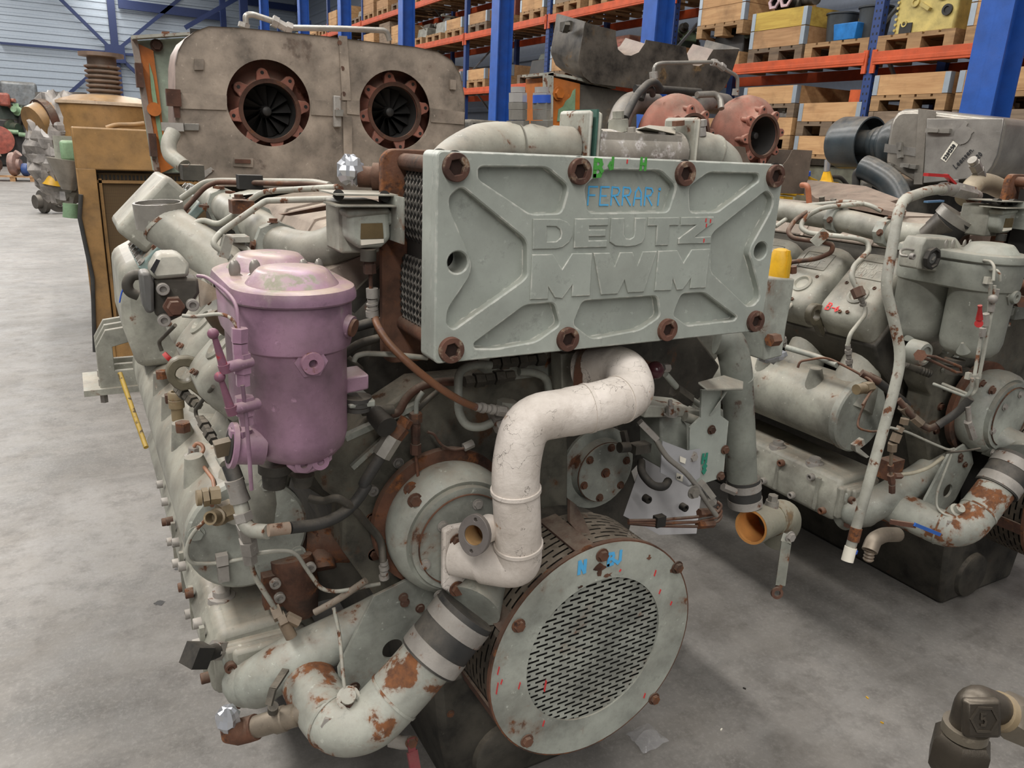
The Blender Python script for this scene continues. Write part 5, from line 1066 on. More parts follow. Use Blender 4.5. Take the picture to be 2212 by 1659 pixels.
# closed sheet steel box of the first engine
BY = 3.30
ol = [(379,140),(384,110),(398,85),(420,68),(450,57),(520,60),(700,78),(900,102),(945,112),(975,130),(993,160),(1003,210),(1003,420),(760,410),(450,402),(379,332)]
pts = [U(x, y, BY) for x, y in ol]; ol2 = [(p.x, p.z) for p in pts]
def xr(x0, x1, y): return (U(x1,y,BY).x-U(x0,y,BY).x)/2
h1 = U(582,224,BY); h2 = U(854,239,BY); hr1 = xr(492,672,224); hr2 = xr(778,931,239)
frB = (V((0,BY+.004,0)), XH, ZH, -YH)
b = curve_mesh([ol2, circ(h1.x,h1.z,hr1,56), circ(h2.x,h2.z,hr2,56)], .004, .0002, frB); bx = part('turbo_box', b, SHEET, label='dusty sheet steel box around the two turbochargers')
n = len(pts); b = B(); b.add([p for p in pts]+[p+V((0,.24,0)) for p in pts], [(i, (i+1) % n, (i+1) % n+n, i+n) for i in range(n)]); b.add([p+V((0,.24,0)) for p in pts], [tuple(range(n))]); part('box_skin', b, paint('sheet_pink', (160,140,130), .12, 5, .4, var=.2, rough=.5, r1=(190,110,104), r2=(170,96,92)), bx, sharp=50)
b = B(); b.add([p+V((0,-.006,0)) for p in pts]+[p+V((0,.02,0)) for p in pts], [(i, (i+1) % n, (i+1) % n+n, i+n) for i in range(n-4)]); part('edge_rim', b, STAIN, bx)
def strip(name, quad, d, mat=SHEET, par=None, y=BY-.002, bev=0): return part(name, B().prism([Q('r', x_, y_, y) for x_, y_ in quad], (0,-d,0)), mat, par or bx, bevel=bev)
strip('seam_band', [(325,585),(610,600),(612,692),(290,682)], .004); strip('seam_band', [(1140,628),(1355,640),(1350,735),(1140,722)], .004); strip('seam_band', [(1365,632),(1445,632),(1445,724),(1365,716)], .004); strip('seam_band', [(1888,680),(2105,705),(2100,783),(1892,768)], .004)
strip('centre_strip', [(1312,225),(1365,228),(1390,632),(1335,630)], .006); strip('centre_strip', [(1338,735),(1395,735),(1398,985),(1345,985)], .006)
for x, y in ((1320,268),(1337,430),(1345,590)): part('screw', B().cyl(Q('r',x,y,BY-.009), Q('r',x,y,BY-.006), .009, seg=12), DRUST, bx)
lt = strip('latch', [(1275,600),(1320,605),(1325,800),(1278,800)], .02, ZINC, bev=.004); strip('latch_hook', [(1280,690),(1330,690),(1325,730),(1280,730)], .035, BARE, lt)
lt = strip('latch', [(340,775),(435,778),(435,822),(340,820)], .012, BARE, bev=.002); part('latch_arm', B().bar(Q('r',200,795,BY-.01), Q('r',340,800,BY-.02), .03, .03), ZINC, lt)
part('latch_arm', B().bar(Q('r',285,580,BY-.01), Q('r',300,740,BY-.01), .02, .02).box(Q('r',275,615,BY-.01), (.05,.03,.06)), DRUST, lt)
strip('catch_plate', [(405,372),(465,372),(465,440),(405,440)], .008); strip('catch_plate', [(2010,500),(2045,505),(2045,565),(2010,562)], .012); strip('catch_plate', [(440,1090),(510,1050),(530,1068),(470,1118)], .006, ZINC)
hl_ = strip('recess_handle', [(655,990),(775,995),(775,1052),(650,1045)], .006); strip('handle_slot', [(660,1000),(760,1003),(760,1028),(660,1025)], .004, DRUST, hl_, y=BY-.009)
part('box_interior', B().box((EX,3.53,1.86), (1.05,.01,.55)), BLACKI, bx)
for k, (x, y) in enumerate(((540,945),(455,920))): pass
# vent line over the box
tp = [U(532,58,3.5), U(530,33,3.5), U(545,31,3.5), U(590,46,3.5)]
part('vent_line', B().tube(fillet(tp, .03, 5), .012, 12), BARE); part('vent_line', B().tube(fillet([U(628,60,3.5), U(740,62,3.5), U(835,66,3.5), U(842,88,3.5)], .03, 5), .012, 12), BARE)
part('line_union', B().hexa(U(588,44,3.5), U(600,50,3.5), .024).hexa(U(600,50,3.5), U(618,60,3.5), .019).hexa(U(618,58,3.5), U(630,63,3.5), .024).hexa(U(526,60,3.5), U(528,50,3.5), .024), ZINC)
# support pipe at the box's left
part('stand_pipe', B().tube(fillet([U(375,285,3.1), U(363,310,3.08), U(366,335,3.06), U(398,360,3.0)], .06, 6), .026, 16), PALE)
part('clamp_bundle', B().box(U(415,372,2.95), (.07,.08,.05)).hexa(U(400,362,2.95), U(425,385,2.95), .022), DIRTY)
# rear instrument / filter housing with orange primer frame (both engines)
ORP = paint('orange_primer', (186,106,40), .22, 7, .2, r1=(140,74,36), r2=(120,66,34)); LGREEN = paint('mint_paint', (150,164,146), .12, 6, .2, r1=(186,110,50), r2=(150,84,44))
def rear_frame(f, dz=0):
    b = B(); b.prism([f(p) for p in (U(297,88,4.05), U(540,72,4.05), U(760,200,4.05), U(760,360,4.05), U(343,374,4.05))], (0,.30,0)); rf = part('rear_housing', b, LGREEN)
    part('orange_frame', B().prism([f(U(x_,y_,4.045)) for x_, y_ in ((297,95),(330,110),(345,220),(356,320),(374,362),(345,374))], (0,-.02,0)), ORP, rf)
    part('edge_flange', B().prism([f(U(x_,y_,4.045)) for x_, y_ in ((282,84),(296,88),(345,372),(334,378))], (-.0,-.03,0)), paint('flange_grey', (140,128,118), .3, 7, .2), rf)
    part('top_flange', B().prism([f(U(x_,y_,4.045)) for x_, y_ in ((282,80),(420,72),(420,78),(284,87))], (0,-.08,0)), CHIP, rf)
    part('mint_patch', B().prism([f(U(x_,y_,4.02)) for x_, y_ in ((322,135),(331,165),(340,225),(352,300),(358,325),(348,330),(338,270),(327,200))], (0,-.002,0)), GREENL, rf)
    part('lug', B().cyl(f(U(333,236,4.02)), f(U(333,236,3.99)), .03, seg=16), ORP, rf)
    part('hinge_pin', B().box(f(U(301,163,4.0)), (.03,.05,.10)), DRUST, rf)
    part('hinge_pin', B().box(f(U(330,313,4.0)), (.03,.05,.10)), DRUST, rf)
    return rf
rf = rear_frame(lambda p: p); part('lifting_lug', B().prism([U(350,80,4.1), U(350,68,4.1), U(366,68,4.1), U(366,80,4.1)], (0,.03,0)), RUST, rf)
part('top_screw', B().bolt(U(338,98,4.03), -YH, .02), DRUST, rf)

# right side of the first engine: grey valve block with a yellow cap and foil
b = B(); b.prism([U(1655,600,1.62), U(1718,602,1.62), U(1712,640,1.62), U(1700,700,1.62), U(1690,770,1.62), U(1650,780,1.62)], (0,.16,0)); vb = part('valve_block', b, GREY, bevel=.006)
b = B(); c = U(1680,600,1.66); b.lathe(c, ZH, [(.034,0),(.033,.06),(.024,.085),(.012,.09),(.0001,.09)], 24); part('yellow_cap', b, YELL, vb); part('cap_rib', B().box(c+V((-.004,-.03,.045)), (.010,.008,.085)), YELL, vb)
part('bolt', B().hexa(U(1713,590,1.66), U(1713,575,1.66), .012).hexa(U(1662,735,1.60), U(1680,733,1.60), .02), RUST, vb)
b = B(); ctr = U(1665,765,1.85); b.ball(ctr, .045, 16, (1.2,1,.7)); rr = random.Random(9); b.v = [ctr+(v-ctr)*(1+rr.uniform(-.18,.18)) for v in b.v]; part('foil_wrap', b, FOIL, sharp=6)
b = B(); b.tube([U(1560,1000,1.66), U(1600,1000,1.7)], .03, 12); part('inner_fitting', b, DIRTY)

# ------------------------------------------------------------------ second engine
E2 = Thing('diesel_engine', 'grey-green V diesel engine at the right, with open red turbochargers and a twin grey filter', 'engine', E1.base + D2)
GREYF = paint('filter_grey', (142,144,134), .06, 8, .3, rough=.45)
def cp(o, par, remat=None):
    c = o.copy(); COL.objects.link(c); c.parent = par
    if remat and c.material_slots and c.material_slots[0].material in (PURPLE, PURPL, MATS['purple_worn']):
        c.material_slots[0].link = 'OBJECT'; c.material_slots[0].material = remat
    return c
skip = {o.name for o in SH if o.name.startswith(('gasket_plate', 'selector_valve', 'filter_lug', 'filter_outlet'))}
for o in SH:
    if o.name in skip: continue
    c = cp(o, E2.o, GREYF)
    for ch in list(o.children):
        if ch.name.split('.')[0] in ('chalk_writing', 'painted_mark', 'paint_fleck', 'rust_patch'): continue
        g = cp(ch, c, GREYF)
CUR = E2
RH2 = part('rear_housing', B().prism([U(1252,182,4.05), U(1375,202,4.05), U(1375,300,4.05), U(1250,300,4.05)], (0,.30,0)), paint('sooty_sheet', (104,100,92), .2, 5, .3, r1=(80,74,66), r2=(120,110,96)))
part('orange_frame', B().prism([U(x_,y_,4.03) for x_, y_ in ((1192,166),(1253,181),(1251,300),(1190,300))], (0,.30,0)), ORP, RH2); part('mint_patch', B().prism([U(x_,y_,4.028) for x_, y_ in ((1237,196),(1243,191),(1241,262),(1203,262),(1206,236),(1216,230),(1222,218),(1232,210))], (0,-.002,0)), GREENL, RH2)
part('edge_flange', B().prism([U(x_,y_,4.02) for x_, y_ in ((1184,160),(1196,156),(1194,300),(1184,300))], (0,.06,0)), CHIP, RH2); part('top_flange', B().prism([U(x_,y_,4.02) for x_, y_ in ((1184,156),(1225,162),(1330,186),(1330,192),(1225,168),(1184,162))], (0,.30,0)), CHIP, RH2); part('bolt', B().bolt(U(1206,202,4.02), -YH, .028), ORP, RH2)
part('support_post', B().box(V((3.2,4.25,.9)), (.9,.2,1.8)), DIRTY, RH2)
# lower half of the turbo box, still in place
lh = [(1600,295),(1640,292),(1642,300),(1652,300),(1735,302),(1722,420),(1600,400)]
b = B(); cc = T2+D2; 
loz = 1.55; hiz = 1.80; sp = [[(EX+DX-.62,loz),(EX+DX+.62,loz),(EX+DX+.62,hiz),(cc.x+.20,hiz)]+[(cc.x+.20*math.cos(math.radians(a)), T2.z+.0+.20*math.sin(math.radians(a))) for a in range(-20,-161,-10)]+[(cc.x-.22,hiz),((T1+D2).x+.22,hiz)]+[((T1+D2).x+.20*math.cos(math.radians(a)), T1.z+.20*math.sin(math.radians(a))) for a in range(-20,-161,-10)]+[((T1+D2).x-.22,hiz),(EX+DX-.62,hiz)]]
m = curve_mesh(sp, .004, .0002, (V((0,BY+.0,0)), XH, ZH, -YH)); lb = part('turbo_box_lower', m, paint('burnt_brown', (112,98,86), .25, 5, .3, r1=(128,100,78), r2=(80,70,62)))
b = B(); x0, x1 = EX+DX-.62, EX+DX+.62; b.prism([(x1,BY,loz),(x1,BY,hiz),(x1-.004,BY,hiz),(x1-.004,BY,loz)], (0,.5,0)); b.prism([(x0,BY,loz),(x0,BY,hiz),(x0+.004,BY,hiz),(x0+.004,BY,loz)], (0,.5,0)); part('box_skin', b, MATS['burnt_brown'], lb)
strip('catch_plate', [(0,0),(1,0),(1,1)], .001) if False else None
# black pipes over the turbos
def wt(name, pts, r, mat, rf=.05, seg=12, par=None): return part(name, B().tube(fillet([U(*p) for p in pts], rf, 5), r, seg), mat, par)
wt('oil_line', [(1350,255,3.3),(1375,205,3.35),(1400,180,3.4),(1415,176,3.42),(1428,195,3.45)], .020, RUBBER); wt('oil_line', [(1385,215,3.4),(1392,192,3.42),(1405,187,3.45),(1410,205,3.5)], .016, RUBBER)
wt('oil_line', [(1372,192,3.6),(1430,194,3.6),(1512,200,3.6)], .022, BLACKI); wt('oil_line', [(1505,205,3.5),(1545,203,3.5),(1556,215,3.48),(1558,235,3.45)], .018, BARE)
wt('vent_line', [(1411,163,3.5),(1414,140,3.5),(1430,136,3.5),(1538,134,3.5)], .010, BARE, .03); wt('vent_line', [(1560,146,3.5),(1594,165,3.5),(1593,195,3.5)], .010, BARE, .03)
part('line_union', B().hexa(U(1538,134,3.5), U(1546,136,3.5), .020).hexa(U(1546,136,3.5), U(1558,144,3.5), .016).hexa(U(1556,141,3.5), U(1564,148,3.5), .020).hexa(U(1411,155,3.5), U(1412,170,3.5), .022).hexa(U(1590,192,3.5), U(1588,206,3.5), .020), ZINC)
for x in (1385, 1535): part('exhaust_elbow', B().tube(catmull([U(x-50,275,3.55), U(x-38,240,3.62), U(x-15,222,3.68), U(x+30,226,3.75)], 5), .062, 24), paint('grey_alloy', (126,122,116), .15, 9, .3, metal=.3))
# stand pipe (hand pump pipe) in front of the second engine
wt('stand_pipe', [(2075,408,1.62),(2010,410,1.60),(1945,432,1.56),(1912,620,1.50),(1928,680,1.48),(1948,770,1.45),(1930,850,1.43),(1835,1192,1.38)], .0165, CHIP, .06, 20)
part('pipe_socket', B().tube([U(1838,1182,1.38), U(1830,1212,1.375)], .019, 20), PAPER); part('tape_ring', B().tube([U(1840,1186,1.38), U(1838,1192,1.38)], .0195, 20), BLUEM); part('rust_sleeve', B().tube([U(1850,1140,1.385), U(1843,1168,1.382)], .0185, 20), RUST)
bv = part('ball_valve', B().tube([U(2035,408,1.61), U(2058,408,1.62)], .022, 16).hexa(U(2058,408,1.62), U(2098,418,1.64), .026).tube([U(2098,418,1.64), U(2110,424,1.65)], .020, 16), ZINC)
part('valve_handle', B().bar(U(2000,377,1.60), U(2045,380,1.60), .018, .010).bar(U(2042,378,1.60), U(2062,398,1.61), .014, .008), REDP, bv); part('valve_stem', B().cyl(U(2062,404,1.62), U(2064,388,1.62), .010, seg=12), BARE, bv)
part('oval_flange', B().prism([U(2092,400,1.645), U(2105,408,1.645), U(2122,432,1.645), U(2115,442,1.645), U(2098,440,1.645), U(2088,425,1.645)], (0,.012,0)), RUST)
wt('cast_bend', [(2085,430,1.68),(2105,395,1.70),(2135,395,1.72),(2165,410,1.74)], .035, paint('bend_cast', (146,134,112), .2, 12, .3), .05, 20)
part('hex_fitting', B().hexa(U(2118,385,1.70), U(2112,368,1.70), .022).hexa(U(2112,368,1.70), U(2104,352,1.70), .020).cyl(U(2104,352,1.70), U(2100,345,1.70), .016, seg=14), BARE)
part('blue_tap', B().bar(U(2000,436,1.64), U(2035,434,1.63), .018, .006), flat('chrome_blue', (120,160,200), .3, .6))
# sleeve between header and front elbow
part('rubber_sleeve', B().tube([U(2068,468,1.64), U(2030,505,1.68)], .062, 24), BLACKI); part('hose_clamp', B().tube([U(2070,462,1.64), U(2055,478,1.655)], .066, 24), BARE); part('sooty_pipe', B().tube([U(2050,480,1.65), U(2010,515,1.70)], .050, 22), BURNT)
# gauge with octagonal face
gq = lambda x, y, Y=1.53: Q('n', x, y, Y)
b = B(); b.prism([gq(440,200),gq(480,130),gq(735,145),gq(760,240),gq(745,420),gq(660,440),gq(400,400)], (0,.07,0)); gb = part('pressure_switch', b, PALE, bevel=.006)
ctr = gq(510,305,1.52); b = B(); b.lathe(ctr, -YH, [(.036,0),(.036,.014),(.031,.016),(.028,.016),(.026,.008),(.0001,.008)], 8); part('gauge_bezel', b, BLACKI, gb); part('gauge_dial', B().cyl(ctr+V((0,-.007,0)), ctr+V((0,-.009,0)), .017, seg=20), paint('grey_plastic', (0,0,0)), gb); part('gauge_needle', B().bar(ctr+V((-.004,-.010,-.006)), ctr+V((.004,-.011,.006)), .009, .002), BARE, gb)
for x, y in ((692,268),(660,420),(345,290)): part('socket_bolt', B().cap_bolt(gq(x,y,1.525), -YH, .010, .012), ZINC, gb)
part('hex_fitting', B().hexa(gq(680,345,1.52), gq(810,355,1.50), .013), ZINC, gb)
def nt(name, pts, r, mat, par=None, rf=.02): return part(name, B().tube(fillet([Q('n', *p) for p in pts], rf, 4), r, 10), mat, par)
nt('sensor_tube', [(800,375,1.49),(900,400,1.44),(1080,410,1.3398),(1105,440,1.3302),(1105,500,1.3302)], .0045, CHIP); nt('sensor_tube', [(750,285,1.53),(850,310,1.46),(1030,335,1.3494),(1060,380,1.3302),(1050,500,1.3207)], .0045, PALE); nt('sensor_tube', [(320,290,1.53),(260,285,1.55),(255,240,1.57),(300,225,1.57),(400,240,1.55)], .0045, BARE)
nt('vent_tube', [(1030,520,1.3254),(1000,900,1.3207),(945,970,1.3207),(890,1300,1.3111)], .0055, CHIP); nt('vent_tube', [(1060,540,1.3207),(1030,800,1.3159),(960,1160,1.3111),(930,1310,1.3111)], .0055, CHIP)
nt('vent_tube', [(870,1330,1.3111),(860,1440,1.3111),(820,1490,1.3207),(540,1380,1.45)], .0055, GREY, rf=.03); nt('vent_tube', [(915,1330,1.3063),(905,1430,1.3063),(860,1480,1.3111),(620,1380,1.46)], .0055, PALE, rf=.03)
for x, y in ((1055,505),(895,1320)): part('tube_clamp', B().box(Q('n',x,y,1.365), (.05,.012,.018)).box(Q('n',x-60,y-10,1.37), (.016,.014,.022)), paint('clamp_pale', (190,186,172), .1, 20, .2))
vv = part('vent_valve', B().hexa(Q('n',1075,570,1.3207), Q('n',1060,640,1.3207), .011).ball(Q('n',1045,655,1.3111), .014, 12).hexa(Q('n',1040,700,1.3159), Q('n',1030,760,1.3159), .010).hexa(Q('n',985,780,1.3159), Q('n',980,880,1.3159), .011).hexa(Q('n',960,900,1.3159), Q('n',955,970,1.3159), .011), ZINC)
part('valve_lever', B().tube([Q('n',935,710,1.2967), Q('n',935,740,1.2967), Q('n',930,830,1.2967)], [.0065,.0055,.0105], 14).cyl(Q('n',925,865,1.2919), Q('n',925,865,1.3063), .012, seg=16), REDP, vv)
sv = Q('n',470,1130,1.42); lv = part('selector_hub', B().lathe(sv+V((0,.05,0)), -YH, [(.040,0),(.040,.04),(.036,.05),(.026,.052),(.026,.045),(.0001,.045)], 28), GREYF)
hq = [Q('n',x,y,1.36) for x, y in ((420,1130),(560,1150),(770,1235),(775,1280),(730,1280),(520,1180),(420,1150))]
part('selector_handle', B().tube(hq, .0045, 8).hexa(Q('n',425,1135,1.3063), Q('n',425,1135,1.3207), .018), RUST, lv)
for x, y in ((385,600),): part('cast_number', strokes('1', Q('n',380,620,1.60), XH, ZH, -YH, .008, .003), GREYF)
part('cast_number', strokes('2', Q('n',838,710,1.3513), XH, ZH, -YH, .007, .002), GREYF)
for x, y, Y_ in ((330,985,1.60),(785,1100,1.40)): part('drip_tip', B().tube([Q('n',x,y-70,Y_), Q('n',x+10,y,Y_)], [.004,.022], 14), GREYF)
part('side_fitting', B().hexa(Q('n',1190,650,1.42), Q('n',1300,680,1.3398), .020), DRUST)
# injector pipes, lifting eye area and hoses of the second engine
def lt_(name, pts, r, mat, rf=.03): return part(name, B().tube(fillet([Q('l', *p) for p in pts], rf, 5), r, 10), mat)
lt_('injector_pipe', [(970,880,1.75),(970,940,1.74),(850,1090,1.72),(832,1180,1.72)], .0075, PALE); lt_('injector_pipe', [(430,740,2.1),(440,810,2.08),(330,930,2.05),(305,1010,2.05)], .0075, PALE)
for (x0, y0), (x1, y1), Y_ in (((835,1170),(850,1360),1.72), ((300,1010),(350,1190),2.05), ((930,770),(965,890),1.78)):
    q0, q1 = Q('l',x0,y0,Y_), Q('l',x1,y1,Y_); b = B()
    for k in range(5): b.hexa(q0+(q1-q0)*(k/5), q0+(q1-q0)*(k/5+.16), .013 if k % 2 else .010)
    part('injector_union', b, ZINC)
lt_('fuel_tube', [(270,250,2.3),(400,160,2.3),(480,90,2.25),(830,55,2.1),(1000,80,2.0),(1100,130,1.95)], .009, CHIP); lt_('fuel_tube', [(620,370,2.05),(400,340,2.15),(365,290,2.18),(420,200,2.2),(560,110,2.2),(900,70,2.05)], .0095, DRUST)
lt_('fuel_tube', [(900,720,1.78),(860,640,1.80),(880,560,1.82),(1000,440,1.86),(990,370,1.88),(900,340,1.9),(520,300,2.1),(460,250,2.15),(510,170,2.15),(640,100,2.1),(960,70,2.0)], .010, CHIP); lt_('fuel_tube', [(640,370,2.03),(720,390,2.0),(710,450,2.0),(600,500,2.05),(380,530,2.2)], .0095, DRUST)
part('tube_clamp', B().bar(Q('l',670,290,2.02), Q('l',570,385,2.05), .03, .04), CHIP)
part('hex_union', B().hexa(Q('l',900,730,1.78), Q('l',930,800,1.76), .022), DRUST)
part('painted_mark', strokes('B-6', QX('l',660,900,.205)+D2+V((-.004,0,.004)), V((0,-1,0)), V((.707,0,.707)), V((-.707,0,.707)), .022, .005, .3), REDM)
lt_('leak_pipe', [(445,1350,1.85),(460,1300,1.85),(660,1265,1.80),(820,1340,1.72),(1020,1450,1.62),(1035,1500,1.60),(950,1640,1.55)], .0045, RUST); lt_('steel_tube', [(350,1190,1.95),(600,1265,1.85),(750,1330,1.75)], .011, GREY)
part('painted_hose_end', B().tube([Q('l',940,1390,1.66), Q('l',1080,1460,1.62)], .014, 12).hexa(Q('l',1000,1420,1.645), Q('l',1060,1450,1.63), .018), DRUST)
part('rubber_hose', B().tube([Q('l',1060,1450,1.63), Q('l',1300,1640,1.58)], .015, 14), RUBBER)
part('threaded_union', B().cyl(Q('l',900,1520,1.60), Q('l',960,1510,1.60), .018, seg=16).hexa(Q('l',960,1510,1.60), Q('l',1010,1500,1.61), .021), MATS['old_brass2'])
part('hose_bellows', B().tube(catmull([Q('l',1280,1320,1.60), Q('l',1400,1370,1.58), Q('l',1480,1400,1.56)], 8), [.012,.015]*8+[.012], 14), DIRTY)
def mt(name, pts, r, mat, rf=.03): return part(name, B().tube(fillet([Q('m', *p) for p in pts], rf, 5), r, 10), mat)
mt('copper_pipe', [(1060,0,1.62),(1000,150,1.60),(990,220,1.58),(1100,250,1.55),(1200,230,1.53)], .0042, RUST); mt('copper_pipe', [(1230,215,1.52),(1340,240,1.50),(1560,340,1.46),(1660,380,1.44),(1700,370,1.44)], .0045, CHIP)
mt('hydraulic_pipe', [(1290,10,1.56),(1400,140,1.52),(1470,200,1.50),(1520,225,1.48),(1590,195,1.46)], .012, DRUST); mt('rubber_hose', [(1580,200,1.46),(1720,110,1.43),(1820,0,1.40)], .014, RUBBER)
part('hex_union', B().hexa(Q('m',1320,60,1.55), Q('m',1370,110,1.54), .019).hexa(Q('m',1400,140,1.52), Q('m',1460,190,1.50), .017).hexa(Q('m',1340,150,1.51), Q('m',1330,190,1.51), .016).hexa(Q('m',1310,210,1.51), Q('m',1290,250,1.51), .015).hexa(Q('m',1285,260,1.51), Q('m',1260,320,1.51), .019).hexa(Q('m',1250,330,1.51), Q('m',1245,385,1.51), .017), MATS['old_brass'])
mt('steel_tube', [(1240,400,1.51),(1235,500,1.51),(1240,600,1.51)], .006, MATS['old_brass']); part('tee_fitting', B().hexa(Q('m',1235,490,1.51), Q('m',1235,530,1.51), .011).hexa(Q('m',1235,560,1.51), Q('m',1245,620,1.51), .013).hexa(Q('m',1245,635,1.51), Q('m',1245,690,1.51), .012).hexa(Q('m',1260,570,1.51), Q('m',1310,570,1.51), .011), DRUST)
mt('flex_hose', [(1310,560,1.51),(1400,550,1.49),(1520,510,1.47),(1620,430,1.46)], .007, paint('pale_hose', (176,168,146), .1, 20, .2)); part('rust_bracket', B().box(Q('m',1230,510,1.56), (.08,.05,.07)), RUST)
mt('copper_pipe', [(1680,410,1.44),(1570,700,1.44),(1570,800,1.43),(1620,850,1.40),(1720,880,1.37)], .0045, CHIP); part('banjo_fitting', B().hexa(Q('m',1740,880,1.37), Q('m',1760,900,1.36), .016), RUST)
mt('clip_wire', [(1640,400,1.45),(1760,390,1.44),(1890,370,1.43)], .004, DIRTY); part('crimp_fitting', B().hexa(Q('m',1800,170,1.40), Q('m',1840,290,1.40), .014).cyl(Q('m',1800,60,1.40), Q('m',1810,170,1.40), .009, seg=10), ZINC)
part('blue_lever', B().bar(Q('m',1410,925,1.35), Q('m',1595,1000,1.34), .007, .012), flat('lever_blue', (40,92,170), .4)); part('lever_arm', B().bar(Q('m',1230,905,1.40), Q('m',1420,935,1.35), .008, .016), DRUST)
dv = part('drain_bend', B().tube(fillet([Q('m',1280,1000,1.46), Q('m',1180,1000,1.44), Q('m',1110,1040,1.42), Q('m',1080,1120,1.41)], .05, 6), .026, 20), paint('nickel', (0,0,0))); part('hose_barb', B().tube([Q('m',1085,1110,1.41)+V((.0,0,-.012*k*.5)) for k in range(8)], [.018,.014]*4, 16), MATS['old_brass'], dv)
b = B(); b.prism([Q('m',975,350,1.58), Q('m',1040,300,1.58), Q('m',1050,340,1.58), Q('m',1010,370,1.58), Q('m',1080,430,1.55), Q('m',1060,440,1.55), Q('m',980,390,1.58)], (0,.02,0)); part('earth_strap', b, CHIP)
# dust sheets (cardboard) lying on the second engine
for pts, nm, th_ in (([(1738,408,3.1),(1745,388,3.3),(1870,402,2.75),(1945,430,2.35),(1880,445,2.25),(1762,428,2.9)], 0, .03), ([(1822,437,2.35),(1832,418,2.5),(1870,415,2.5),(1952,446,2.1),(1958,455,2.05),(1940,459,2.02)], 1, .02)):
    b = B(); b.prism([U(*q) for q in pts], (0,0,-th_)); solo('cardboard_sheet', b, BROWNC, ['warped dusty cardboard sheet on the right engine, standing on pipe ends', 'curled dusty cardboard piece lying over the larger sheet on the right engine'][nm], 'cardboard')
part('prop_pipe', B().tube([U(1775,425,2.75), U(1777,462,2.75)], .014, 12).tube([U(1800,430,2.6), U(1802,465,2.6)], .014, 12), DIRTY); part('copper_stub', B().tube(fillet([U(1732,400,2.75), U(1745,400,2.7), U(1748,440,2.7)], .03), .014, 12), paint('copper_stub', (170,104,74), .1, 20, .2))
# ------------------------------------------------------------------ loose things around the engines
# upside-down upper half of the turbo box, burnt, resting on the second engine's rear housing
TC = Thing('turbo_cover', 'burnt sheet steel cover with two round cut-outs, upside down behind the red turbochargers', 'cover', (3.0, 4.0, 2.2)); CUR = TC
CY0, CY1 = 3.98, 4.40
def q_(x, y, Y): return Q('q', x, y, Y)
c1 = q_(770,250,CY0); c2 = q_(1420,340,CY0); 
prof = [(355,205)] + [(640,280),(640,330),(650,400),(660,455),(720,505),(780,512),(850,480),(905,400),(915,365)] + [(1285,430),(1290,480),(1310,560),(1350,600),(1400,608),(1460,580),(1500,510),(1535,455)] + [(1770,450),(1735,560),(1690,700),(1640,800),(1580,860),(1400,850),(800,815),(420,765),(340,700),(300,600),(295,560),(335,330)]
pf = [q_(x, y, CY0) for x, y in prof]
b = curve_mesh([[(p.x, p.z) for p in pf]], .005, .0002, (V((0,CY0+.005,0)), XH, ZH, -YH)); fcv = part('front_sheet', b, BURNT)
outer = [q_(x, y, CY0) for x, y in ((1770,450),(1735,560),(1690,700),(1640,800),(1580,860),(1400,850),(800,815),(420,765),(340,700),(300,600),(295,560),(335,330),(355,205))]
SKV = q_(95,130,4.32)-q_(355,205,CY0)
n = len(outer); b = B(); b.add(outer+[p+SKV for p in outer], [(i, i+1, i+1+n, i+n) for i in range(n-1)]); b.add([p+V((.006,0,.004)) for p in outer]+[p+SKV+V((.006,0,.004)) for p in outer], [(i, i+1, i+1+n, i+n) for i in range(n-1)]); part('skin', b, BURNT, sharp=60)
for lo_, hi_ in ((2, 9), (11, 18)):
    seg_ = pf[lo_:hi_]; m_ = len(seg_); b = B(); b.add(seg_+[p+SKV*.62 for p in seg_], [(i, i+1, i+1+m_, i+m_) for i in range(m_-1)]); part('cut_out_collar', b, paint('brown_steel', (112,94,84), .1, 8, .3), sharp=60)
part('latch', B().box(q_(205,245,CY0+.2), (.06,.10,.05)).bar(q_(170,290,CY0+.15), q_(195,215,CY0+.1), .03, .02), DIRTY)

# ---- third engine: stainless box with canister, behind the second one
E3 = Thing('diesel_engine', 'engine with stainless steel box and dark canister behind the right engine', 'engine', (5.05, 4.2, 0)); CUR = E3
XS = 4.5
sx = lambda x, y, X=XS: UX(1640+x*.25859, y*.25859, X)
side = [(1045,1370),(1060,1200),(1085,1040),(1110,980),(1150,930),(1200,908),(1320,905),(2045,990),(2040,1050),(1990,1290),(1950,1380),(1880,1480),(1300,1530)]
b = B(); b.prism([sx(x, y) for x, y in side], (.95,0,0)); sb = part('stainless_box', b, STAIN, bevel=.03, bseg=3)
b = B(); b.prism([sx(x, y, XS-.012) for x, y in ((1400,990),(2040,990),(2030,1060),(1985,1290),(1940,1390),(1870,1480),(1370,1530))], (.012,0,0)); dr = part('access_panel', b, paint('stainless_dull', (166,162,155), .0, 4, .2, var=.12, rough=.38, metal=.6), sb, bevel=.003)
b = B(); b.prism([sx(x, y, XS-.008) for x, y in ((1330,905),(1470,930),(1465,1000),(1400,1000),(1360,1540),(1290,1540))], (.008,0,0)); part('seam_strip', b, STAIN, sb)
b = B(); b.prism([sx(x, y, XS-.004) for x, y in ((1050,1200),(1340,1240),(1335,1310),(1040,1270))], (.004,0,0)); part('seam_strip', b, paint('stainless_dull', (0,0,0)), sb)
for x0, y0, x1, y1 in ((1400,1090,1600,1095),(1000,1375,1110,1385),(1190,1380,1320,1395),(1170,1190,1180,1320)):
    part('toggle_latch', B().bar(sx(x0,y0,XS-.02), sx(x1,y1,XS-.02), .03, .025).bar(sx(x0+15,y0,XS-.035), sx((x0+x1)/2,(y0+y1)/2,XS-.035), .018, .02), BARE, sb)
pn = lambda x, y: sx(x, y, XS-.0135)
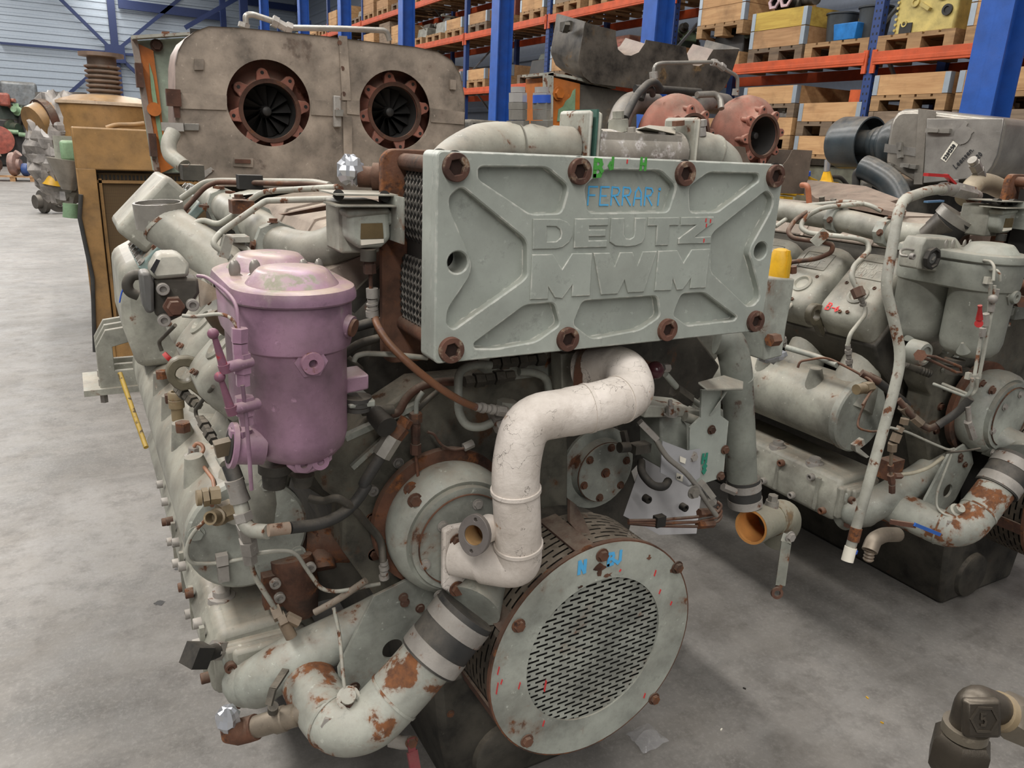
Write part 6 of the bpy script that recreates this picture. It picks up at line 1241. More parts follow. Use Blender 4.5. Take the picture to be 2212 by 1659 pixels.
ub = (pn(1870,1220)-pn(1650,1380)).normalized(); nb = V((-1,0,0)); vb_ = (ub.cross(nb)); vb_ = -vb_ if vb_.z < 0 else vb_
lbq = [pn(1515,1325),pn(1620,1175),pn(1665,1205),pn(1560,1355)]
pl_ = part('paper_label', B().prism(lbq, (-.0008,0,0)), PAPER, sb)
u2 = (lbq[1]-lbq[0]).normalized(); v2 = (lbq[0]-lbq[3]).normalized(); hgt = (lbq[0]-lbq[3]).length; ln_ = (lbq[1]-lbq[0]).length
part('label_writing', strokes('2201250', lbq[3]+u2*ln_*.08+v2*hgt*.2+V((-.0012,0,0)), u2, v2, V((-1,0,0)), ln_*.85/6.6, .006, .36), INKB, pl_)
u3 = (pn(1800,1215)-pn(1625,1400)).normalized(); v3 = V((-1,0,0)).cross(u3); v3 = -v3 if v3.z < 0 else v3; L3 = (pn(1800,1215)-pn(1625,1400)).length
part('ink_writing', strokes('Leensen.', pn(1645,1410)+V((-.001,0,0)), u3, v3, V((-1,0,0)), L3/7.4, .005, .34), INKB, sb); part('ink_writing', strokes('620', pn(1815,1345)+V((-.001,0,0)), u3, v3, V((-1,0,0)), L3/9, .005, .34), INKB, sb)
c0 = pn(1700,1130); part('cover_disc', B().lathe(c0, V((-1,0,0)), [(.05,0),(.05,.004),(.0001,.004)], 28).prism([pn(1610,1160),pn(1720,1010),pn(1745,1030),pn(1720,1080),pn(1795,1100),pn(1680,1215)], (-.003,0,0)), MATS['stainless_dull'], dr)
# canister (axis along the hall)
ca, cb = UX(1838,300,5.12), UX(1892,318,5.12); ca = UX(1815,308,4.95); dY = V((0,-1,0)); L = UX(1868,312,4.95).y - ca.y
rC = rp(53, ca); c0 = V((4.95, ca.y, ca.z)); c1_ = V((4.95, UX(1880,312,4.95).y, ca.z))
b = B(); b.lathe(c0, c1_-c0, [(.0001,-.01),(rC*.9,-.01),(rC,.03),(rC,(c1_-c0).length),(rC*.94,(c1_-c0).length),(rC*.9,(c1_-c0).length*.5),(.0001,(c1_-c0).length*.5)], 44); cn = part('filter_canister', b, DKBLUE)
for f, r in ((1.12, .62), (1.28, .68), (1.5, .80), (1.62,.95)): part('canister_flange', B().lathe(c0+(c1_-c0)*f, c1_-c0, [(.0001,0),(rC*r*.93,0),(rC*r,.02),(rC*r,.07),(rC*r*.93,.09),(.0001,.09)], 40), DKBLUE, cn)
part('canister_neck', B().cyl(c0+(c1_-c0)*.6, c0+(c1_-c0)*2.2, rC*.5, seg=28), DKBLUE, cn)
part('exhaust_bend', B().tube(fillet([UX(1868,362,4.3), UX(1880,366,4.3), UX(1925,392,4.3), UX(1945,440,4.3)], .12, 8), .075, 24), DKBLUE)
part('bend_stay', B().prism([UX(1885,390,4.3), UX(1895,385,4.3), UX(1900,440,4.3), UX(1880,440,4.3)], (.02,0,0)), DKBLUE); part('drain_hose', B().tube(fillet([UX(1865,366,4.28), UX(1850,372,4.28), UX(1848,430,4.28)], .05), .025, 12), RUBBER)
b = B(); b.box((5.05,3.5,.65), (.95,1.6,1.3)); part('engine_block', b, DIRTY, bevel=.05); b = B(); b.box((5.05,3.3,1.45), (.8,.5,.4)); part('upper_casting', b, DIRTY, bevel=.04)

# ---- yellow frame with a stand and pale tank, seen between the right engine and the stainless box
TK = Thing('storage_tank', 'pale grey-green steel tank behind the right engine', 'tank', (5.2, 5.65, 0)); CUR = TK
ta, tb_ = U(1722,355,5.4), U(1880,362,5.4); b = B(); b.box(((ta.x+tb_.x)/2, 5.65, ta.z/2), (tb_.x-ta.x, .5, ta.z)); part('tank_body', b, paint('tank_green', (168,172,154), .14, 3, .2, r1=(150,136,96), r2=(140,126,90)), bevel=.04); part('tank_rim', B().box(((ta.x+tb_.x)/2, 5.65, ta.z+.03), (tb_.x-ta.x+.06,.56,.06)), DIRTY)
part('hose', B().tube(fillet([U(1722,352,5.37), U(1735,345,5.37), U(1750,346,5.37)], .05), .02, 10), RUBBER); part('hose', B().tube(catmull([U(1790,382,5.35), U(1815,384,5.35), U(1830,400,5.35)], 6), .02, 10), RUBBER)
YF = Thing('yellow_frame', 'bright yellow steel frame in front of the pale tank', 'frame', (3.9, 5.2, 0)); CUR = YF
b = B(); b.prism([U(1690,420,5.05), U(1700,392,5.05), U(1715,380,5.05), U(1722,368,5.05), U(1770,390,5.05), U(1735,400,5.05), U(1720,425,5.05)], (0,.2,0)); part('frame_plate', b, YELL, bevel=.01); a_ = U(1705,425,5.05); part('frame_leg', B().box((a_.x, 5.12, a_.z/2), (.12,.12,a_.z)), YELL); a2 = U(1770,398,5.1); part('frame_rail', B().box((a2.x+.0, 5.12, a2.z-.05), (.5,.12,.10)), YELL); part('frame_leg', B().box((a2.x+.19, 5.12, (a2.z-.1)/2), (.12,.12,a2.z-.1)), YELL); part('blue_plug', B().cyl(U(1744,380,5.05), U(1744,371,5.05), .03, seg=12), BLUEM)
JS = Thing('jack_post', 'tapered yellow jack post with a silver head on the yellow frame', 'jack', U(1785,394,5.12)); CUR = JS
b = B(); b.tube([U(1784,396,5.12), U(1786,388,5.12), U(1786,370,5.12)], [.075,.055,.03], 8); part('jack_cone', b, YELL); part('jack_head', B().tube([U(1786,370,5.12), U(1788,345,5.12)], .028, 10), FOIL); part('jack_foot', B().box(U(1784,396,5.12), (.18,.14,.03)), YELL)

# ---- tan radiator set behind the first engine on the left
RS = Thing('radiator_set', 'tan radiator with brown core and bellows exhaust on the left, behind the front engine', 'radiator', (.6, 6.7, 0)); CUR = RS
RY = 6.2; tl = U(153,273,RY); w_ = 1.15; zt = tl.z; x0 = tl.x
b = B(); b.box((x0+w_/2, RY+.15, zt-.14), (w_,.3,.28)); part('top_tank', b, TAN, bevel=.01)
for xx in (x0+.06, x0+w_-.06): part('side_post', B().box((xx, RY+.14, (zt-.28)/2+.02), (.12,.28,zt-.30)), TAN, bevel=.006)
b = B(); b.box((x0+w_/2, RY+.14, .12), (w_-.02,.26,.24)); part('bottom_tank', b, TAN, bevel=.01)
def coremat():
    t = NT('radiator_core'); co = t.coords(); w = t.node('ShaderNodeTexWave', wave_type='BANDS', bands_direction='Z'); t.l.new(co, w.inputs['Vector']); w.inputs['Scale'].default_value = 42; w.inputs['Distortion'].default_value = .3
    w2 = t.node('ShaderNodeTexWave', wave_type='BANDS', bands_direction='X'); t.l.new(co, w2.inputs['Vector']); w2.inputs['Scale'].default_value = 26
    c = t.mix(t.mul(w.outputs['Fac'], .6), lin((70,54,34)), lin((118,94,60))); c = t.mix(t.mul(w2.outputs['Fac'], .3), c, lin((60,46,30))); t.put(t.b.inputs['Base Color'], c); t.b.inputs['Roughness'].default_value = .85; return t.m
b = B(); b.box((x0+w_/2, RY+.10, (zt-.30)/2+.1), (w_-.24,.06,zt-.5)); co_ = part('core', b, coremat()); zc = zt-.34
for k in range(int((w_-.26)/.025)): part('core_tooth', B().box((x0+.13+k*.025, RY+.068, zc+.01), (.010,.01,.03)), BLACKI, co_)
part('core_frame', B().box((x0+w_/2, RY+.06, zc-.02), (w_-.24,.02,.02)).box((x0+.14, RY+.06, zc/2+.1), (.02,.02,zc-.2)), TAN, co_)
dc = U(235,262,7.0); b = B(); b.lathe((dc.x, 7.0, dc.z-.25), ZH, [(.0001,0),(.36,0),(.36,.36),(.37,.365),(.36,.385),(.22,.43),(.0001,.45)], 48); dm = part('air_cleaner_drum', b, TAN); part('drum_lid', B().lathe((dc.x, 7.0, dc.z+.112), ZH, [(.372,0),(.365,.02),(.22,.067),(.0001,.085)], 48), paint('dusty_tan', (170,146,118), .05, 8, .6), dm)
bq = U(225,213,7.0); zb = bq.z; b = B(); pr_ = [(.0001,0),(.10,0)]
for k in range(8): pr_ += [(.125,.012+.034*k),(.125,.022+.034*k),(.10,.030+.034*k)]
pr_ += [(.10,.32),(.155,.325),(.155,.352),(.0001,.352)]; b.lathe((bq.x+.01, 7.0, zb-.03), ZH, pr_, 32); part('bellows', b, paint('bellows_steel', (128,108,94), .3, 12, .3))
part('drum_outlet', B().tube([V((dc.x-.28,7.0,dc.z-.02)), V((dc.x-.42,6.95,dc.z-.02)), V((dc.x-.5,6.9,dc.z-.05))], [.15,.15,.13], 24), TAN); part('outlet_band', B().tube([V((dc.x-.40,6.955,dc.z-.02)), V((dc.x-.45,6.93,dc.z-.03))], .16, 24), DRUST)
part('bleed_pipe', B().tube(fillet([U(230,277,RY+.2), U(250,270,RY+.2), U(290,270,RY+.2), U(312,267,RY+.2)], .06), .018, 10), TAN)
rr = random.Random(21)
def crumple(c, r, sc, seed, k=.18):
    b = B(); b.ball(c, r, 22, sc); q = random.Random(seed); b.v = [c+(v-c)*(1+q.uniform(-k, k)) for v in b.v]; return b
WRAP = paint('wrap_film', (158,152,146), .3, 9, .1, var=.3, rough=.3, r1=(120,112,104), r2=(150,140,128))
for k, (px, py, r) in enumerate(((132,262,.20),(122,292,.20),(120,325,.20),(124,360,.18),(132,395,.16))): part('film_wrap', crumple(U(px,py,7.0), r, (1,1,1), 40+k), WRAP, sharp=12)
part('turbo_casing', B().tube([U(120,225,7.3), U(124,250,7.3)], .14, 20).tube([U(132,200,8.2), U(136,222,8.2)], .20, 20), paint('grey_alloy', (0,0,0))); part('green_can', B().box(U(147,325,6.6), (.10,.10,.14)), GREENL, bevel=.02); part('white_panel', B().box(U(138,328,6.65), (.12,.05,.22)), PALE); part('fuel_tank', B().tube([U(150,345,6.6), U(150,410,6.6)], [.15,.05], 24), STAIN); part('yellow_cap', B().tube([U(116,375,6.9), U(118,385,6.9), U(117,400,6.9)], [.03,.06,.08], 14), YELL)
b = B(); b.box((x0+.5, 8.2, .75), (.8,2.6,1.5)); part('engine_block', b, DIRTY, bevel=.05); part('drain_hose', B().tube([U(175,420,RY-.02), U(172,470,RY-.02), U(200,600,RY-.02), U(205,760,RY-.02)], .014, 8), RUBBER); part('green_pump', B().tube([U(153,440,6.8), U(153,470,6.8)], .055, 14).tube([U(148,455,6.8), U(160,452,6.8)], .04, 12), GREENL)
# small coupling on the floor left of it
cc = UZ(115,460,.0); FWh = Thing('flywheel_coupling', 'small dark flywheel coupling lying on the floor beside the tan radiator', 'machine part', cc); CUR = FWh; rF = rp(24, cc)
b = B(); b.lathe(cc+V((-rF*.5,0,rF)), V((-.9,-.45,0)), [(.0001,0),(rF,0),(rF,.08),(rF*.6,.1),(rF*.6,.2),(.0001,.2)], 30); part('wheel', b, paint('dull_cast', (96,92,86), .1, 12, .3, metal=.3)); b = B(); b.lathe(cc+V((rF*.5,.05,rF)), V((.25,-1,.1)), [(.0001,0),(rF*.95,0),(rF*.95,.06),(rF*.5,.08),(rF*.5,.16),(rF*.42,.16),(.0001,.12)], 30); part('hub_wheel', b, MATS['dull_cast'])
for k in range(6): a_ = math.radians(60*k); part('bolt', B().cyl(cc+V((rF*.5+.3*rF*math.cos(a_)*.9, .05-.17, rF+.3*rF*math.sin(a_))), cc+V((rF*.5+.3*rF*math.cos(a_)*.9, .05-.155, rF+.3*rF*math.sin(a_))), .025, seg=8), BLACKI)

# ---- generic machine bodies for far engines and rack goods
def machine(name, label, cat, base, size, mats, seed, group=None, n=9):
    global CUR
    r = random.Random(seed); sx_, sy_, sz_ = size; th = Thing(name, label, cat, base, group); old = CUR; CUR = th; o = V(base)
    part('casting', B().box(o+V((0,0,sz_*.3)), (sx_*.8,sy_*.8,sz_*.6), taper=.9), mats[0], bevel=.04*min(size))
    part('upper_casting', B().box(o+V((r.uniform(-.08,.08)*sx_,r.uniform(-.08,.08)*sy_,sz_*.72)), (sx_*.55,sy_*.6,sz_*.34), taper=.8), mats[1 % len(mats)], bevel=.04*min(size))
    for k in range(n):
        m = mats[r.randrange(len(mats))]; c = o+V((r.uniform(-.42,.42)*sx_, r.uniform(-.48,-.30)*sy_ if r.random() < .6 else r.uniform(-.4,.4)*sy_, r.uniform(.15,.92)*sz_)); t = r.random(); d = min(size)
        if t < .35:
            ax = V((r.uniform(-1,1), r.uniform(-1,.2), r.uniform(-.4,.4))).normalized(); rad = d*r.uniform(.07,.16); part('housing', B().lathe(c, ax, [(.0001,0),(rad,0),(rad*1.1,d*.03),(rad*1.1,d*.08),(rad*.8,d*.1),(rad*.7,d*.22),(.0001,d*.22)], 18), m)
        elif t < .7:
            p = [c, c+V((r.uniform(-.25,.25)*sx_, r.uniform(-.1,.1)*sy_, r.uniform(-.2,.25)*sz_)), c+V((r.uniform(-.35,.35)*sx_, r.uniform(-.1,.1)*sy_, r.uniform(-.1,.25)*sz_))]
            p = [V((min(max(q.x, o.x-sx_*.48), o.x+sx_*.48), min(max(q.y, o.y-sy_*.48), o.y+sy_*.48), min(max(q.z, o.z+.1*sz_), o.z+sz_))) for q in p]; part('pipe', B().tube(fillet(p, d*.1), d*r.uniform(.03,.06), 10), m)
        else: part('cover', B().box(c, (d*r.uniform(.1,.3), d*r.uniform(.08,.2), d*r.uniform(.1,.25))), m, bevel=.01*d)
    CUR = old; return th
DKG = paint('dark_green_cast', (52,66,52), .1, 9, .2); BLK = paint('sooty_black', (46,44,42), .05, 9, .2); REDB = paint('red_brown_cast', (140,72,58), .15, 9, .25)
# far left: green engine with red flywheel, pallet of turbochargers in front of it
g0 = UZ(30,338,0)
gb_ = UZ(30,358,0); EG = machine('diesel_engine', 'green and red engine at the far left near the corrugated wall', 'engine', (gb_.x-.2, gb_.y, 0), (2.6,2.0,3.1), [BLK, DKG, GREENL, BLK, PRUST], 5, n=16); CUR = EG
part('flywheel', B().lathe(U(-2,302,gb_.y-1.2), -YH, [(.0001,0),(.50,0),(.54,.1),(.54,.2),(.2,.25),(.0001,.25)], 36), paint('flywheel_red', (160,84,70), .1, 9, .2)); part('silver_box', B().box(U(42,205,gb_.y-.4), (1.3,.8,1.0)), paint('silver_grey', (120,124,126), .05, 8, .3, metal=.4), bevel=.12); part('red_casing', B().box(U(9,215,gb_.y-1.0), (.40,.4,.5)), paint('flywheel_red', (0,0,0)), bevel=.08)
part('yellow_guard', B().box(U(66,225,gb_.y-.3), (.25,.5,1.4)), YELL, bevel=.04); part('horn', B().tube([U(55,262,gb_.y-1), U(74,255,gb_.y-1), U(80,247,gb_.y-1)], [.10,.16,.3], 18), GREENL); part('pipe', B().tube([U(5,283,gb_.y-1.1), U(40,286,gb_.y-1.1)], .09, 12), GREENL); part('pipe', B().tube([U(40,290,gb_.y-1.1), U(58,292,gb_.y-1.1)], .09, 12), GREENL)
part('skid', B().box((gb_.x-.2, gb_.y, .1), (2.8,1.2,.2)), BLK)
# ---- foreground hydraulic elbow at the lower right, on its riser pipe
def near(px, py, d): return CAM + wr(px, py)*(d/F)
HF = Thing('hydraulic_elbow', 'dark forged hydraulic elbow fitting close to the camera at the lower right corner', 'pipe fitting', (near(2100,1600,.72).x, near(2100,1600,.72).y, 0)); CUR = HF
DK = paint('dark_forged', (66,60,52), .0, 9, .22, var=.2, rough=.38, metal=.55); PK = paint('pale_forged', (126,118,104), .0, 9, .3, rough=.42, metal=.55)
dd = .72; top = near(2098,1510,dd); up = ZH; pz = near(2098,1650,dd)
el_c = near(2100,1520,dd); ax_r = (near(2212,1545,dd+.02)-near(2120,1505,dd)).normalized()
bz = el_c+V((0,0,-.036))
r_e = rp(43, el_c)
part('elbow_body', B().tube(fillet([bz+V((0,0,-.01)), el_c+V((0,0,.006)), el_c+V((0,0,.006))+ax_r*.045], .014, 6), r_e*.80, 22), DK)
wv = V((AX.z,AY.z,AZ.z)).normalized(); uv = V((AX.x,AY.x,AZ.x)).normalized(); vv_ = V((AX.y,AY.y,AZ.y)).normalized()
fcq = el_c-vv_*.007+wv*(r_e*.72); part('elbow_face', B().box(fcq, (.034,.036,.010), Matrix((uv, vv_, wv)).transposed()), DK, bevel=.004)
mk = strokes('5', fcq+wv*.0052-uv*.0035-vv_*.005, uv, vv_, wv, .0075, .0020); mk.lathe(fcq+wv*.0048, wv, [(.0112,0),(.0135,0),(.0135,.0014),(.0112,.0014)], 6, True); part('maker_mark', mk, DK)
part('union_nut', B().tube([el_c+V((0,0,-.036)), el_c+V((0,0,-.043)), el_c+V((0,0,-.070)), el_c+V((0,0,-.077))], [r_e*1.15,r_e*1.45,r_e*1.45,r_e*1.2], 6), DK); part('collar', B().tube([el_c+V((0,0,-.024)), el_c+V((0,0,-.034))], r_e*1.08, 24), PK)
n0 = el_c+V((0,0,.004))+ax_r*.042; part('union_nut', B().tube([n0, n0+ax_r*.006, n0+ax_r*.06], [r_e*1.0,r_e*1.2,r_e*1.2], 6), PK); part('collar', B().tube([n0-ax_r*.008, n0], r_e*.98, 24), MATS['old_brass2']); part('side_pipe', B().tube([n0+ax_r*.05, n0+ax_r*.25], r_e*.7, 18), DK)
part('riser_pipe', B().tube([el_c+V((0,0,-.074)), V((el_c.x, el_c.y, .02))], r_e*.72, 18), DK); part('foot_plate', B().box(V((el_c.x, el_c.y, .01)), (.14,.14,.02)), DK)
# ---- crumpled clear plastic on the floor
ctr = UZ(1398,1592,.012); PL = NT('clear_plastic'); PL.b.inputs['Base Color'].default_value = (.8,.8,.82,1); PL.b.inputs['Roughness'].default_value = .12; PL.b.inputs['Alpha'].default_value = .16; PL.b.inputs['Specular IOR Level'].default_value = .9
q = random.Random(4); b = B(); N = 9
vs = [ctr+V(((i/(N-1)-.5)*.10, (j/(N-1)-.5)*.09, -.008+max(0,.03*(1-((i/(N-1)-.5)*2)**2)*(1-((j/(N-1)-.5)*2)**2))+q.uniform(0,.012))) for j in range(N) for i in range(N)]
b.add(vs, [(j*N+i, j*N+i+1, (j+1)*N+i+1, (j+1)*N+i) for j in range(N-1) for i in range(N-1)]); solo('plastic_scrap', b, PL.m, 'crumpled clear plastic scrap on the floor beside the round guard', 'plastic', sharp=20)
# oil drips on the floor
OIL = flat('oil_black', (40,38,36), .3)
for k, (px, py, r, lab) in enumerate(((345,1302,.020,'black oil spot on the pale floor left of the front engine'), (385,1228,.016,'faint grey oil spot near the manifold end'), (410,1332,.012,'small dark oil drip beside the oil cooler'))):
    c = UZ(px, py, .0008); q = random.Random(k); b = B(); b.add([c]+[c+V((r*q.uniform(.5,1.2)*math.cos(a_), r*q.uniform(.5,1.2)*math.sin(a_), 0)) for a_ in [2*math.pi*i/18 for i in range(18)]], [(0, 1+i, 1+(i+1) % 18) for i in range(18)]); solo('oil_spot', b, OIL, lab, 'stain', 'oil spots on the floor')
# sweeping of loose chips on the floor to the right
q = random.Random(12)
for k, (px, py, m_, lab) in enumerate(((1873,1508,YELL,'tiny yellow chip on the floor in the light strip, upper one'), (1905,1562,YELL,'tiny yellow chip on the floor in the light strip, lower one'), (1608,1488,OIL,'small dark crumb on the floor right of the guard'), (1558,1577,PAPER,'white crumb in the dark floor patch'))):
    c = UZ(px, py, .0); a_ = q.uniform(0,3); b = B(); b.box(c+V((0,0,.002)), (.010,.004,.004), Matrix.Rotation(a_, 3, 'Z')); solo('floor_chip', b, m_, lab, 'debris', 'chips scattered on the floor')

# pallet of turbochargers at the far left
pz = UZ(28,392,0); WP = wood('floor_pallet_wood', (188,148,104), (150,112,76)); FP = Thing('pallet', 'wooden pallet on the floor at the far left carrying turbochargers', 'pallet', (pz.x, pz.y+.4, 0)); CUR = FP; o = FP.base
for yy_ in (-.35, -.17, 0, .17, .35): part('deck_board', B().box(o+V((0,yy_,.133)), (1.2,.13,.022)), WP)
for xx_ in (-.53, 0, .53):
    part('stringer_board', B().box(o+V((xx_,0,.111)), (.145,.8,.022)), WP)
    for yy_ in (-.35, 0, .35): part('block', B().box(o+V((xx_,yy_,.05)), (.145,.1,.10)), WP)
for k, (dx_, m_, lab) in enumerate(((-.42, DRUST, 'brown turbocharger on the far left pallet, at the picture edge'), (.12, paint('dusty_pink', (150,120,110), .1, 9, .3), 'dusty pinkish turbocharger in the middle of the far left pallet'), (.42, paint('pump_blue', (44,78,138), .1, 9, .2), 'small blue pump at the right end of the far left pallet'))):
    t_ = Thing('turbocharger' if k < 2 else 'pump', lab, 'turbocharger' if k < 2 else 'pump', o+V((dx_,-.05,.145))); CUR = t_; r_ = (.34,.36,.2)[k]; c = t_.base+V((0,0,r_))
    part('volute', B().lathe(c+V((-.05,.0,0)), V((1,-.35,0)), [(.0001,-.12),(r_*.6,-.12),(r_*.95,-.07),(r_,.0),(r_*.9,.08),(r_*.5,.12),(r_*.45,.2),(.0001,.2)], 28), m_); part('outlet', B().tube([c+V((0,0,r_*.6)), c+V((.12,-.05,r_*.95))], r_*.32, 16), m_)
# ------------------------------------------------------------------ goods in the rack
WD = [wood('fresh_wood', (206,164,116), (176,132,88)), wood('tan_wood', (186,146,104), (156,116,78)), wood('grey_wood', (150,130,108), (112,94,76)), wood('yellow_wood', (206,176,84), (176,142,62)), wood('red_wood', (120,64,52), (98,52,44))]
PWD = [wood('pallet_wood', (176,140,98), (136,104,70)), wood('old_pallet_wood', (128,108,86), (96,80,64))]
HINGE = flat('hinge_zinc', (168,178,186), .4, .5)
_mc = {}
def unit(sz):
    k = tuple(round(x, 4) for x in sz)
    if k not in _mc: _mc[k] = mesh_of(B().box((0,0,0), sz), 'piece')
    return _mc[k]
def piece(name, sz, loc, mat, par):
    me = unit(sz)
    if not me.materials: me.materials.append(mat)
    o = bpy.data.objects.new(name, me); COL.objects.link(o); o.parent = par; o.location = loc
    o.material_slots[0].link = 'OBJECT'; o.material_slots[0].material = mat; return o
def pallet_pieces():
    L = [('deck_board', (1.2,.14,.022), (0,y,.133)) for y in (-.33,-.165,0,.165,.33)] + [('stringer_board', (.145,.8,.022), (x,0,.111)) for x in (-.5275,0,.5275)]
    L += [('block', (.145,.1 if abs(y) > .1 else .145,.078), (x,y,.061)) for x in (-.5275,0,.5275) for y in (-.35,0,.35)] + [('base_board', (1.2,.1 if abs(y) > .1 else .145,.022), (0,y,.011)) for y in (-.35,0,.35)]
    return L
def crate_pieces(n):
    L = []
    for k in range(n):
        z = .195*k+.0975
        L += [('side_board', (.02,.78,.19), (-.585,0,z)), ('side_board', (.02,.78,.19), (.585,0,z)), ('side_board', (1.17,.02,.19), (0,-.385,z)), ('side_board', (1.17,.02,.19), (0,.385,z))]
        L += [('hinge_plate', (.024,.055,.185), (-.588,s*.372,z)) for s in (-1,1)] + [('hinge_plate', (.05,.024,.185), (-.56,s*.388,z)) for s in (-1,1)]
    L.append(('floor_board', (1.15,.75,.01), (0,0,.006)))
    return L
_joined = {}
def joined(key, L):
    if key not in _joined:
        b = B()
        for nm, sz, lo in L: b.box(lo, sz)
        _joined[key] = mesh_of(b, key)
    return _joined[key]
def build(name, key, L, loc, mats, near, label, cat, group):
    if near:
        t = Thing(name, label, cat, loc, group)
        for nm, sz, lo in L: piece(nm, sz, lo, mats(nm, lo), t.o)
        return t.o
    me = joined(key, L)
    if not me.materials: me.materials.append(WD[1])
    o = bpy.data.objects.new(name, me); COL.objects.link(o); o.location = loc; o.material_slots[0].link = 'OBJECT'; o.material_slots[0].material = mats('side_board', (0,0,0))
    o['label'] = label; o['category'] = cat; o['group'] = group; return o
LVN = ['in the floor stack', 'on the lowest orange beam', 'on the middle orange beam', 'on the top orange beam']
ORD = ['nearest', 'second', 'third', 'fourth', 'fifth', 'sixth', 'seventh', 'eighth', 'ninth', 'tenth', 'eleventh', 'twelfth']
def where(bay, lev, j): return '%s, %s rack bay, %s place' % (LVN[lev], ORD[bay], ('first', 'middle', 'last')[j])
TONE = {0:'fresh pale', 1:'tan', 2:'weathered grey', 3:'yellow topped', 4:'red brown'}
PXC = (RX0+RX1)/2-.02
def pallet(y, z, near, bay, lev, j, tone=None, extra=''):
    m = PWD[tone if tone is not None else random.randrange(2)]
    build('pallet', 'pallet', pallet_pieces(), (PXC, y, z), lambda n_, l_: m, near, 'wooden pallet %s%s' % (extra, where(bay, lev, j)), 'pallet', 'pallets in the rack'); return z+.144
def crate(y, z, n, tone, near, bay, lev, j, top=None, extra=''):
    def mm(n_, l_):
        if n_ == 'hinge_plate': return HINGE
        if top is not None and l_[2] > .195*(n-1): return WD[top]
        return WD[tone]
    build('pallet_crate', 'crate%d' % n, crate_pieces(n), (PXC, y, z+.001), mm, near, '%s wooden collar crate %s%s' % (TONE[top if top is not None else tone], extra, where(bay, lev, j)), 'crate', 'collar crates in the rack'); return z+.195*n+.002
def goods(y, z, kind, bay, lev, j, seed):
    w_ = where(bay, lev, j); mm = {'dark':[BLK, DKG, DIRTY], 'green':[DKG, GREENL, BLK], 'grey':[CASTG, DIRTY, ZINC], 'red':[REDB, PRUST, BLK]}[kind]
    machine('machine_part', '%s machine castings %s' % ({'dark':'sooty black','green':'dark green','grey':'dull grey','red':'red brown'}[kind], w_), 'machine part', (PXC-.1, y, z), (.85,.70,random.Random(seed).uniform(.25,.5)), mm, seed, 'machine castings in the rack', 5)
rs = random.Random(99)
done = set()
# the slots that can be told apart in the photograph
def yellow_machine(y, z):
    global CUR
    t = Thing('machine_block', 'pale yellow machined engine block on a pallet, nearest rack bay', 'machine part', (PXC, y, z)); CUR = t; YB_ = paint('pale_yellow', (206,186,112), .04, 8, .15); X0 = RX0+.0
    o = V((PXC-.1, y, z))
    part('block', B().box(o+V((0,.0,.20)), (.8,.62,.40)), YB_, bevel=.02); part('upper_block', B().box(o+V((.05,-.05,.47)), (.7,.45,.16)), YB_, bevel=.02)
    for k, (dy, dz, r) in enumerate(((-.15,.33,.06),(.12,.28,.04),(-.22,.18,.05),(.2,.1,.03))): part('port_flange', B().lathe(o+V((-.40,dy,dz)), V((-1,0,0)), [(.0001,.01),(r*.6,.01),(r*.6,.02),(r,.02),(r,0)], 18), YB_ if k != 2 else BLK)
    for k in range(7): part('bolt', B().hexa(o+V((-.40,.30,.05+.05*k)), o+V((-.415,.30,.05+.05*k)), .014), YB_)
    part('gasket', B().box(o+V((-.41,.18,.06)), (.01,.13,.09)), BLK); part('bracket', B().bar(o+V((-.42,-.05,.20)), o+V((-.42,.05,.26)), .04, .03), YB_)
z = pallet(5.12, LV[0], True, 1, 1, 2, 0); yellow_machine(5.12, z)
z = pallet(4.22, LV[0], True, 1, 1, 1, 0); crate(4.22, z, 2, 0, True, 1, 1, 1); machine('machine_part', 'wrapped grey fittings lying in the fresh crate beside the nearest column', 'machine part', (PXC-.1, 4.22, z+.05), (.8,.6,.45), [CASTG, FOIL, ZINC], 31, None, 5)
z = pallet(6.02, LV[0], True, 2, 1, 0, 0)
for k, (dy, r, h_, lab) in enumerate(((.16,.165,.30,'black plastic bucket on the bucket pallet, left of the blue box'), (-.24,.165,.32,'black plastic bucket beside the perforated upright'))):
    b = B(); b.lathe((PXC-.36, 6.02+dy, z), ZH, [(.0001,0),(r*.82,0),(r*.97,h_*.95),(r*1.05,h_*.95),(r*1.05,h_),(r*.95,h_),(r*.8,.02),(.0001,.02)], 28); solo('bucket', b, paint('black_plastic', (62,66,68), 0, 9, .1, rough=.45), lab, 'bucket', 'black buckets in the rack')
b = B(); b.box((PXC-.50, 6.02-.09, z+.08), (.2,.26,.16), taper=1.12); BT = solo('storage_bin', b, paint('bin_blue', (40,120,190), 0, 9, .05, rough=.4), 'small blue plastic bin between the black buckets', 'bin', bevel=.008)
z = pallet(6.86, LV[0], True, 2, 1, 1, 1); z2 = crate(6.86, z, 2, 1, True, 2, 1, 1, top=3)
PIN = paint('pink_white', (206,176,178), .1, 14, .1)
t = Thing('flange_manifold', 'pinkish twin-flange manifold on the yellow topped crate', 'machine part', (PXC-.35, 6.95, z2)); CUR = t
for k in (0, 1):
    c = V((PXC-.52, 7.02-.17*k, z2+.10)); part('flange', B().lathe(c, V((-1,0,.15)), [(.052,0),(.085,0),(.085,.02),(.052,.02)], 6, True), PIN); part('bore', B().lathe(c, V((1,0,-.15)), [(.055,0),(.055,.12),(.0001,.12)], 20), BLK)
part('manifold_body', B().tube([V((PXC-.4,7.08,z2+.08)), V((PXC-.35,6.78,z2+.07))], .07, 14), DIRTY); b = B(); b.tube([V((PXC-.3,6.8,z2+.11)), V((PXC-.5,6.45,z2+.06))], .05, 14); solo('exhaust_pipe', b, BURNT, 'sooty pipe lying across the yellow topped crate', 'pipe')
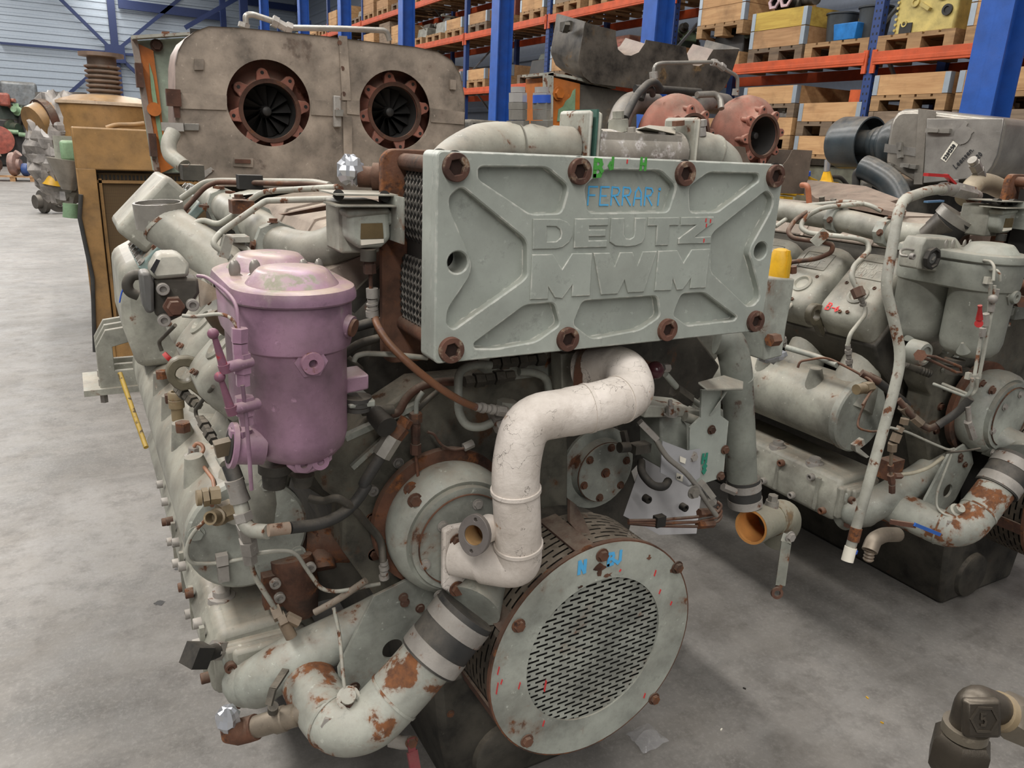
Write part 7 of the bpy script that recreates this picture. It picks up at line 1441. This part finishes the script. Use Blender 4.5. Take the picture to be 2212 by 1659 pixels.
z = pallet(7.80, LV[0], True, 2, 1, 2, 0); goods(7.80, z, 'dark', 2, 1, 2, 77); z = pallet(7.80, LV[0]+.144+.20, True, 2, 1, 2, 0, 'raised on black castings '); crate(7.80, z, 2, 0, True, 2, 1, 2)
for key in ((1,1,2),(1,1,1),(2,1,0),(2,1,1),(2,1,2)): done.add(key)
# floor stacks whose tops show
def stack(y, units, bay, j, tones):
    z = 0
    for k, (n, nr) in enumerate(units):
        z = pallet(y, z, nr, bay, 0, j, k % 2, '%s layer ' % ('bottom', 'second', 'third', 'top')[k]); z = crate(y, z, n, tones[k % len(tones)], nr, bay, 0, j, None, '%s layer ' % ('bottom', 'second', 'third', 'top')[k])
    return z
zt = stack(5.98, [(5,False),(2,False),(1,True),(1,True)], 2, 0, [1,0,0,0]); stack(6.85, [(5,False),(3,False),(1,False),(1,True)], 2, 1, [2,1,0,0]); stack(5.08, [(5,False),(5,False),(1,True)], 1, 2, [2,2,0]); stack(4.20, [(5,False),(5,False),(1,True)], 1, 1, [1,2,0]); stack(7.75, [(5,False),(3,False),(1,True)], 2, 2, [2,1,1])
b = B(); b.box((PXC-.57,5.98,1.735), (.06,.80,.14)); q = random.Random(8); solo('plastic_wrap', crumple(V((PXC-.45,5.98,1.80)), .10, (1.6,3.9,.7), 77, .12) if False else B().box((PXC,5.98,1.995), (1.22,.82,.008)), paint('film_pale', (206,196,190), 0, 9, 0, rough=.25), 'pale plastic film over the crate in the floor stack', 'plastic film') if False else None
machine('machine_part', 'grey valves lying in the middle floor stack crate of the third bay', 'machine part', (PXC-.2, 6.85, zt-.15), (.8,.6,.34), [ZINC, FOIL, CASTG], 45, None, 6)
b = B(); b.box((PXC-.45, 5.72, zt+.05), (.16,.18,.14), Matrix.Rotation(.3,3,'Z')); solo('parcel', b, paint('orange_carton', (214,98,50), 0, 9, 0), 'small orange and white carton in the floor stack beside the upright', 'carton'); 
# the rest of the rack
kinds = ['dark','green','grey','red']
for bay in range(1, 11):
    near_ = bay <= 4
    for lev in (1, 2, 3):
        for j in range(3):
            if (bay, lev, j) in done: continue
            if bay <= 2 and lev >= 2: continue
            if bay <= 3 and lev == 3: continue
            if bay == 1 and j == 0: continue
            y = UPS[bay]+.55+1.03*j; r = rs.random(); z = LV[lev-1]
            nr = near_ or (bay <= 5 and lev < 3)
            z = pallet(y, z, nr, bay, lev, j)
            if r < .62:
                n = 1 if rs.random() < .5 else 2; z2 = crate(y, z, n, rs.choice((0,0,1,1,2)), nr, bay, lev, j)
                if rs.random() < .45: goods(y, z+.05, rs.choice(kinds), bay, lev, j, rs.randrange(9999))
            elif r < .74:
                b = B(); b.box((PXC, y, z+.27), (1.1,.74,.54)); solo('packing_case', b, WD[4] if r < .68 else WD[2], '%s closed packing case %s' % ('red brown' if r < .68 else 'grey', where(bay, lev, j)), 'case', 'packing cases in the rack', bevel=.006)
            else: goods(y, z, rs.choice(kinds), bay, lev, j, rs.randrange(9999))
for bay in range(3, 9):
    for j in range(3):
        y = UPS[bay]+.55+1.03*j
        if rs.random() < .75: stack(y, [(4,False),(rs.choice((1,2,3)),False)], bay, j, [rs.randrange(3), rs.randrange(3)])
# yellow engine parts on the floor in front of the rack
yy = U(1050,262,9.0); machine('diesel_engine', 'yellow engine on the floor by the third blue column', 'engine', (yy.x-.1, 9.0, 0), (1.0,1.6,U(1050,215,9.0).z), [paint('cat_yellow', (206,158,56), .12, 9, .3), DIRTY, MATS['cat_yellow'], DRUST], 14, None, 16)
yy = U(1170,240,8.0); machine('switch_cabinet', 'pale blue-grey cabinet behind the pipe fittings', 'cabinet', (yy.x, 8.0, 0), (.35,.4,U(1165,168,8.0).z), [paint('pale_cab', (190,196,204), 0, 9, .1), MATS['pale_cab']], 15, None, 3)
